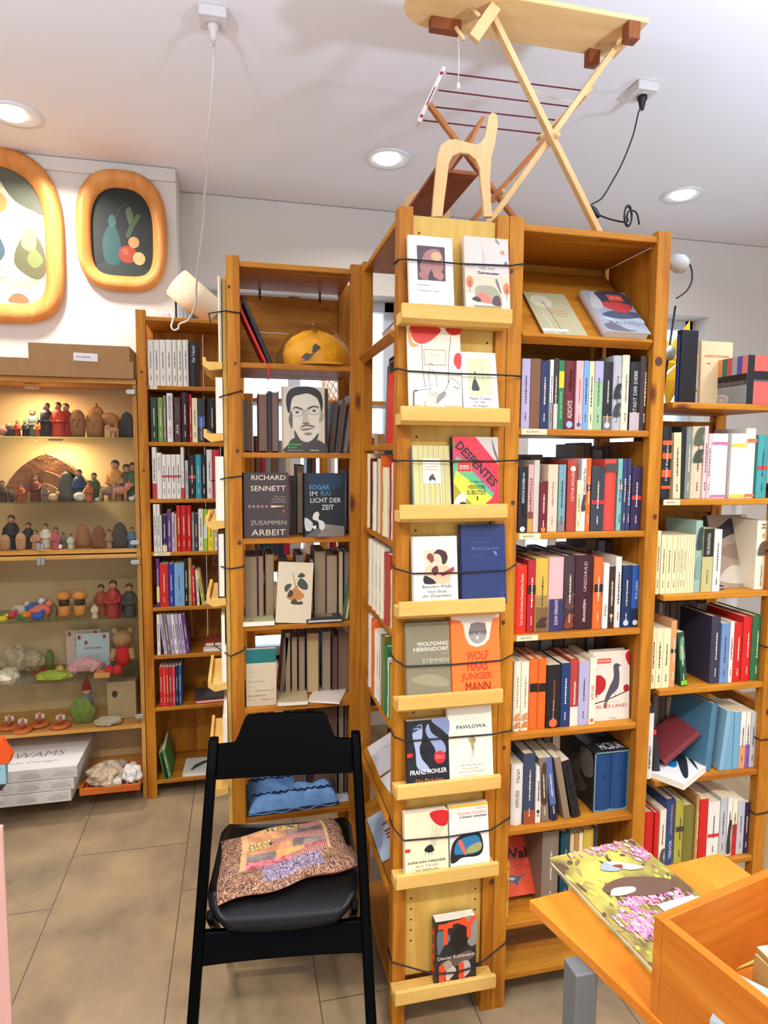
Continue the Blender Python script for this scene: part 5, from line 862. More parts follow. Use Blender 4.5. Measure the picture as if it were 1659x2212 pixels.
mb.add(vs, fs, None, None, True).build('seat', ch, mat((10,9,8), .3, .16))
# cushion
def patt(name, c1, c2, scale, kind='VORONOI', rough=.9):
    m = bpy.data.materials.new(name); m.use_nodes = True; nt = m.node_tree; N = nt.nodes.new; L = nt.links.new; b = nt.nodes['Principled BSDF']; b.inputs['Roughness'].default_value = rough
    tc = N('ShaderNodeTexCoord')
    if kind == 'VORONOI': t = N('ShaderNodeTexVoronoi'); t.feature = 'DISTANCE_TO_EDGE'; t.inputs['Scale'].default_value = scale; out = t.outputs['Distance']; p0, p1 = .04, .12
    elif kind == 'WAVE': t = N('ShaderNodeTexWave'); t.inputs['Scale'].default_value = scale; t.inputs['Distortion'].default_value = 3; out = t.outputs['Fac']; p0, p1 = .4, .6
    elif kind == 'MAGIC': t = N('ShaderNodeTexNoise'); t.inputs['Scale'].default_value = scale; t.inputs['Detail'].default_value = 2; t.inputs['Distortion'].default_value = 3.5; out = t.outputs['Fac']; p0, p1 = .45, .56
    else: t = N('ShaderNodeTexNoise'); t.inputs['Scale'].default_value = scale; t.inputs['Detail'].default_value = 4; out = t.outputs['Fac']; p0, p1 = .4, .62
    L(tc.outputs['Object'], t.inputs['Vector']); r = N('ShaderNodeValToRGB'); r.color_ramp.elements[0].position = p0; r.color_ramp.elements[1].position = p1
    r.color_ramp.elements[0].color = (*lin(c1), 1); r.color_ramp.elements[1].color = (*lin(c2), 1); L(out, r.inputs[0]); L(r.outputs[0], b.inputs['Base Color']); return m
BORD = patt('paisley_border_cloth', (70,40,34), (176,132,100), 75, 'MAGIC'); PT = [patt('tan_patch', (170,110,74), (206,150,100), 30, 'NOISE'), patt('pink_patch', (150,50,70), (214,130,130), 60, 'NOISE'), patt('grey_patch', (96,84,80), (150,130,120), 26, 'NOISE'),
    patt('net_patch', (24,20,20), (214,176,110), 85), patt('rose_stripe_patch', (120,50,50), (214,160,140), 60, 'WAVE'), patt('lilac_paisley_patch', (80,60,80), (176,160,176), 75, 'MAGIC'), patt('gold_patch', (196,130,70), (222,170,100), 24, 'NOISE')]
TRIM = mat((206,160,110), .9)
cu = thing('seat_cushion', 'flat patchwork cushion in browns and pinks lying on the black chair', 'cushion', (.118, 1.792, .4545), math.radians(4))
def cz(u, v):
    e = max(abs(u), abs(v)); edge = max(0, 1-((e-.80)/.20)**2) if e > .8 else 1
    return .004+.020*edge+.0035*math.sin(5*u+3*v)+.003*math.sin(9*v-4*u)+(.006*math.exp(-((u-.3)**2+(v+.9)**2)*30))
def cxy(u, v):
    y = .132*v*(1+.02*math.sin(4*u)) + (.03*u if v < 0 else .012*u); x = .186*u*(1+.05*(-v))+.006*math.sin(3*v)
    if v < -.6: y += .01*math.sin(6*u)
    if u > .8 and v < -.3: x += .016*(u-.8)/.2
    return x, y
mb = MB(); n = 44; vs = []; fs = []; ms = []
for j in range(n+1):
    for i in range(n+1): u = 2*i/n-1; v = 2*j/n-1; x, y = cxy(u, v); vs.append((x, y, cz(u, v)))
mm = [BORD, TRIM]+PT; idx = []
for j in range(n):
    for i in range(n):
        u = 2*(i+.5)/n-1; v = 2*(j+.5)/n-1
        if v < -.42: m_ = PT[5] if (-.35 < u < .55 and v > -.85) else BORD
        elif u < -.68 or u > .74 or v > .92: m_ = BORD
        elif u < -.60 or u > .66: m_ = TRIM
        elif v < -.20: m_ = PT[1] if u < .1 else PT[4]
        elif v < .0: m_ = PT[2] if u < -.15 else PT[6] if u < .3 else PT[1]
        elif v < .22: m_ = PT[0] if u < .15 else PT[2]
        elif v < .44: m_ = PT[3] if u < -.2 else PT[4]
        elif v < .68: m_ = PT[0] if u < .05 else PT[2]
        else: m_ = PT[0] if u < -.3 else PT[3] if u < .3 else PT[4]
        a = j*(n+1)+i; mb.add([vs[a], vs[a+1], vs[a+n+2], vs[a+n+1]], [(0,1,2,3)], m_, None, True)
mb.build('patchwork_top', cu)
mb = MB(); per = [(-1+2*i/n, -1) for i in range(n)]+[(1, -1+2*i/n) for i in range(n)]+[(1-2*i/n, 1) for i in range(n)]+[(-1, 1-2*i/n) for i in range(n)]
tv = [(*cxy(u, v), cz(u, v)) for u, v in per]; bv = [(x*.985, y*.985, .0005) for x, y, _ in tv]; K = len(per)
mb.add(tv+bv, [(k, K+k, K+(k+1) % K, (k+1) % K) for k in range(K)]+[tuple(range(K, 2*K))[::-1]], patt('rust_stripe_edging', (120,50,30), (196,110,60), 60, 'WAVE'), None, True).build('edging', cu)
MB().box(-.105, -.078, -.1400, -.1375, .003, .016).build('care_tag', cu, mat((226,206,176), .8))
# ================================================================== desk, open box, garden book
dk = thing('desk', 'orange beech desk corner in the foreground', 'desk', (.85, .75, 0))
DX, DY = .85, .75; dp = [(.572,1.138),(1.074,1.189),(1.165,.36),(.79,.28)]
MB().prism([(x-DX, y-DY) for x, y in dp], .698, .72, 'z').build('desk_top', dk, BEECH('y'), .002)
GM = mat((96,100,100), .4, .5)
q = onZ(1243, 2085, .69)
for x, y in ((q.x+.005, q.y-.01), (1.03, 1.12), (.83, .33), (1.12, .40)): MB().box(x-.022-DX, x+.022-DX, y-.022-DY, y+.022-DY, 0, .698).build('leg', dk, GM, .002)
MB().box(.70-DX, 1.05-DX, 1.055-DY, 1.075-DY, .63, .698).build('apron', dk, mat((60,60,62), .5))
BXW = lambda a: wood('box_wood', (196,118,40), (172,90,24), a, .6, False, .35)
BXP = Vector((.650, .852, .7205)); by = math.atan2(.06, .27)
bx = thing('wooden_box', 'open orange-brown wooden box standing on the beech desk', 'box', BXP, by); bl, bw_, bh, bt = .43, .34, .166, .016
for nm, a in (('side_wall', (0, bl, -bt, 0)), ('side_wall', (0, bl, -bw_, -bw_+bt)), ('end_wall', (0, bt, -bw_+bt, -bt)), ('end_wall', (bl-bt, bl, -bw_+bt, -bt))):
    MB().box(*a, 0, bh).build(nm, bx, BXW('x' if nm == 'side_wall' else 'y'), .0015)
MB().box(bt, bl-bt, -bw_+bt, -bt, .004, .010).build('bottom', bx, BXW('x'))
q = onZ(1625, 2120, .80)
def a_box1(f): f.r(0,0,1,1,(150,166,172)).blurline(.3,.85,.3,.02,(70,80,86),0,2,4).b([(.6,.1),(.7,.2),(.65,.05)],(30,30,30))
def a_box2(f): f.r(0,0,1,1,(150,120,60)).text('RIIN',.4,.5,.6,.2,(214,200,150)).r(0,.85,1,1,(222,200,160))
for k in range(3): lying(['grey cardboard book at the bottom of the open box','brown book in the middle of the pile in the open box','blue-grey patterned paperback on the pile in the open box'][k], .760, .70, .7310+.0262*k, .12, .17, .026, by+.3+.05*k, ['grey','rust',(150,166,172)][k], a_box1 if k == 2 else None, group='books in the open box')
lying('gold and tan paperback lying beside the patterned one in the open box', .895, .745, .7310, .12, .18, .07, by-.2, (170,140,80), a_box2, group='books in the open box')
lying('gold picture paperback on top of the right pile in the open box', .893, .742, .8015, .12, .18, .012, by-.25, (170,140,80), a_box2, group='books in the open box')
GARD = patt('painted_garden_cover', (96,76,50), (196,186,90), 9, 'NOISE', .35)
def a_gard(f):
    rd = random.Random(7)
    for i in range(160): u, v = rd.random(), rd.random(); f.e(u, v, rd.uniform(.015,.05), rd.uniform(.008,.025), [(206,190,80),(120,100,60),(176,170,80),(84,64,48),(150,130,80)][i % 5], 7, rd.random()*3)
    for i in range(420):
        g = rd.choice(((.25,.42,.20,.05),(.62,.97,.3,.04),(.75,.45,.2,.07),(.45,.52,.25,.04),(.2,.34,.1,.05),(.9,.86,.1,.06)))
        u = min(.98, max(.02, rd.gauss(g[0], g[2]*.5))); v = min(.985, max(.02, rd.gauss(g[1], g[3]*.6))); f.e(u, v, rd.uniform(.012,.026), rd.uniform(.008,.016), [(206,130,160),(222,160,184),(190,110,150),(230,186,200)][i % 4], 6, rd.random()*3)
    f.b([(.2,.66),(.5,.7),(.9,.6),(.7,.52),(.3,.58)],(96,70,56)).b([(.36,.80),(.48,.85),(.62,.80),(.5,.76)],(150,164,180)).b([(.48,.84),(.62,.82),(.78,.74),(.6,.75)],(214,190,180)).b([(.5,.81),(.6,.80),(.56,.77)],(120,60,44)).b([(.22,.60),(.3,.64),(.48,.62),(.46,.585),(.3,.58)],(232,226,206)).b([(.84,.36),(1,.34),(1,.42),(.9,.44)],(230,222,206)).b([(.2,.10),(.3,.2),(.5,.18),(.55,.1),(.35,.06)],(176,120,90))
    f.r(.52,.20,.92,.46,(236,232,222)).blurline(.66,.41,.2,.008,(120,116,110),0,1).blurline(.72,.36,.24,.012,(90,86,80),0,2).blurline(.72,.33,.16,.01,(120,110,100),0,3).e(.76,.28,.03,.014,(70,66,60)).l([(.64,.285),(.9,.285)],.0008,(120,116,110))
    f.text('Verlag',.7,.23,.12,.014,(120,60,50))
g = book((90,70,50), .017, .226, .37, True, page=PAGEW, cover=GARD); ga = math.atan2(.024, .223)
g.matrix_world = TR(.664, 1.231, .7205) @ RZ(ga) @ TR(.226, 0, .017/2) @ Matrix(((0,-1,0,0),(0,0,-1,0),(1,0,0,0),(0,0,0,1)))
f = Print((.017/2, .226, .37), (0,-1,0), (0,0,-1), .226, .37); f.step = .000004; a_gard(f); f.build(g); tag(g, 'large picture book with a pink and yellow garden cover lying on the desk', 'book')
# ================================================================== wooden toys on top of the bookcases
ZT = 2.246
ib = thing('toy_ironing_board', 'wooden toy ironing board on crossed legs standing on the tall bookcase', 'toy', (.85, 1.72, ZT)); IX, IY, IZ = .85, 1.72, ZT
zt = 2.795-IZ
out = [(.0+x-IX, y-IY) for x, y in [(1.095,1.628),(1.095,1.792)]]+[(.53-IX+.0, 1.792-IY)]+[(.53+.095*math.cos(t)-IX, 1.71+.082*math.sin(t)-IY) for t in [math.pi/2+math.pi*k/10 for k in range(1, 10)]]+[(.53-IX, 1.628-IY)]
MB().prism(out, zt, zt+.013, 'z').build('board', ib, TOYW('x'), .003)
A0 = onY(1064, 38, 1.70); A1 = onY(1285, 487, 1.70); A2 = A0+(A1-A0)*((A0.z-ZT-.001)/(A0.z-A1.z)); A0.z = min(A0.z, 2.79); O = Vector((IX, IY, IZ))
MB().beam(A0-O, A2-O, .016, .022).build('leg', ib, TOYW('z'), .002)
B0 = onY(1352, 72, 1.725); B1 = onY(1070, 462, 1.725); B2 = B0+(B1-B0)*((B0.z-ZT-.001)/(B0.z-B1.z))
MB().beam(B0-O, B2-O, .016, .020).build('leg', ib, TOYW('z'), .002)
J = onY(1193, 303, 1.71); MB().tube([(J.x-IX, -.045, J.z-IZ), (J.x-IX, .045, J.z-IZ)], .007, TOYW('y'), 12).build('dowel', ib)
for x0, x1, y0, y1, h_ in ((1.035,1.07,1.628,1.662,.045),(.995,1.03,1.76,1.79,.04),(.515,.60,1.735,1.762,.03)): MB().box(x0-IX, x1-IX, y0-IY, y1-IY, zt-h_, zt).build('block', ib, wood('dark_beech', (150,86,48), (120,62,32), 'z', 1, False), .002)
p0 = onY(1070, 15, 1.66); p1 = onY(1022, 85, 1.66); MB().beam(p0-O, p1-O, .03, .018).build('catch_bar', ib, TOYW('z'), .002)
for a, b in (((985,60),(1002,85)), ((1020,20),(1036,35))): MB().tube([onY(*a, 1.68)-O, onY(*b, 1.66)-O], .005, TOYW('z'), 10).build('peg', ib)
MB().tube([(1.0525-IX, 1.645-IY, zt-.022), (1.0525-IX, 1.775-IY, zt-.022)], .006, TOYW('y'), 10).build('axle', ib)
c0 = onY(990, 78, 1.69)-O; c1 = onY(990, 182, 1.69)-O
MB().tube([c0, c0.lerp(c1, .5)+Vector((.002,0,0)), c1], .0014, mat((226,216,200), .8), 5).build('cord', ib); MB().ell((c1.x, c1.y, c1.z-.004), (.005, .005, .009), mat((232,222,200), .6), 10).build('cord_bead', ib)
q0 = onY(1140, 190, 1.86)-O; q1 = onY(1238, 220, 1.80)-O
MB().tube(smooth_path([q0, q0.lerp(q1,.5)+Vector((0,0,-.006)), q1], 4), .0018, mat((230,214,180), .8), 5).build('stay_cord', ib)
# drying rack
rk = thing('toy_drying_rack', 'small wooden toy drying rack with dark red lines behind the ironing board', 'toy', (.80, 1.92, ZT)); RO = Vector((.80, 1.92, ZT)); RYc = 1.92
L0, L1 = onY(957, 150, RYc), onY(902, 268, RYc); R0, R1 = onY(1276, 193, RYc), onY(1163, 300, RYc)
bd0 = MB().beam(L0-RO, L1-RO, .012, .030); bd0.build('side_bar', rk, mat((232,222,214), .5), .002)
for t, r in ((.12,.006),(.9,.006)):
    c = L0.lerp(L1, t)-RO; MB().add([(c.x, c.y-.0155, c.z+r), (c.x-r, c.y-.0155, c.z-r*.2), (c.x-r*.4, c.y-.0155, c.z-r), (c.x+r*.6, c.y-.0155, c.z-r*.6), (c.x+r, c.y-.0155, c.z+r*.5)], [(0,1,2,3,4)], mat('crimson')).build('heart_mark', rk)
a, b = L0.lerp(L1, .38)-RO, L0.lerp(L1, .7)-RO; MB().tube([a+Vector((0,-.016,0)), b+Vector((0,-.016,0))], .0016, mat('crimson'), 5).build('red_line_mark', rk)
MB().beam(R0-RO, R1-RO, .012, .026).build('side_bar', rk, TOYW('z'), .002)
for (a, b) in (((964,158),(1254,195)),((947,195),(1228,230)),((939,231),(1204,260)),((914,260),(1170,289))): MB().tube([onY(*a, RYc)-RO, onY(*b, RYc)-RO], .0022, mat((110,24,40), .5), 6).build('line', rk)
l0 = onY(927, 226, 1.905); l1 = onY(1104, 462, 1.905); l2 = l0+(l1-l0)*((l0.z-ZT-.001)/(l0.z-l1.z)); MB().beam(l0-RO, l2-RO, .014, .018).build('leg', rk, wood('warm_beech', (190,122,66), (170,100,50), 'z', 1, False), .002)
l0 = onY(1262, 208, 1.90); l1 = onY(1064, 428, 1.90); l2 = l0+(l1-l0)*((l0.z-ZT-.001)/(l0.z-l1.z)); MB().beam(l0-RO, l2-RO, .014, .016).build('leg', rk, wood('warm_beech', 0, 0, 'z'), .002)
m_ = onY(1076, 424, 1.90)-RO; MB().tube([m_+Vector((0,-.04,0)), m_+Vector((0,.04,0))], .007, TOYW('y'), 10).build('dowel', rk)
# toy deck chair: two cut-out sides and a slanting board
tc_ = thing('toy_chair', 'small plywood toy chair with cut-out side panels on top of the display column', 'toy', (.60, 1.68, ZT)); TO = Vector((.60, 1.68, ZT))
oc = [(233,1180),(240,1090),(252,960),(262,850),(280,790),(320,762),(360,758),(440,780),(470,788),(500,775),(520,740),(530,690),(540,630),(560,612),(585,625),(590,680),(575,780),(555,860),(548,960),(552,1100),(562,1180),(515,1180),(508,1090),(496,1000),(492,920),(470,870),(430,838),(385,833),(345,850),(325,890),(312,1000),(300,1090),(290,1180)]
def side(Y, dx=0):
    pts = [onY(840+x/2.514, y/2.514, 1.668) for x, y in oc]; pts = [(p.x-TO.x+dx, max(p.z, ZT+.0008)-ZT) for p in pts]
    MB().prism(pts, Y-TO.y, Y+.012-TO.y, 'y').build('side_panel', tc_, TOYW('z'), .0015)
side(1.664); side(2.0)
q0 = onY(937, 360, 1.676); q1 = onY(1033, 382, 1.676); zz = q0.z-ZT
MB().box(q0.x-TO.x+.004, q1.x-TO.x, -.003, .318, zz-.010, zz).build('seat_board', tc_, wood('dark_beech', 0, 0, 'z'), .001)
b0 = onY(1020, 306, 1.676); b1 = onY(1056, 262, 1.676); MB().beam((b0.x-TO.x+.012, -.003, (b0.z+b1.z)/2-ZT), (b0.x-TO.x+.012, .318, (b0.z+b1.z)/2-ZT), .09, .008, None, (.9, 0, -.45)).build('back_board', tc_, wood('warm_beech', 0, 0, 'z'), .001)
# ================================================================== ceiling sockets and cables
for lb, px, py, cab, mcol, plug in (('white ceiling socket with a long white cable plugged in', 460, 40, 0, (206,196,190), (214,200,190)), ('white ceiling socket near the toys with a black plug', 1388, 197, 1, (206,196,190), (20,20,22))):
    p = onZ(px, py, 2.985); t = thing('ceiling_socket', lb, 'socket', (p.x, p.y, CEIL), .0)
    MB().box(-.042, .042, -.04, .04, -.030, .003).build('housing', t, mat((214,204,198), .4), .004)
    MB().lathe([(.024,-.033),(.026,-.030),(.026,-.0295)], mat((190,180,174), .4), 20).build('socket_ring', t)
    o = MB().lathe([(.007,-.082),(.010,-.07),(.014,-.050),(.018,-.045),(.018,-.0335)], mat(plug, .5), 16).build('plug', None); o.location = (p.x, p.y, CEIL); tag(o, ('white' if cab == 0 else 'black')+' plug pushed into the ceiling socket', 'plug')
def cable(label, pts, r, m, group=None):
    o = MB().tube(smooth_path(pts, 6), r, m, 7).build('cable', None); return tag(o, label, 'cable', group)
s0p = onZ(460, 40, 2.985); wp = [Vector((s0p.x, s0p.y, 2.918))]
for (x, y), Y in zip(((462,110),(458,190),(450,280),(446,330),(449,372),(441,430),(440,480),(430,560),(424,620),(423,655),(408,690)), (2.24,2.3,2.38,2.44,2.5,2.6,2.68,2.8,2.9,2.95,3.0)): wp.append(onY(x, y, Y))
for (x, y), Y in zip(((388,700),(385,710),(375,713),(370,704),(374,688),(370,672),(358,664)), (3.03,3.035,3.035,3.04,3.06,3.1,3.12)): wp.append(onY(x, y, Y))
WC = mat((216,206,198), .5)
cable('long white cable hanging from the ceiling socket down to the wall bookcase', wp, .0042, WC)
s1p = onZ(1388, 197, 2.985); wp = [Vector((s1p.x, s1p.y, 2.918))]
for (x, y), Y in zip(((1380,240),(1368,290),(1345,350),(1318,400),(1300,428),(1281,440)), (2.15,2.1,2.02,1.95,1.9,1.87)): wp.append(onY(x, y, Y))
for (x, y), Y in zip(((1276,446),(1290,462),(1320,474),(1350,480),(1356,476),(1354,468),(1360,455),(1375,460),(1381,485)), (1.86,1.85,1.84,1.83,1.83,1.82,1.82,1.82,1.83)): p = onY(x, y, Y); p.z = max(p.z, 2.262); wp.append(p)
cable('black cable hanging from the ceiling to the top of the tall bookcase', wp, .0028, mat((22,22,26), .5))
q = onY(1286, 458, 1.85); sw_ = MB().ell((0,0,0), (.010,.008,.022), mat((20,20,24), .4), 10).build('cord_switch', None); sw_.matrix_world = TR(q.x, q.y, max(q.z, 2.275)) @ RY(-.7); tag(sw_, 'small black cord switch on the black cable beside the toy leg', 'switch')
q = [onY(1345+8*math.cos(t)*1.0+12, 470+22*math.sin(t)-5, 1.80) for t in [6.28*i/14 for i in range(14)]]; 
for p in q: p.z = max(p.z, 2.25)
lp = MB().tube([*q, q[0]], .0028, mat((22,22,26), .5), 6); q2 = [p+Vector((.012,.02,.004)) for p in q]; lp.tube([*q2, q2[0]], .0028, mat((22,22,26), .5), 6); o = lp.build('cable_coil', None); tag(o, 'tied coil of black cable on top of the tall bookcase', 'cable')
# spare: clamp lamp head and its cable at the outer side of the tall bookcase
q = onY(1450, 562, 1.80); t = thing('clamp_lamp', 'grey-white clamp lamp fixed behind the tall bookcase post, with curved black cable', 'lamp', (q.x, 1.80, q.z))
MB().lathe([(.010,0),(.022,.004),(.030,.03),(.024,.05),(.008,.056)], mat((196,198,190), .4), 18, RY(math.pi*.6)).build('lamp_shade', t)
MB().tube(smooth_path([(.028,-.02,.0),(.055,-.02,-.02),(.062,-.02,-.06),(.045,-.02,-.095),(.01,-.02,-.12)], 6), .0026, mat((20,20,22)), 6).build('cable', t); MB().box(1.197-q.x, .0, .09, .10, -.02, -.005).box(-.01, .0, .0, .10, -.02, -.005).build('clamp', t, mat('charcoal'))
# yellow cap in film on the top shelf behind the chair
cp = thing('yellow_cap', 'yellow fabric cap packed in crinkled clear film on the top shelf behind the chair', 'cap', (.262, 2.235, 1.927))
mb = MB(); rd = random.Random(3); prof = [(.098,.002),(.108,.018),(.112,.04),(.104,.065),(.080,.092),(.045,.112),(.012,.120)]; n = 28; vs = []
for k, (r, z) in enumerate(prof):
    for j in range(n): t = 6.2832*j/n; w_ = 1+.05*math.sin(3*t+k*.5)+.025*math.sin(7*t+k); vs.append((r*1.04*w_*math.cos(t), r*.62*w_*math.sin(t), z*(1+.06*math.sin(2*t+1))))
mb.add(vs, [(k*n+j, k*n+(j+1) % n, (k+1)*n+(j+1) % n, (k+1)*n+j) for k in range(len(prof)-1) for j in range(n)]+[tuple(range((len(prof)-1)*n, len(prof)*n))], mat((236,160,14), .8, noise=.15, bump=.6, bscale=26), None, True).build('crown', cp)
pk = []
for i in range(17): t = -math.pi*i/16; pk.append((.02+.078*math.cos(t), -.045+.045*math.sin(t)))
MB().prism(pk, .002, .012, 'z').build('peak', cp, mat((206,140,34), .8), .003)
MB().add([(-.055,-.0735,.022),(-.035,-.076,.012),(.012,-.068,.060),(-.006,-.062,.072)], [(0,1,2,3)], mat((60,50,34))).build('dark_badge', cp)
vs2 = []; n2 = 22
for k in range(9):
    a = math.pi*k/16; r = math.cos(a)*.128+.006; z = .135*math.sin(a)*(1+.10*math.sin(a)**6)
    for j in range(n2): t = 6.2832*j/n2; w_ = 1+rd.uniform(-.035, .035); vs2.append((r*1.0*w_*math.cos(t), min(.10, r*.66*w_*math.sin(t)), max(.0012, z*w_+.001)))
MB().add(vs2, [(k*n2+j, k*n2+(j+1) % n2, (k+1)*n2+(j+1) % n2, (k+1)*n2+j) for k in range(8) for j in range(n2)]+[tuple(range(8*n2, 9*n2))], FILM).build('film_bag', cp)
# denim piece on the lowest shelf behind the chair
dn = thing('denim_cushion', 'light blue denim cushion with dark stitched frills on the lowest shelf behind the chair', 'cushion', (.175, 2.27, .373), .04)
mb = MB(); nx, ny = 26, 18; vs = []; fs = []
for j in range(ny+1):
    for i in range(nx+1):
        u = 2*i/nx-1; v = 2*j/ny-1; e = max(abs(u), abs(v)); hgt = .055*(1-max(0, (e-.75)/.25)**2)+.004*math.sin(13*u+5*v)*(v < .4)+.003*math.sin(23*v+9*u)*(v < .4); vs.append((.160*u, .105*v, .004+hgt))
for j in range(ny):
    for i in range(nx): a = j*(nx+1)+i; fs.append((a, a+1, a+nx+2, a+nx+1))
mb.add(vs, fs, mat((122,168,222), .9, noise=.16, bump=.3, bscale=40), None, True); mb.box(-.158, .158, -.104, .104, 0, .012, mat((40,60,100), .9)); mb.build('cloth', dn)
for v0 in (.30, -.72):
    MB().tube([(.150*u, .105*v0+.004*math.sin(40*u), .062+.002*math.cos(40*u)) for u in [-1+2*k/60 for k in range(61)]], .0035, mat((24,40,70), .9), 5).build('frill', dn)
MB().tube([(.150, .105*v, .060) for v in (-.72,-.3,.3)], .003, mat((24,40,70), .9), 5).build('frill', dn)
ps = MB().box(0, .11, 0, .20, 0, .0015).build('paper_sheet', None, mat((206,206,214), .8)); ps.location = (.27, 2.19, .373); tag(ps, 'pale printed sheet beside the denim cushion behind the chair', 'paper')
# ================================================================== framed pictures on the pier wall
FRAMEW = wood('picture_frame', (226,160,92), (206,132,66), 'z', .6, False, .35)
def sup(cx, cz, rx, rz, e, n=48, fx=0, squash=0):
    out = []
    for i in range(n):
        t = 2*math.pi*i/n; c, s = math.cos(t), math.sin(t); k = e[1] if s < 0 else e[0]
        x = rx*math.copysign(abs(c)**(2/k), c); z = rz*math.copysign(abs(s)**(2/k), s); out.append((cx+x, cz+z))
    return out
def picture(label, cx, cz, rx, rz, ix, iz, e, paint, dz=0):
    t = thing('framed_picture', label, 'picture', (cx, YP, cz), 0, 'framed pictures on the pier wall')
    n = 64; A = sup(0, 0, rx, rz, e, n); A2 = sup(0, 0, rx*.97, rz*.98, e, n); Bm = sup(0, 0, (rx+ix)/2, (rz+iz)/2, e, n); I = sup(0, dz, ix, iz, (e[0], e[1]*1.3), n)
    rings = [[(x, -.001, z) for x, z in A2], [(x*1.0, -.030, z) for x, z in A], [(x, -.052+.006*math.sin(3*math.atan2(z, x)), z) for x, z in sup(0, 0, rx*.93, rz*.95, e, n)], [(x, -.050, z+dz*.5) for x, z in Bm], [(x, -.030, z) for x, z in I], [(x, -.012, z) for x, z in I]]
    mb = MB(); vs = [p for r in rings for p in r]; mb.add(vs, [(k*n+j, k*n+(j+1) % n, (k+1)*n+(j+1) % n, (k+1)*n+j) for k in range(len(rings)-1) for j in range(n)], None, None, True); mb.build('frame', t, FRAMEW)
    pl = MB(); pl.add([(x, -.014, z) for x, z in I], [tuple(range(n))]); c = pl.build('canvas', t, mat(paint[0], .6, noise=.3, bscale=6))
    P_ = Print((-ix, -.0145, dz-iz), (1, 0, 0), (0, 0, 1), 2*ix, 2*iz)
    for kind, *a in paint[1:]: getattr(P_, kind)(*a)
    P_.build(t, 'painted_shapes')
SK = (206,168,110); SK2 = (178,134,84)
picture('oval framed dark painting with soft teal, red and pale shapes', -.528, 2.685, .205, .280, .140, .205, (2.6, 3.2), [(30,34,30),
    ('b', [(.0,.0),(.1,.12),(.4,.2),(.8,.14),(1,.04),(1,.0)], (44,52,44)), ('b', [(.22,.16),(.18,.4),(.30,.58),(.42,.52),(.48,.3),(.42,.14)], (40,78,76)), ('b', [(.30,.56),(.28,.64),(.34,.70),(.40,.64),(.38,.56)], (52,92,90)), ('e', .58, .26, .15, .10, (150,58,34)), ('e', .54, .29, .05, .035, (180,84,54)),
    ('e', .76, .22, .10, .075, (196,160,104)), ('e', .68, .40, .09, .065, (178,134,84)), ('b', [(.55,.46),(.62,.6),(.74,.72),(.80,.70),(.70,.58),(.62,.46)], (64,80,54)), ('b', [(.62,.6),(.56,.74),(.62,.8),(.68,.7)], (74,92,60)), ('l', [(.4,.66),(.5,.8),(.66,.86)], .002, (90,80,54), True)], -.005)
picture('large framed pale painting with clouds and a dark green drape, cut by the picture edge', -1.13, 2.625, .345, .395, .265, .310, (2.8, 4.5), [(190,186,154),
    ('b', [(.62,1),(.66,.88),(.76,.76),(.9,.70),(1,.69),(1,1)], (90,92,74)), ('b', [(.2,.3),(.3,.6),(.46,.66),(.62,.5),(.66,.36),(.5,.26)], (74,94,104)), ('e', .6, .74, .10, .08, (176,134,74)), ('b', [(.74,.30),(.78,.46),(.88,.54),(.97,.44),(.99,.26),(.9,.2)], (98,94,64)), ('b', [(.80,.44),(.84,.56),(.92,.54),(.9,.40)], (200,172,108)), ('b', [(.84,.34),(.9,.42),(.97,.34),(.9,.28)], (120,130,74)),
    ('b', [(.1,.0),(.2,.14),(.5,.19),(.8,.12),(.98,.18),(.98,.02)], (206,202,180)), ('b', [(.3,.2),(.5,.26),(.7,.22),(.5,.17)], (212,208,190)), ('b', [(.68,.02),(.72,.08),(.80,.08),(.84,.02)], (150,116,80))])
# ================================================================== glass cabinet
CX0, CX1, CYF, CYB, CT = -1.262, -.441, 3.06, 3.362, 1.955
cab = thing('glass_cabinet', 'pine display cabinet with glass doors full of small figures', 'cabinet', ((CX0+CX1)/2, (CYF+CYB)/2, 0)); gx, gy = cab.location.x, cab.location.y
CP_ = lambda a: wood('cabinet_pine', (216,162,88), (190,130,58), a, .8, False)
for x0, x1 in ((CX0, CX0+.018), (CX1-.018, CX1)): board(cab, 'side_panel', x0, x1, CYF+.01, CYB, 0, CT, CP_('z'))
board(cab, 'top_board', CX0, CX1, CYF, CYB, CT-.02, CT, CP_('x')); board(cab, 'back_panel', CX0+.018, CX1-.018, CYB-.012, CYB-.004, .08, CT-.02, mat((206,176,128), .7))
for z, nm in ((1.195, 'wood_shelf'), (1.170, 'wood_shelf'), (.362, 'wood_shelf'), (.095, 'wood_shelf')): board(cab, nm, CX0+.018, CX1-.018, CYF+.012, CYB-.012, z-.018, z, CP_('x'))
GS = glass('shelf_glass', (.86, .93, .88), .03); DG = glass('door_glass', (.97, .98, .97), .0)
for z in (1.700, 1.408, .872, .588): MB().box(CX0+.02-gx, CX1-.02-gx, CYF+.03-gy, CYB-.014-gy, z-.006, z).build('glass_shelf', cab, GS)
mid = -.855
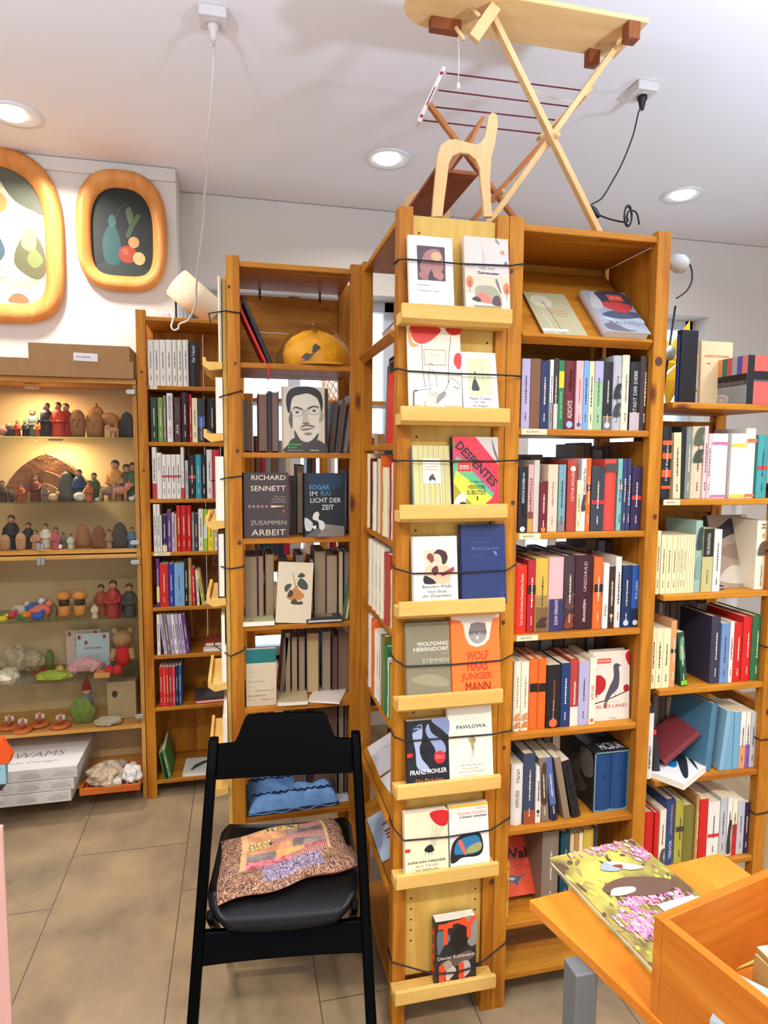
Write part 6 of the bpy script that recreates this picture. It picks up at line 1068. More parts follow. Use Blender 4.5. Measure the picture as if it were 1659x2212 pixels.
for x0, x1 in ((CX0+.004, mid-.001), (mid+.001, CX1-.004)):
    for z0, z1, hz in ((1.200, 1.925, (1.90, 1.225)), (.380, 1.165, (1.135, .41))):
        d = MB().box(x0-gx, x1-gx, CYF-.006-gy, CYF-.001-gy, z0, z1).build('glass_door', cab, DG)
        xh = x1 if x1 > -.6 else x0
        for h in hz:
            hp = [(xh-gx+(-.028 if x1 > -.6 else .028)+.010*math.cos(t)*(1 if x1 > -.6 else -1), .010*math.sin(t)) for t in [math.pi/2+math.pi*k/6 for k in range(7)]]+[(xh-gx, -.010), (xh-gx, .010)]
            MB().prism([(a, b+h) for a, b in hp], CYF-.014-gy, CYF-.0065-gy, 'y').build('hinge', d, mat((176,176,172), .35, metal=.6), .001)
        MB().box((x1-.014 if x1 < -.6 else x0)-gx, (x1 if x1 < -.6 else x0+.014)-gx, CYF-.012-gy, CYF-.0065-gy, (z0 if z0 > 1 else z1-.03), (z0+.03 if z0 > 1 else z1)).build('door_catch', d, mat((150,150,150), .4, metal=.5))
for x, y, z, e_ in ((-.90, CYF+.12, 1.925, 5), (-.82, CYF+.16, 1.692, 4)):
    t = thing('cabinet_spotlight', 'small warm spotlight under the %s of the glass cabinet' % ('top board' if z > 1.8 else 'upper glass shelf'), 'lamp', (x, y, z)); MB().lathe([(.004, -.010), (.028, -.010), (.032, -.004), (.032, -.0005)], mat((210,200,180), .4), 18).build('housing', t)
    area('cabinet_beam', (x, y, z-.012), .05, e_, (1, .74, .42))
# cardboard boxes on top
CARD = mat((150,112,72), .85, noise=.06, bump=.1, bscale=90)
def carton(name, lb, x0, x1, y0, y1, z0, z1, m, group=None):
    t = thing(name, lb, 'box', ((x0+x1)/2, (y0+y1)/2, z0), 0, group); w_, d_, h_ = (x1-x0)/2, (y1-y0)/2, z1-z0; th = .003
    mb = MB(); mb.box(-w_, w_, -d_, -d_+th, 0, h_).box(-w_, w_, d_-th, d_, 0, h_).box(-w_, -w_+th, -d_+th, d_-th, 0, h_).box(w_-th, w_, -d_+th, d_-th, 0, h_).box(-w_+th, w_-th, -d_+th, d_-th, 0, th); mb.build('tray', t, m)
    return t
t = carton('cardboard_box', 'long flat brown cardboard box directly on the glass cabinet', -1.30, -.447, 3.035, 3.35, 1.9555, 2.030, CARD, 'flat cardboard boxes on the cabinet')
MB().box(-.42, .42, -.15, .15, .070, .073).build('lid', t, CARD)
t = carton('cardboard_box', 'smaller flat brown cardboard box lying on the longer one', -.868, -.462, 3.04, 3.34, 2.0305, 2.096, CARD, 'flat cardboard boxes on the cabinet')
o = MB().box(-.049, .049, -.001, 0, -.016, .018).build('paper_slip', None, mat((226,222,226), .8)); pz = onY(185, 772, 3.034); o.matrix_world = TR(pz.x, 3.0335, pz.z) @ RY(.02)
P_ = Print((-.049, -.001, -.016), (1,0,0), (0,0,1), .098, .034); P_.blurline(.42,.5,.6,.18,(120,120,130),0,3,9); P_.build(o); tag(o, 'small white paper slip with faint handwriting on the cardboard boxes', 'paper')
# white cartons and wooden tray below the cabinet
WBX = mat((206,202,196), .6, noise=.08, bscale=50)
for k in range(3):
    z0 = .0965+.0535*k; x1 = (-.722, -.730, -.738)[2-k]+.006*k
    t = thing('white_carton', 'flat white printed carton, %s of the pile of three under the glass cabinet' % ('bottom one', 'middle one', 'top one')[k], 'box', (-1.0, 3.10, z0), 0, 'white cartons under the cabinet')
    w0, w1 = -.27, x1+1.0
    MB().box(w0, w1, -.17, .19, .0, .052).build('carton', t, WBX, .004)
    P_ = Print((w0, -.17, 0), (1,0,0), (0,0,1), w1-w0, .052)
    for i in range(4): P_.b([(.1+i*.24,.3),(.16+i*.24,.7),(.24+i*.24,.6),(.26+i*.24,.3),(.18+i*.24,.2)],(186,182,178))
    P_.build(t, 'side_print')
    if k == 2:
        P_ = Print((w0, -.17, .052), (1,0,0), (0,1,0), w1-w0, .36); P_.r(.0,.0,1,1,(232,230,226)).text('WAWAMS',.55,.42,.6,.16,(150,150,152)).text('and Hobi Design',.55,.2,.55,.07,(140,140,142),.0,.2); P_.build(t, 'top_print')
tr = thing('wooden_tray', 'shallow orange wooden tray standing half out under the glass cabinet', 'tray', (-.585, 3.08, .0965)); TW = wood('orange_tray', (206,112,44), (176,84,30), 'x', .8, False)
w_, d_ = .128, .115
for nm, a in (('front_edge', (-w_, w_, -d_, -d_+.010, 0, .030)), ('back_edge', (-w_, w_, d_, d_+.010, 0, .030)), ('side_edge', (-w_, -w_+.010, -d_+.010, d_, 0, .030)), ('side_edge', (w_-.010, w_, -d_+.010, d_, 0, .030)), ('bottom', (-w_+.01, w_-.01, -d_+.01, d_, .002, .006))): MB().box(*a).build(nm, tr, TW, .001)
def lump(name, lb, cat, loc, r, m, seed, amp=.2, n=18, k=10, group=None):
    rd = random.Random(seed); ph = [rd.uniform(0, 6.28) for _ in range(6)]; vs = []
    for i in range(k+1):
        a = math.pi*i/k
        for j in range(n):
            t = 2*math.pi*j/n; q = 1+amp*(math.sin(2*t+ph[0]+a)*.4+math.sin(5*t+ph[1]+3*a)*.3+math.sin(9*t+ph[2]-4*a)*.22+math.sin(7*a+ph[3])*.2)
            rr = max(.02, math.sin(a)); vs.append((r[0]*q*rr*math.cos(t), r[1]*q*rr*math.sin(t), max(-r[2]*.999, r[2]*q*-math.cos(a))))
    mb = MB().add(vs, [(i*n+j, i*n+(j+1) % n, (i+1)*n+(j+1) % n, (i+1)*n+j) for i in range(k) for j in range(n)]+[tuple(range(n))[::-1], tuple(range(k*n, k*n+n))], None, None, False)
    o = mb.build(name, None, m); o.location = (loc[0], loc[1], loc[2]+r[2]); return tag(o, lb, cat, group)
lump('plastic_bag', 'beige crumpled clear bag of small parts in the wooden tray', 'bag', (-.615, 3.06, .103), (.085,.085,.045), mat((176,156,128), .25, noise=.25, bump=.8, bscale=40), 5, .3, 26, 14)
lump('crumpled_paper', 'crumpled white tissue paper at the outer end of the wooden tray', 'paper', (-.50, 3.04, .103), (.042,.060,.040), mat((222,218,212), .7, bump=.8, bscale=50), 8, .35, 26, 14)
lump('crumpled_paper', 'small ball of tissue paper at the front of the wooden tray', 'paper', (-.562, 3.005, .103), (.024,.022,.020), mat((214,208,198), .7, bump=.8, bscale=60), 9, .3)
o = MB().box(-.075, .075, -.02, .02, 0, .10).build('green_cloth', None, mat((20,60,24), .9), .02); o.location = (-.80, 3.30, .2585); tag(o, 'dark green rounded cloth pad behind the white cartons', 'cloth')
# orange box and pale blue box at the picture edge
pb = onZ(2, 1692, .30); 
qb = onY(24, 1650, 2.6); o = MB().prism([(-.16,.0),(-.008,.0),(.004,.035),(-.03,.10),(-.16,.12)], 0, .03, 'y').build('paper_bag', None, mat((226,84,24), .7), .002); o.location = (qb.x, 2.60, qb.z); tag(o, 'bright orange paper bag at the picture edge before the glass cabinet', 'bag')
qc = onY(13, 1694, 2.6); o = MB().box(-.2, .0, -.0, .03, 0, qb.z-qc.z-.001).build('small_box', None, mat((150,196,206), .6), .002); o.location = (qc.x, 2.60, qc.z); P_ = Print((-.2,0,0),(1,0,0),(0,0,1),.2,qb.z-qc.z-.002); P_.blurline(.85,.8,.2,.06,(40,90,140),0,3,4); P_.build(o); tag(o, 'pale blue printed box below the orange bag at the picture edge', 'box')
t = thing('side_table', 'dark low table at the picture edge carrying the blue box', 'table', (qc.x-.17, 2.6, 0)); MB().box(-.22, .158, -.01, .06, qc.z-.02, qc.z-.0005).build('table_top', t, mat('dark brown'), .002)
for x in (-.2, .02):
    for y in (.0, .045): MB().box(x-.012, x+.012, y-.012, y+.012, 0, qc.z-.02).build('leg', t, mat('dark brown'))
# pale pink stand at the very edge
qe = onY(5, 1785, 1.6); o = MB().box(-.26, .0, -.0, .012, .0, qe.z).build('card_stand', None, mat((206,160,150), .8), .004); o.location = (qe.x, 1.6, 0); tag(o, 'pale pink stand just visible at the lower picture edge', 'stand')
# ---------------- figures in the cabinet
def fig(kind, px, base_py, top_py, col, lb, zs, org, s_, Y=3.17, head=None, w_=1.0, flip=1, tilt=0):
    ox, oy = org; p = onY(ox+px/s_, oy+base_py/s_, Y); h = (base_py-top_py)/s_/1378*Y*1.03; m = mat(col, .7, noise=.12, bscale=60); mh = mat(head or (170,120,84), .7)
    w_ = .55 if 'rock-like' in lb else .62 if (kind == 'dome' and h > .06) else w_; t = thing('figurine', lb, 'figurine', (p.x, Y, zs+.0006), tilt, 'small figures in the glass cabinet')
    if kind == 'person':
        r = h*.19*w_; MB().lathe([(r*.95,0),(r,.03*h),(r*.9,.25*h),(r*.98,.5*h),(r*.9,.68*h),(r*.45,.78*h)], m, 14).build('robe', t); MB().ell((0,0,.86*h), (.095*h,.095*h,.12*h), mh, 12).build('head', t); MB().ell((0,.02*h,.90*h), (.105*h,.10*h,.11*h), mat((60,40,28), .8), 12).build('hair', t)
        MB().tube([(-r*.9,-.02*h,.62*h),(-r*.9,-r*.8,.45*h),(0,-r*1.05,.42*h)], .05*h, m, 7).build('arm', t); MB().tube([(r*.9,-.02*h,.62*h),(r*.9,-r*.8,.45*h),(0,-r*1.05,.42*h)], .05*h, m, 7).build('arm', t)
    elif kind == 'animal':
        L_ = h*.62*w_; mb = MB(); mb.ell((0,0,.52*h), (L_*.62,.20*h,.22*h), m, 14); mb.ell((flip*L_*.58,0,.70*h), (.15*h,.12*h,.20*h), m, 10); mb.ell((flip*L_*.80,0,.78*h), (.17*h,.10*h,.11*h), m, 10)
        for x in (-.42, .42):
            for y in (-.10, .10): mb.tube([(x*L_, y*h, .45*h), (x*L_, y*h, 0)], .06*h, m, 7)
        mb.build('body', t)
        for y in (-.07, .07): MB().ell((flip*L_*.68, y*h, .93*h), (.03*h,.03*h,.07*h), m, 7).build('ear', t)
    elif kind == 'head':
        MB().lathe([(.24*h,0),(.27*h,.3*h),(.28*h,.6*h),(.24*h,.82*h),(.12*h,.96*h),(.02*h,h)], m, 16, Matrix.Diagonal((w_,.8,1,1))).build('carved_head', t); MB().ell((0,-.22*h,.45*h), (.05*h,.07*h,.12*h), m, 8).build('nose', t)
        for x in (-.1, .1): MB().ell((x*h*w_,-.21*h,.6*h), (.035*h,.02*h,.025*h), mat('dark brown'), 7).build('eye', t)
    elif kind == 'dome': MB().lathe([(.50*h*w_,0),(.52*h*w_,.2*h),(.46*h*w_,.6*h),(.28*h*w_,.9*h),(.04*h*w_,h)], m, 18, Matrix.Diagonal((1,.5,1,1))).build('shell', t)
    elif kind == 'lamp':
        MB().lathe([(.22*h,0),(.24*h,.1*h),(.24*h,.35*h),(.2*h,.42*h)], mat((206,130,50), .5), 14).build('base', t); MB().lathe([(.19*h,.42*h),(.2*h,.6*h),(.17*h,.68*h)], mat('dark brown'), 14).build('middle', t); MB().lathe([(.26*h,.68*h),(.28*h,.8*h),(.2*h,.97*h),(.05*h,h)], m, 14).build('cap', t)
    elif kind == 'duck': MB().ell((0,0,.4*h), (.5*h*w_,.3*h,.36*h), m, 12).build('body', t); MB().ell((flip*.42*h*w_,0,.78*h), (.2*h,.18*h,.2*h), mat(head or col, .6), 10).build('head', t)
    return t
o1 = ((0, 730), 4.424); Z1 = 1.700
for a in (('person',168,900,770,(176,50,30),'small red-robed child figure on the top glass shelf'), ('person',242,900,768,(36,34,34),'small black-robed child figure beside the red one, top glass shelf'), ('person',316,900,678,(110,120,112),'grey kneeling-like figure behind the orange one, top glass shelf'), ('person',360,900,770,(206,100,36),'small orange figure in front of the grey one, top glass shelf'),
          ('person',450,905,620,(44,38,38),'tall dark-robed figure on the top glass shelf'), ('person',560,905,615,(206,64,34),'tall orange-red robed figure on the top glass shelf'), ('person',635,905,622,(176,34,30),'tall crimson robed figure behind the orange-red one')): fig(*a[:5], a[5], Z1, *o1, Y=3.17+(.03 if a[1] in (316, 635) else 0))
fig('head',745,912,680,(150,96,50),'carved brown wooden head with a face, top glass shelf', Z1, *o1); fig('head',905,912,690,(158,104,52),'second broader carved head beside a standing horse, top glass shelf', Z1, *o1, w_=1.15); fig('animal',1045,915,625,(176,116,60),'light brown carved horse on the top glass shelf', Z1, *o1, Y=3.22, flip=-1, w_=.8); fig('animal',1090,915,800,(190,130,96),'small pinkish carved donkey before the horse, top glass shelf', Z1, *o1, Y=3.13, flip=-1)
fig('dome',1215,920,700,(30,26,26),'black rounded carved figure by the cabinet side, top glass shelf', Z1, *o1, w_=.75); fig('dome',95,900,800,(60,56,50),'dark low carved figure at the start of the top glass shelf', Z1, *o1, w_=.9); fig('duck',25,900,790,(206,130,110),'pink and gold ornament at the picture edge, top glass shelf', Z1, *o1)
# bark stable on the second shelf
st = thing('toy_stable', 'brown bark stable with two nested arches on the second glass shelf', 'toy', (-.865, 3.23, 1.4085)); arc = lambda rx, rz, n=16: [(rx*math.cos(math.pi*i/n), rz*math.sin(math.pi*i/n)) for i in range(n+1)]
def archpl(name, ro, ri, y0, y1, m, peak=0):
    O_ = [(x*(1 if True else 1), z+(peak*(1-abs(x)/ro[0]) if peak else 0)) for x, z in arc(*ro)]; I_ = arc(*ri)[::-1]; MB().prism(O_+I_, y0, y1, 'y').build(name, st, m)
BK = mat((140,92,58), .85, noise=.25, bump=.7, bscale=40); archpl('outer_arch', (.185,.155), (.130,.125), -.01, .05, BK, .06); archpl('middle_arch', (.122,.115), (.085,.085), -.035, .02, BK, .02); archpl('inner_arch', (.078,.078), (.048,.05), -.06, -.01, mat((176,124,84), .85, noise=.2, bump=.5, bscale=40))
MB().prism([(.10,.13),(.19,.075),(.245,.055),(.245,.045),(.18,.05),(.10,.10)], -.01, .05, 'y').build('side_roof', st, BK)
Z2 = 1.408
for a in (('person',205,1600,1440,(150,66,36),'rust-robed kneeling figure under the bark arches'), ('person',345,1600,1380,(96,44,30),'dark red figure in the middle of the bark arches'), ('person',30,1600,1420,(70,50,40),'dark brown figure at the picture edge, second glass shelf'), ('person',110,1600,1490,(50,34,30),'small dark figure left of the bark stable'.replace(' left of',' beside')), ('person',440,1590,1440,(120,90,80),'small grey and red figure at the foot of the bark stable'),
          ('dome',640,1600,1350,(80,76,66),'grey-brown rock-like figure beside the bark stable'), ('person',760,1560,1290,(40,60,90),'blue-cloaked standing figure behind the white sheep'), ('duck',765,1605,1500,(214,206,180),'white sheep in front of the blue-cloaked figure'), ('person',855,1590,1410,(176,90,40),'orange figure with raised arms, second glass shelf'), ('person',905,1590,1350,(60,84,48),'green-robed king figure on the second glass shelf'),
          ('duck',930,1600,1560,(222,214,190),'white lying lamb before the green king'), ('animal',1030,1600,1430,(130,100,84),'grey-brown camel with a white saddle, second glass shelf'), ('person',1110,1600,1250,(190,130,60),'golden-robed shepherd with a staff, second glass shelf'), ('animal',1150,1600,1420,(190,120,90),'pink-brown donkey with white load before the shepherd'), ('person',1215,1560,1245,(70,64,54),'dark hooded figure near the cabinet side, second glass shelf'), ('person',1280,1600,1270,(60,84,54),'green-cloaked figure with brown hat at the cabinet side'), ('duck',1260,1600,1545,(226,220,200),'small white lamb at the feet of the green-cloaked figure'), ('duck',510,1600,1510,(196,160,120),'striped tan goose at the foot of the bark stable')):
    fig(*a[:5], a[5], Z2, *o1, Y=3.12+(.05 if a[3] < 1400 else 0))
Z3 = 1.1955
for i, a in enumerate((('head',60,2075,1940,(176,130,90),'pale carved owl head at the picture edge, wood shelf'), ('person',120,2050,1765,(30,30,34),'tall black chimney-sweep-like figure on the wood shelf'), ('head',205,2080,1930,(190,140,96),'squat pale carved head on the wood shelf'), ('person',280,2050,1830,(40,38,40),'dark hatted figure leaning on the wood shelf'), ('person',345,2070,1900,(170,120,90),'small tan figure on the wood shelf'), ('person',445,2060,1850,(226,214,190),'cream chef-like figure on the wood shelf'), ('person',540,2060,1870,(176,80,80),'pink-red figure behind a white price card'), ('person',610,2060,1930,(120,130,110),'grey-green figure among white flowers, wood shelf'), ('person',680,2060,1930,(200,196,180),'small white figure beside the big brown bear'),
          ('dome',800,2060,1860,(150,96,50),'big round brown bear on the wood shelf'), ('dome',950,2050,1850,(120,66,36),'dark red-brown hedgehog behind the bear'), ('person',960,2060,1960,(130,96,66),'small brown figure before the hedgehog'), ('person',1050,2060,1900,(150,120,90),'tan figure with white collar, wood shelf'), ('person',1135,2060,1870,(96,70,50),'brown figure before the round mushroom shape'), ('dome',1150,2050,1825,(60,46,40),'dark mushroom-like shape on the wood shelf'), ('person',1195,2055,1940,(176,44,30),'small red figure near the cabinet side, wood shelf'), ('person',1265,2060,1880,(70,110,140),'light blue-robed figure at the cabinet side, wood shelf'))):
    fig(*a[:5], a[5], Z3, *o1, Y=3.10+.05*(i % 2))
o = MB().box(-.011, .011, -.0005, .0005, 0, .018).build('price_card', None, mat('white')); q = onY(550/4.424, 730+2040/4.424, 3.08); o.matrix_world = TR(q.x, 3.085, 1.197) @ RX(-.3) @ RY(.4) @ TR(0,0,.006); tag(o, 'tiny white price card on the wood shelf of the cabinet', 'card')
o2 = ((0, 1180), 3.815); Z4 = .872
for i, (x, t_, c, h_, lb) in enumerate(((25,620,(214,196,40),None,'yellow toy duck at the picture edge'),(95,600,(196,60,60),None,'red and white toy bird'),(170,565,(200,190,160),None,'cream toy bird behind the green one'),(180,625,(30,110,50),(214,180,40),'green toy duck'),(225,610,(226,120,40),None,'orange toy duck'),(285,540,(60,90,150),(220,220,220),'blue and white toy bird'),(315,600,(40,80,160),None,'deep blue toy duck'),(345,540,(220,110,80),None,'coral toy bird behind the blue duck'),(370,590,(226,214,190),(190,60,50),'white toy bird with a red head'))): fig('duck',x,665-(i % 2)*8,t_-20,c,lb+' on the third glass shelf',Z4,*o2,Y=3.10+.045*(i % 3),head=h_)
fig('animal',435,640,510,(120,110,90),'grey toy donkey on the third glass shelf',Z4,*o2,flip=-1,w_=.7); fig('lamp',535,630,440,(206,130,56),'dark and amber tealight house under a flat brown stone',Z4,*o2,w_=1.2); fig('lamp',665,630,440,(216,140,60),'amber and dark tealight house beside the first one',Z4,*o2)
for i, (x, t_, c, lb) in enumerate(((785,500,(206,190,150),'cream flower-like ornament'),(840,390,(150,60,40),'dark red-haired figure with black coat'),(880,530,(190,90,80),'pinkish small figure'),(940,340,(150,34,30),'tall red figure'),(975,470,(214,206,190),'white and black cow figure'),(1010,500,(60,50,46),'dark figure with white cap'),(1072,370,(60,60,54),'thin dark figure with a ring head'),(1120,500,(214,180,110),'golden-white angel figure'),(1065,560,(150,110,60),'small tan figure'))): fig('person',x,625,t_,c,lb+' on the third glass shelf',Z4,*o2,Y=3.10+.05*(i % 3))
Z5 = .588
bag = lambda px, py, Y, z, r, c, lb, sd, nm='cloth_toy', cat='toy', rough=.8: lump(nm, lb, cat, (onY(px/3.815, 1180+py/3.815, Y).x, Y, z+.0005), r, mat(c, rough, bump=.4, bscale=50), sd, .25)
bag(60,1100,3.10,Z5,(.055,.05,.035),(206,190,160),'cream cloth bag at the picture edge, lowest glass shelf',11,'cloth_bag','bag'); bag(120,900,3.27,Z5,(.07,.04,.06),(176,156,126),'pale clear bag behind the cream one, lowest glass shelf',12,'plastic_bag','bag',.3); bag(260,920,3.27,Z5,(.06,.04,.05),(170,150,116),'beige bag with little things, lowest glass shelf',13,'plastic_bag','bag',.3)
bag(450,1080,3.12,Z5,(.075,.05,.020),(160,176,60),'lime green felt toy lying on the lowest glass shelf',14); bag(350,1050,3.15,Z5,(.035,.03,.018),(150,40,40),'dark red cloth doll behind the lime felt toy',15); bag(490,990,3.17,Z5,(.02,.02,.024),(226,170,90),'small yellow-faced doll head, lowest glass shelf',16)
bag(410,900,3.25,Z5,(.02,.02,.05),(100,110,50),'green cloth cone behind the doll, lowest glass shelf',17); bag(720,960,3.2,Z5,(.07,.045,.034),(214,156,150),'pink cloth pig lying on the lowest glass shelf',18); bag(600,930,3.18,Z5,(.03,.03,.022),(220,150,150),'pink rounded toy ear beside the pig, lowest glass shelf',19)
o = MB().box(-.035,.035,-.03,.03,0,.024).build('soap_block', None, mat((206,140,70), .6), .004); q = onY(850/3.815, 1180+1080/3.815, 3.12); o.location = (q.x, 3.12, Z5+.0005); tag(o, 'amber wooden block before the red bear, lowest glass shelf', 'block')
br = thing('toy_bear', 'brown bear doll in a red dress sitting at the cabinet side, lowest glass shelf', 'toy', (onY(1010/3.815, 1180+900/3.815, 3.17).x, 3.19, Z5+.0008))
FUR = mat((176,136,90), .95, bump=.8, bscale=120); REDC = mat((196,30,34), .9)
MB().ell((0,0,.075), (.040,.035,.055), REDC, 14).build('dress', br); MB().ell((0,-.005,.158), (.044,.038,.042), FUR, 14).build('head', br); MB().ell((0,-.04,.148), (.016,.012,.012), FUR, 10).build('muzzle', br)
for x in (-.034, .034): MB().ell((x,0,.195), (.014,.008,.014), FUR, 10).build('ear', br)
for x, y in ((-.052,-.07),(-.012,-.075)): MB().ell((x,y,.028), (.022,.022,.024), REDC, 12).build('foot', br)
for x in (-.048, .048): MB().tube([(x*.8,-.01,.11),(x,-.035,.06)], .014, FUR, 8).build('arm', br)
for i, (x0, x1, y0, y1, c, lb) in enumerate(((550,830,680,880,(196,176,156),'pale children card with red dots standing behind the pig'),(630,900,710,890,(180,196,200),'pale blue ribbed card in front of the dotted one'))):
    a = onY(x0/3.815, 1180+y1/3.815, 3.26-.03*i); b = onY(x1/3.815, 1180+y0/3.815, 3.26-.03*i); o = MB().box(a.x, b.x, -.002, 0, .0, b.z-Z5).build('card', None, mat(c, .6)); o.location = (0, 3.26-.03*i, Z5+.0005)
    P_ = Print((a.x,-.002,0),(1,0,0),(0,0,1),b.x-a.x,b.z-Z5); [P_.e(u,v,.05,.06,(150,50,44)) for u, v in ((.1,.9),(.3,.75),(.85,.9))]; P_.blurline(.5,.6,.5,.06,(150,110,100),0,i+2,6)
    if i: [P_.r(.04+.08*k,.05,.07+.08*k,.45,(150,170,184)) for k in range(11)]
    P_.build(o); tag(o, lb, 'card')
Z6 = .3625
bag(680,1400,3.14,Z6,(.052,.03,.062),(110,130,50),'green felt hand puppet standing on the bottom wood shelf',21,'hand_puppet','toy'); 
dw = thing('toy_dwarf', 'small dwarf with a tall red hat behind the green puppet', 'toy', (onY(710/3.815, 1180+1300/3.815, 3.2).x, 3.22, Z6+.0005)); MB().lathe([(.028,0),(.03,.06),(.022,.11)], mat((110,120,140), .9), 12).build('body', dw); MB().ell((0,0,.125), (.02,.02,.02), mat((214,160,120)), 10).build('head', dw); MB().lathe([(.022,.135),(.014,.165),(.003,.195)], mat((170,24,30), .9), 12).build('hat', dw)
hs = thing('clay_house', 'beige clay house with a round hole at the cabinet side, bottom shelf', 'ornament', (onY(1010/3.815, 1180+1290/3.815, 3.2).x+.005, 3.21, Z6+.0005)); MB().box(-.065,.065,-.06,.06,0,.185).build('house_body', hs, mat((176,150,110), .85, noise=.08, bump=.2), .004); MB().add([(-.03+.013*math.cos(t), -.0605, .125+.018*math.sin(t)) for t in [6.28*i/14 for i in range(14)]], [tuple(range(14))]).build('hole', hs, mat('dark brown'))
bag(900,1440,3.10,Z6,(.055,.045,.018),(196,180,156),'pale clear bag of shells before the clay house',23,'plastic_bag','bag',.3)
for i, (x, y) in enumerate(((80,1500),(190,1550),(330,1480),(500,1490))):
    q = onZ(x/3.815, 1180+y/3.815, Z6); Y = min(3.22, max(3.10, q.y)); X = onY(x/3.815, 1180+y/3.815, Y).x; t = thing('candle_holder', 'orange wooden candle ring with a small winged figure, %s one counted from the picture edge' % ('first','second','third','fourth')[i], 'candle holder', (X, Y, Z6+.0005), 0, 'candle rings on the bottom shelf of the cabinet')
    MB().lathe([(.030,0),(.042,.004),(.044,.012),(.038,.018),(.020,.018),(.018,.010)], mat((214,104,36), .5), 18).build('ring', t); MB().lathe([(.009,.018),(.011,.03),(.006,.052)], mat((190,90,80), .7), 10).build('figure_body', t); MB().ell((0,0,.058), (.007,.007,.008), mat((214,160,120)), 8).build('figure_head', t)
    for s in (-1, 1): MB().ell((s*.012,.002,.044), (.009,.003,.014), mat((220,214,206)), 8).build('wing', t)
# ================================================================== lampshade, frame, window things
ls = thing('cylinder_lampshade', 'cream cylinder lampshade lying tilted on top of the wall bookcase', 'lampshade', (-.180, 3.22, 2.352)); SH = mat((226,208,176), .8)
Mx = RY(math.radians(-50)) @ TR(0,0,-.115)
n = 28; R_ = .072; vs = []; 
for z, r in ((0,R_),(.235,R_),(.235,R_-.002),(0,R_-.002)): vs += [(r*math.cos(6.2832*i/n), r*math.sin(6.2832*i/n), z) for i in range(n)]
MB().add(vs, [(k*n+j, k*n+(j+1) % n, ((k+1) % 4)*n+(j+1) % n, ((k+1) % 4)*n+j) for k in range(4) for j in range(n)], None, Mx @ Matrix.Identity(4), True).build('shade', ls, SH)
MB().lathe([(R_-.003,.233),(R_-.003,.2345)], SH, n, Mx).build('end_disc', ls); MB().lathe([(.012,.0),(.014,.03)], mat('charcoal'), 12, RY(math.radians(-50)) @ TR(0,0,.09)).build('holder', ls)
MB().box(-.03,.03,-.03,.03,-.112,-.060).build('stand', ls, mat('charcoal'))
fr = thing('dark_frame', 'dark empty frame leaning behind the lampshade at the window', 'frame', (-.14, 3.31, 2.237)); 
for a in ((-.15,-.14,0,.14),(.10,.11,0,.14),(-.14,.10,0,.010),(-.14,.10,.13,.14)): MB().box(a[0],a[1],0,.008,a[2],a[3]).build('frame_bar', fr, mat('black'))
mp = MB().box(-.02,.02,-.015,.015,0,.03).build('plug_adapter', None, mat('white'), .004); q = onY(357, 678, 3.12); mp.location = (q.x, 3.12, 2.2355); tag(mp, 'small white plug adapter on top of the wall bookcase', 'adapter')
# things on the low bookcase
ZE = 1.7885
def xE(px, Y): return onY(px, 860, Y).x
o = MB().box(0, .056, 0, .022, 0, onY(1490, 713, 1.67).z-ZE).build('black_box_file', None, mat('black', .35), .001); o.location = (xE(1467,1.67), 1.67, ZE+.0005); tag(o, 'tall plain black box file standing on the low bookcase', 'box file')
P_ = Print((0,.022,0),(0,-1,0),(0,0,1),.022,.205); P_.r(.3,.02,.7,.98,(40,90,200)); P_.build(o, 'blue_edge')
kb = faceout('cream picture book with red lettering standing behind the pencil case, low bookcase', xE(1512,1.76), xE(1579,1.76), ZE+.0005, onY(1560, 738, 1.76).z, 1.76, .012, (232,206,160), lambda f: f.text('unsere Künstler',.5,.78,.8,.045,(170,50,40),.006).blurline(.25,.66,.1,.02,(120,60,40),0,2,2), tilt=.02)
GB = thing('gift_box', 'striped and grey gift box with black bands on top of the low bookcase', 'box', (0, 0, 0)); 
Bc = onY(1612, 867, 1.64); ht = onY(1606, 766, 1.64).z-ZE; GB.location = (Bc.x, 1.642, ZE+.0008); Lx = .205
MB().box(0, .15, 0, Lx, 0, ht).build('box_body', GB, mat((150,156,156), .5), .001)
P_ = Print((0, Lx, 0), (0,-1,0), (0,0,1), Lx, ht)
cols = [(150,130,190),(120,100,80),(206,200,60),(200,60,60),(230,150,70),(50,110,100),(206,80,80),(170,180,190),(90,80,160),(226,120,110)]
for k, c in enumerate(cols): P_.r(k*.1, .62, (k+1)*.1, 1, c)
P_.r(0,.5,1,.63,(18,16,18)).r(0,.40,1,.5,(70,66,64)); [P_.e(.06+.12*k,.45,.055,.045,(96,90,88)) for k in range(8)]; P_.e(.5,.13,.17,.12,(206,204,200)).e(.5,.13,.11,.08,(176,176,176)).e(.52,.12,.05,.04,(214,212,208)); P_.build(GB, 'side_print')
P_ = Print((0, 0, 0), (1,0,0), (0,0,1), .15, ht); P_.r(0,0,1,1,(206,90,80)).r(0,0,.16,1,(18,16,18)).r(0,.5,1,.68,(18,16,18)).r(.16,.46,1,.5,(90,80,80)); P_.build(GB, 'end_print')
sr = thing('paper_star', 'yellow folded paper star standing on the low bookcase before the window', 'star', (onY(1460, 772, 1.9).x, 1.90, ZE+.153)); YEL = mat((240,190,30), .7)
for k, (a, L_) in enumerate(((1.25,.150),(.25,.10),(-.8,.13),(-1.75,.155),(2.3,.12),(3.2,.12))):
    d = Vector((math.cos(a), 0, math.sin(a))); nn = Vector((-d.z, 0, d.x)); tip = d*L_; MB().add([(0,-.012,0), tuple(d*L_*.4+nn*.036), tuple(tip), tuple(d*L_*.4-nn*.036), tuple(d*L_*.4+Vector((0,-.016,0)))], [(0,1,4),(1,2,4),(2,3,4),(3,0,4),(0,3,2,1)]).build('ray', sr, YEL)
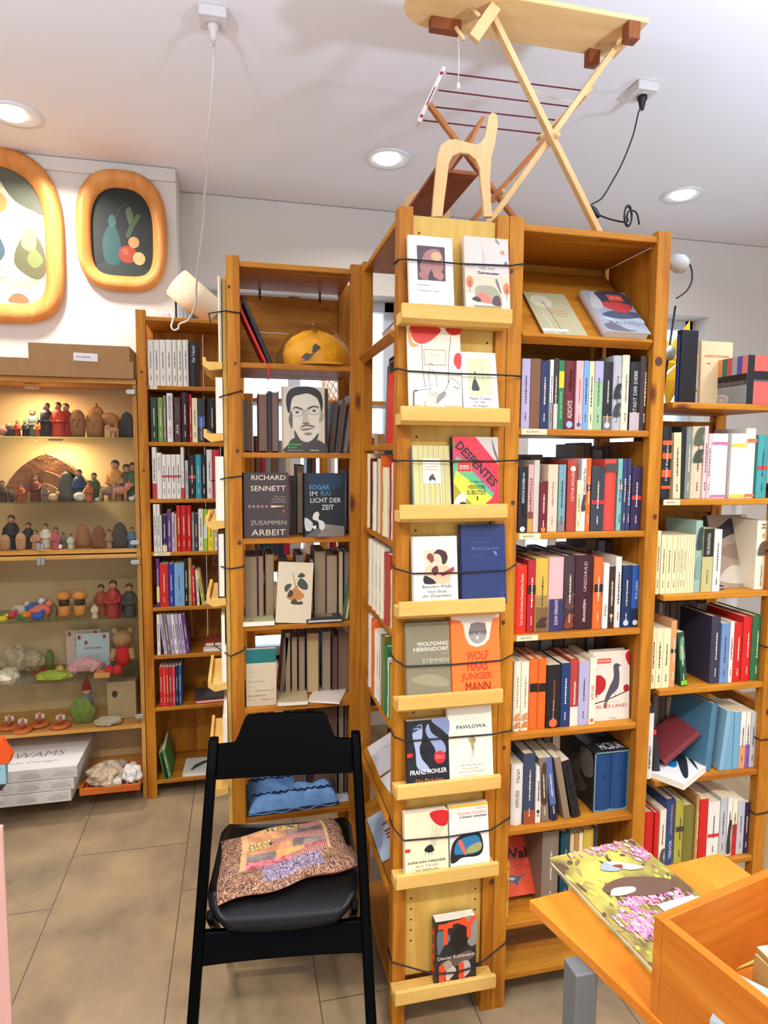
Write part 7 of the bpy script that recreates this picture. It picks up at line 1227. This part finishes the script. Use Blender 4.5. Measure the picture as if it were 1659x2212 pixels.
ck = thing('pendulum_rod', 'thin black rod with a round metal disc beside the yellow star', 'rod', (onY(1440, 850, 1.88).x, 1.88, ZE+.0006)); p1 = onY(1459, 661, 1.88); p0 = onY(1434, 835, 1.88); c_ = ck.location
p0 = p0+(p0-p1)*((p0.z-.0-ZE)/(p1.z-p0.z)); MB().tube([p0-c_, p1-c_], .0035, mat('black'), 8).build('rod', ck); q = onY(1445, 762, 1.865)-c_; MB().lathe([(.001,-.003),(.024,-.003),(.026,0),(.024,.003),(.001,.003)], mat((150,146,140), .3, metal=.7), 22, TR(*q) @ RX(math.pi/2)).build('disc', ck)
MB().box(-.03,.03,-.03,.03,-1.788,.002).build('stand_post', ck, mat('charcoal')) if False else MB().box(p0.x-c_.x-.02,p0.x-c_.x+.02,-.02,.02,0,.010).build('foot', ck, mat('charcoal'))
# shelf labels
def slabel(lb, px0, px1, py, Y, z):
    a = onY(px0, py, Y).x; b = onY(px1, py, Y).x; o = MB().box(-(b-a)/2, (b-a)/2, -.0012, 0, -.0165, -.0005).build('shelf_label', None, mat((226,214,180), .6)); o.location = ((a+b)/2, Y, z)
    P_ = Print((-(b-a)/2, -.0012, -.0165), (1,0,0), (0,0,1), b-a, .016); P_.text('BELLETRISTIK', .45, .5, .5, .32, (80,70,56)); P_.build(o); tag(o, lb, 'label', 'paper labels on the shelf edges')
slabel('cream paper label on the second shelf edge of the tall bookcase', 1126, 1181, 935, 1.6335, 1.704); slabel('cream paper label on the third shelf edge of the tall bookcase', 1121, 1167, 1158, 1.6335, 1.414); slabel('cream paper label on the fourth shelf edge of the tall bookcase', 1116, 1162, 1378, 1.6335, 1.124)
slabel('cream paper label on the second shelf edge of the low bookcase', 1433, 1469, 1082, 1.6335, 1.505); slabel('cream paper label on the top shelf edge of the wall bookcase', 324, 339, 830, YA+.0035, 1.932); slabel('cream paper label on the fourth shelf edge of the wall bookcase', 333, 368, 1194, YA+.0035, 1.176)
# window-side bookcase seen through the open shelves
bw = bookcase('dark pine bookcase at the window, seen through the shelves behind the chair', .03, .86, 3.18, 3.46, 1.92, [1.90, 1.50, 1.12, .74, .30], side_rungs=(.05,)); 
board(bw, 'middle_post', .40, .435, 3.19, 3.23, 0, 1.92, PINE('z')); board(bw, 'cross_brace', .06, .83, 3.42, 3.43, 1.0, 1.08, PINE('x'))
WB = []
rd = random.Random(12)
for zi, z in enumerate((1.50, 1.12, .74, .30)):
    x = .075
    while x < .80:
        w_ = rd.uniform(.018, .045)
        if (zi < 3 and (.24 < x < .33 or .47 < x < .60)) or .385-w_ < x < .437: x += .02; continue
        c = rd.choice(['crimson','charcoal','white','beige','navy','tan','petrol','grey','brown']); o = book(c, w_-.001, .15, rd.uniform(.17,.24), True); o.location = (x+w_/2, 3.23, z+.0008); x += w_
        WB.append(o)
lt = thing('lattice_basket', 'pale woven lattice basket on the window-side bookcase', 'basket', (onY(728, 850, 3.3).x, 3.3, 1.9005)); mb = MB(); R0, R1_, hb = .055, .085, .13
for k in range(14):
    for s in (-1, 1): mb.tube([((R0+(R1_-R0)*t)*math.cos(.4488*k+s*1.2*t), (R0+(R1_-R0)*t)*math.sin(.4488*k+s*1.2*t), .003+hb*t) for t in [i/6 for i in range(7)]], .0035, None, 5)
mb.build('woven_sides', lt, mat((230,206,170), .8)); MB().lathe([(.01,0),(.058,0),(.058,.006),(.01,.006)], mat((230,206,170), .8), 20).build('basket_base', lt)
for z in (.13,): MB().tube([(R1_*math.cos(6.2832*i/24), R1_*math.sin(6.2832*i/24), z) for i in range(25)], .004, mat((230,206,170), .8), 6).build('rim', lt)
# items behind the low bookcase by the second window
wt = thing('window_table', 'white table with books standing at the second window', 'table', (2.35, 3.35, 0)); MB().box(-.55,.55,-.2,.2,1.36,1.39).build('table_top', wt, mat('white'))
for x in (-.5,.5):
    for y in (-.17,.17): MB().box(x-.02,x+.02,y-.02,y+.02,0,1.36).build('leg', wt, mat('white'))
x = 1.88
for k in range(9):
    w_ = (.03,.05,.025,.06,.04,.03,.05,.035,.04)[k]; c = ('white','navy','teal','tan','pale blue','white','rust','light blue','grey')[k]; o = book(c, w_-.001, .15, .2+.02*(k % 3), True); o.location = (x+w_/2, 3.25, 1.3905); x += w_+.004
    ROWS.append((o, '%s book standing on the white table at the second window' % c, 'books on the window table', '%s book' % c, 'white table at the second window'))
# ================================================================== the far and hidden books as one mass
def merge(objs, name, label):
    bpy.context.view_layer.update(); mb = MB()
    for o in objs:
        for q in [o]+list(o.children):
            M = o.matrix_world if q is o else o.matrix_world @ q.matrix_local; me = q.data
            if not me.materials: continue
            for i, m in enumerate(me.materials):
                mb.mi(m)
            off = len(mb.v); mb.v += [tuple(M @ v.co) for v in me.vertices]
            for p in me.polygons: mb.f.append(tuple(off+k for k in p.vertices)); mb.m.append(mb.mi(me.materials[min(p.material_index, len(me.materials)-1)])); mb.sm.append(False)
    for o in objs:
        for q in list(o.children): bpy.data.objects.remove(q)
        bpy.data.objects.remove(o)
    return tag(mb.build(name, None), label, 'books', None, 'stuff')
merge(WB+WBK+WBK2, 'background_books', 'dark fore-edges of books behind the novels and at the window')
# ================================================================== labels that single out one book
ORD = ['first','second','third','fourth','fifth','sixth','seventh','eighth','ninth','tenth','eleventh','twelfth','thirteenth','fourteenth']
NUM = ['none','one','two','three','four','five','six','seven','eight','nine','ten','eleven','twelve']
from collections import Counter, defaultdict
byl = defaultdict(list)
for r_ in ROWS: byl[r_[1]].append(r_)
for lb, rs in byl.items():
    if len(rs) == 1: tag(rs[0][0], lb, 'book', rs[0][2]); continue
    for i, r_ in enumerate(rs):
        short = (r_[3] or 'dark fore-edge book behind the novels')
        t_ = '%s, %s of %s alike, %s' % (short, ORD[i], NUM[len(rs)], r_[4])
        if len(t_.split()) > 16: t_ = '%s, %s alike one, %s' % (short.replace('seen fore-edge on', 'fore-edge on'), ORD[i], r_[4])
        tag(r_[0], t_, 'book', r_[2])
for o in list(bpy.data.objects):
    if '_dims' in o: del o['_dims']
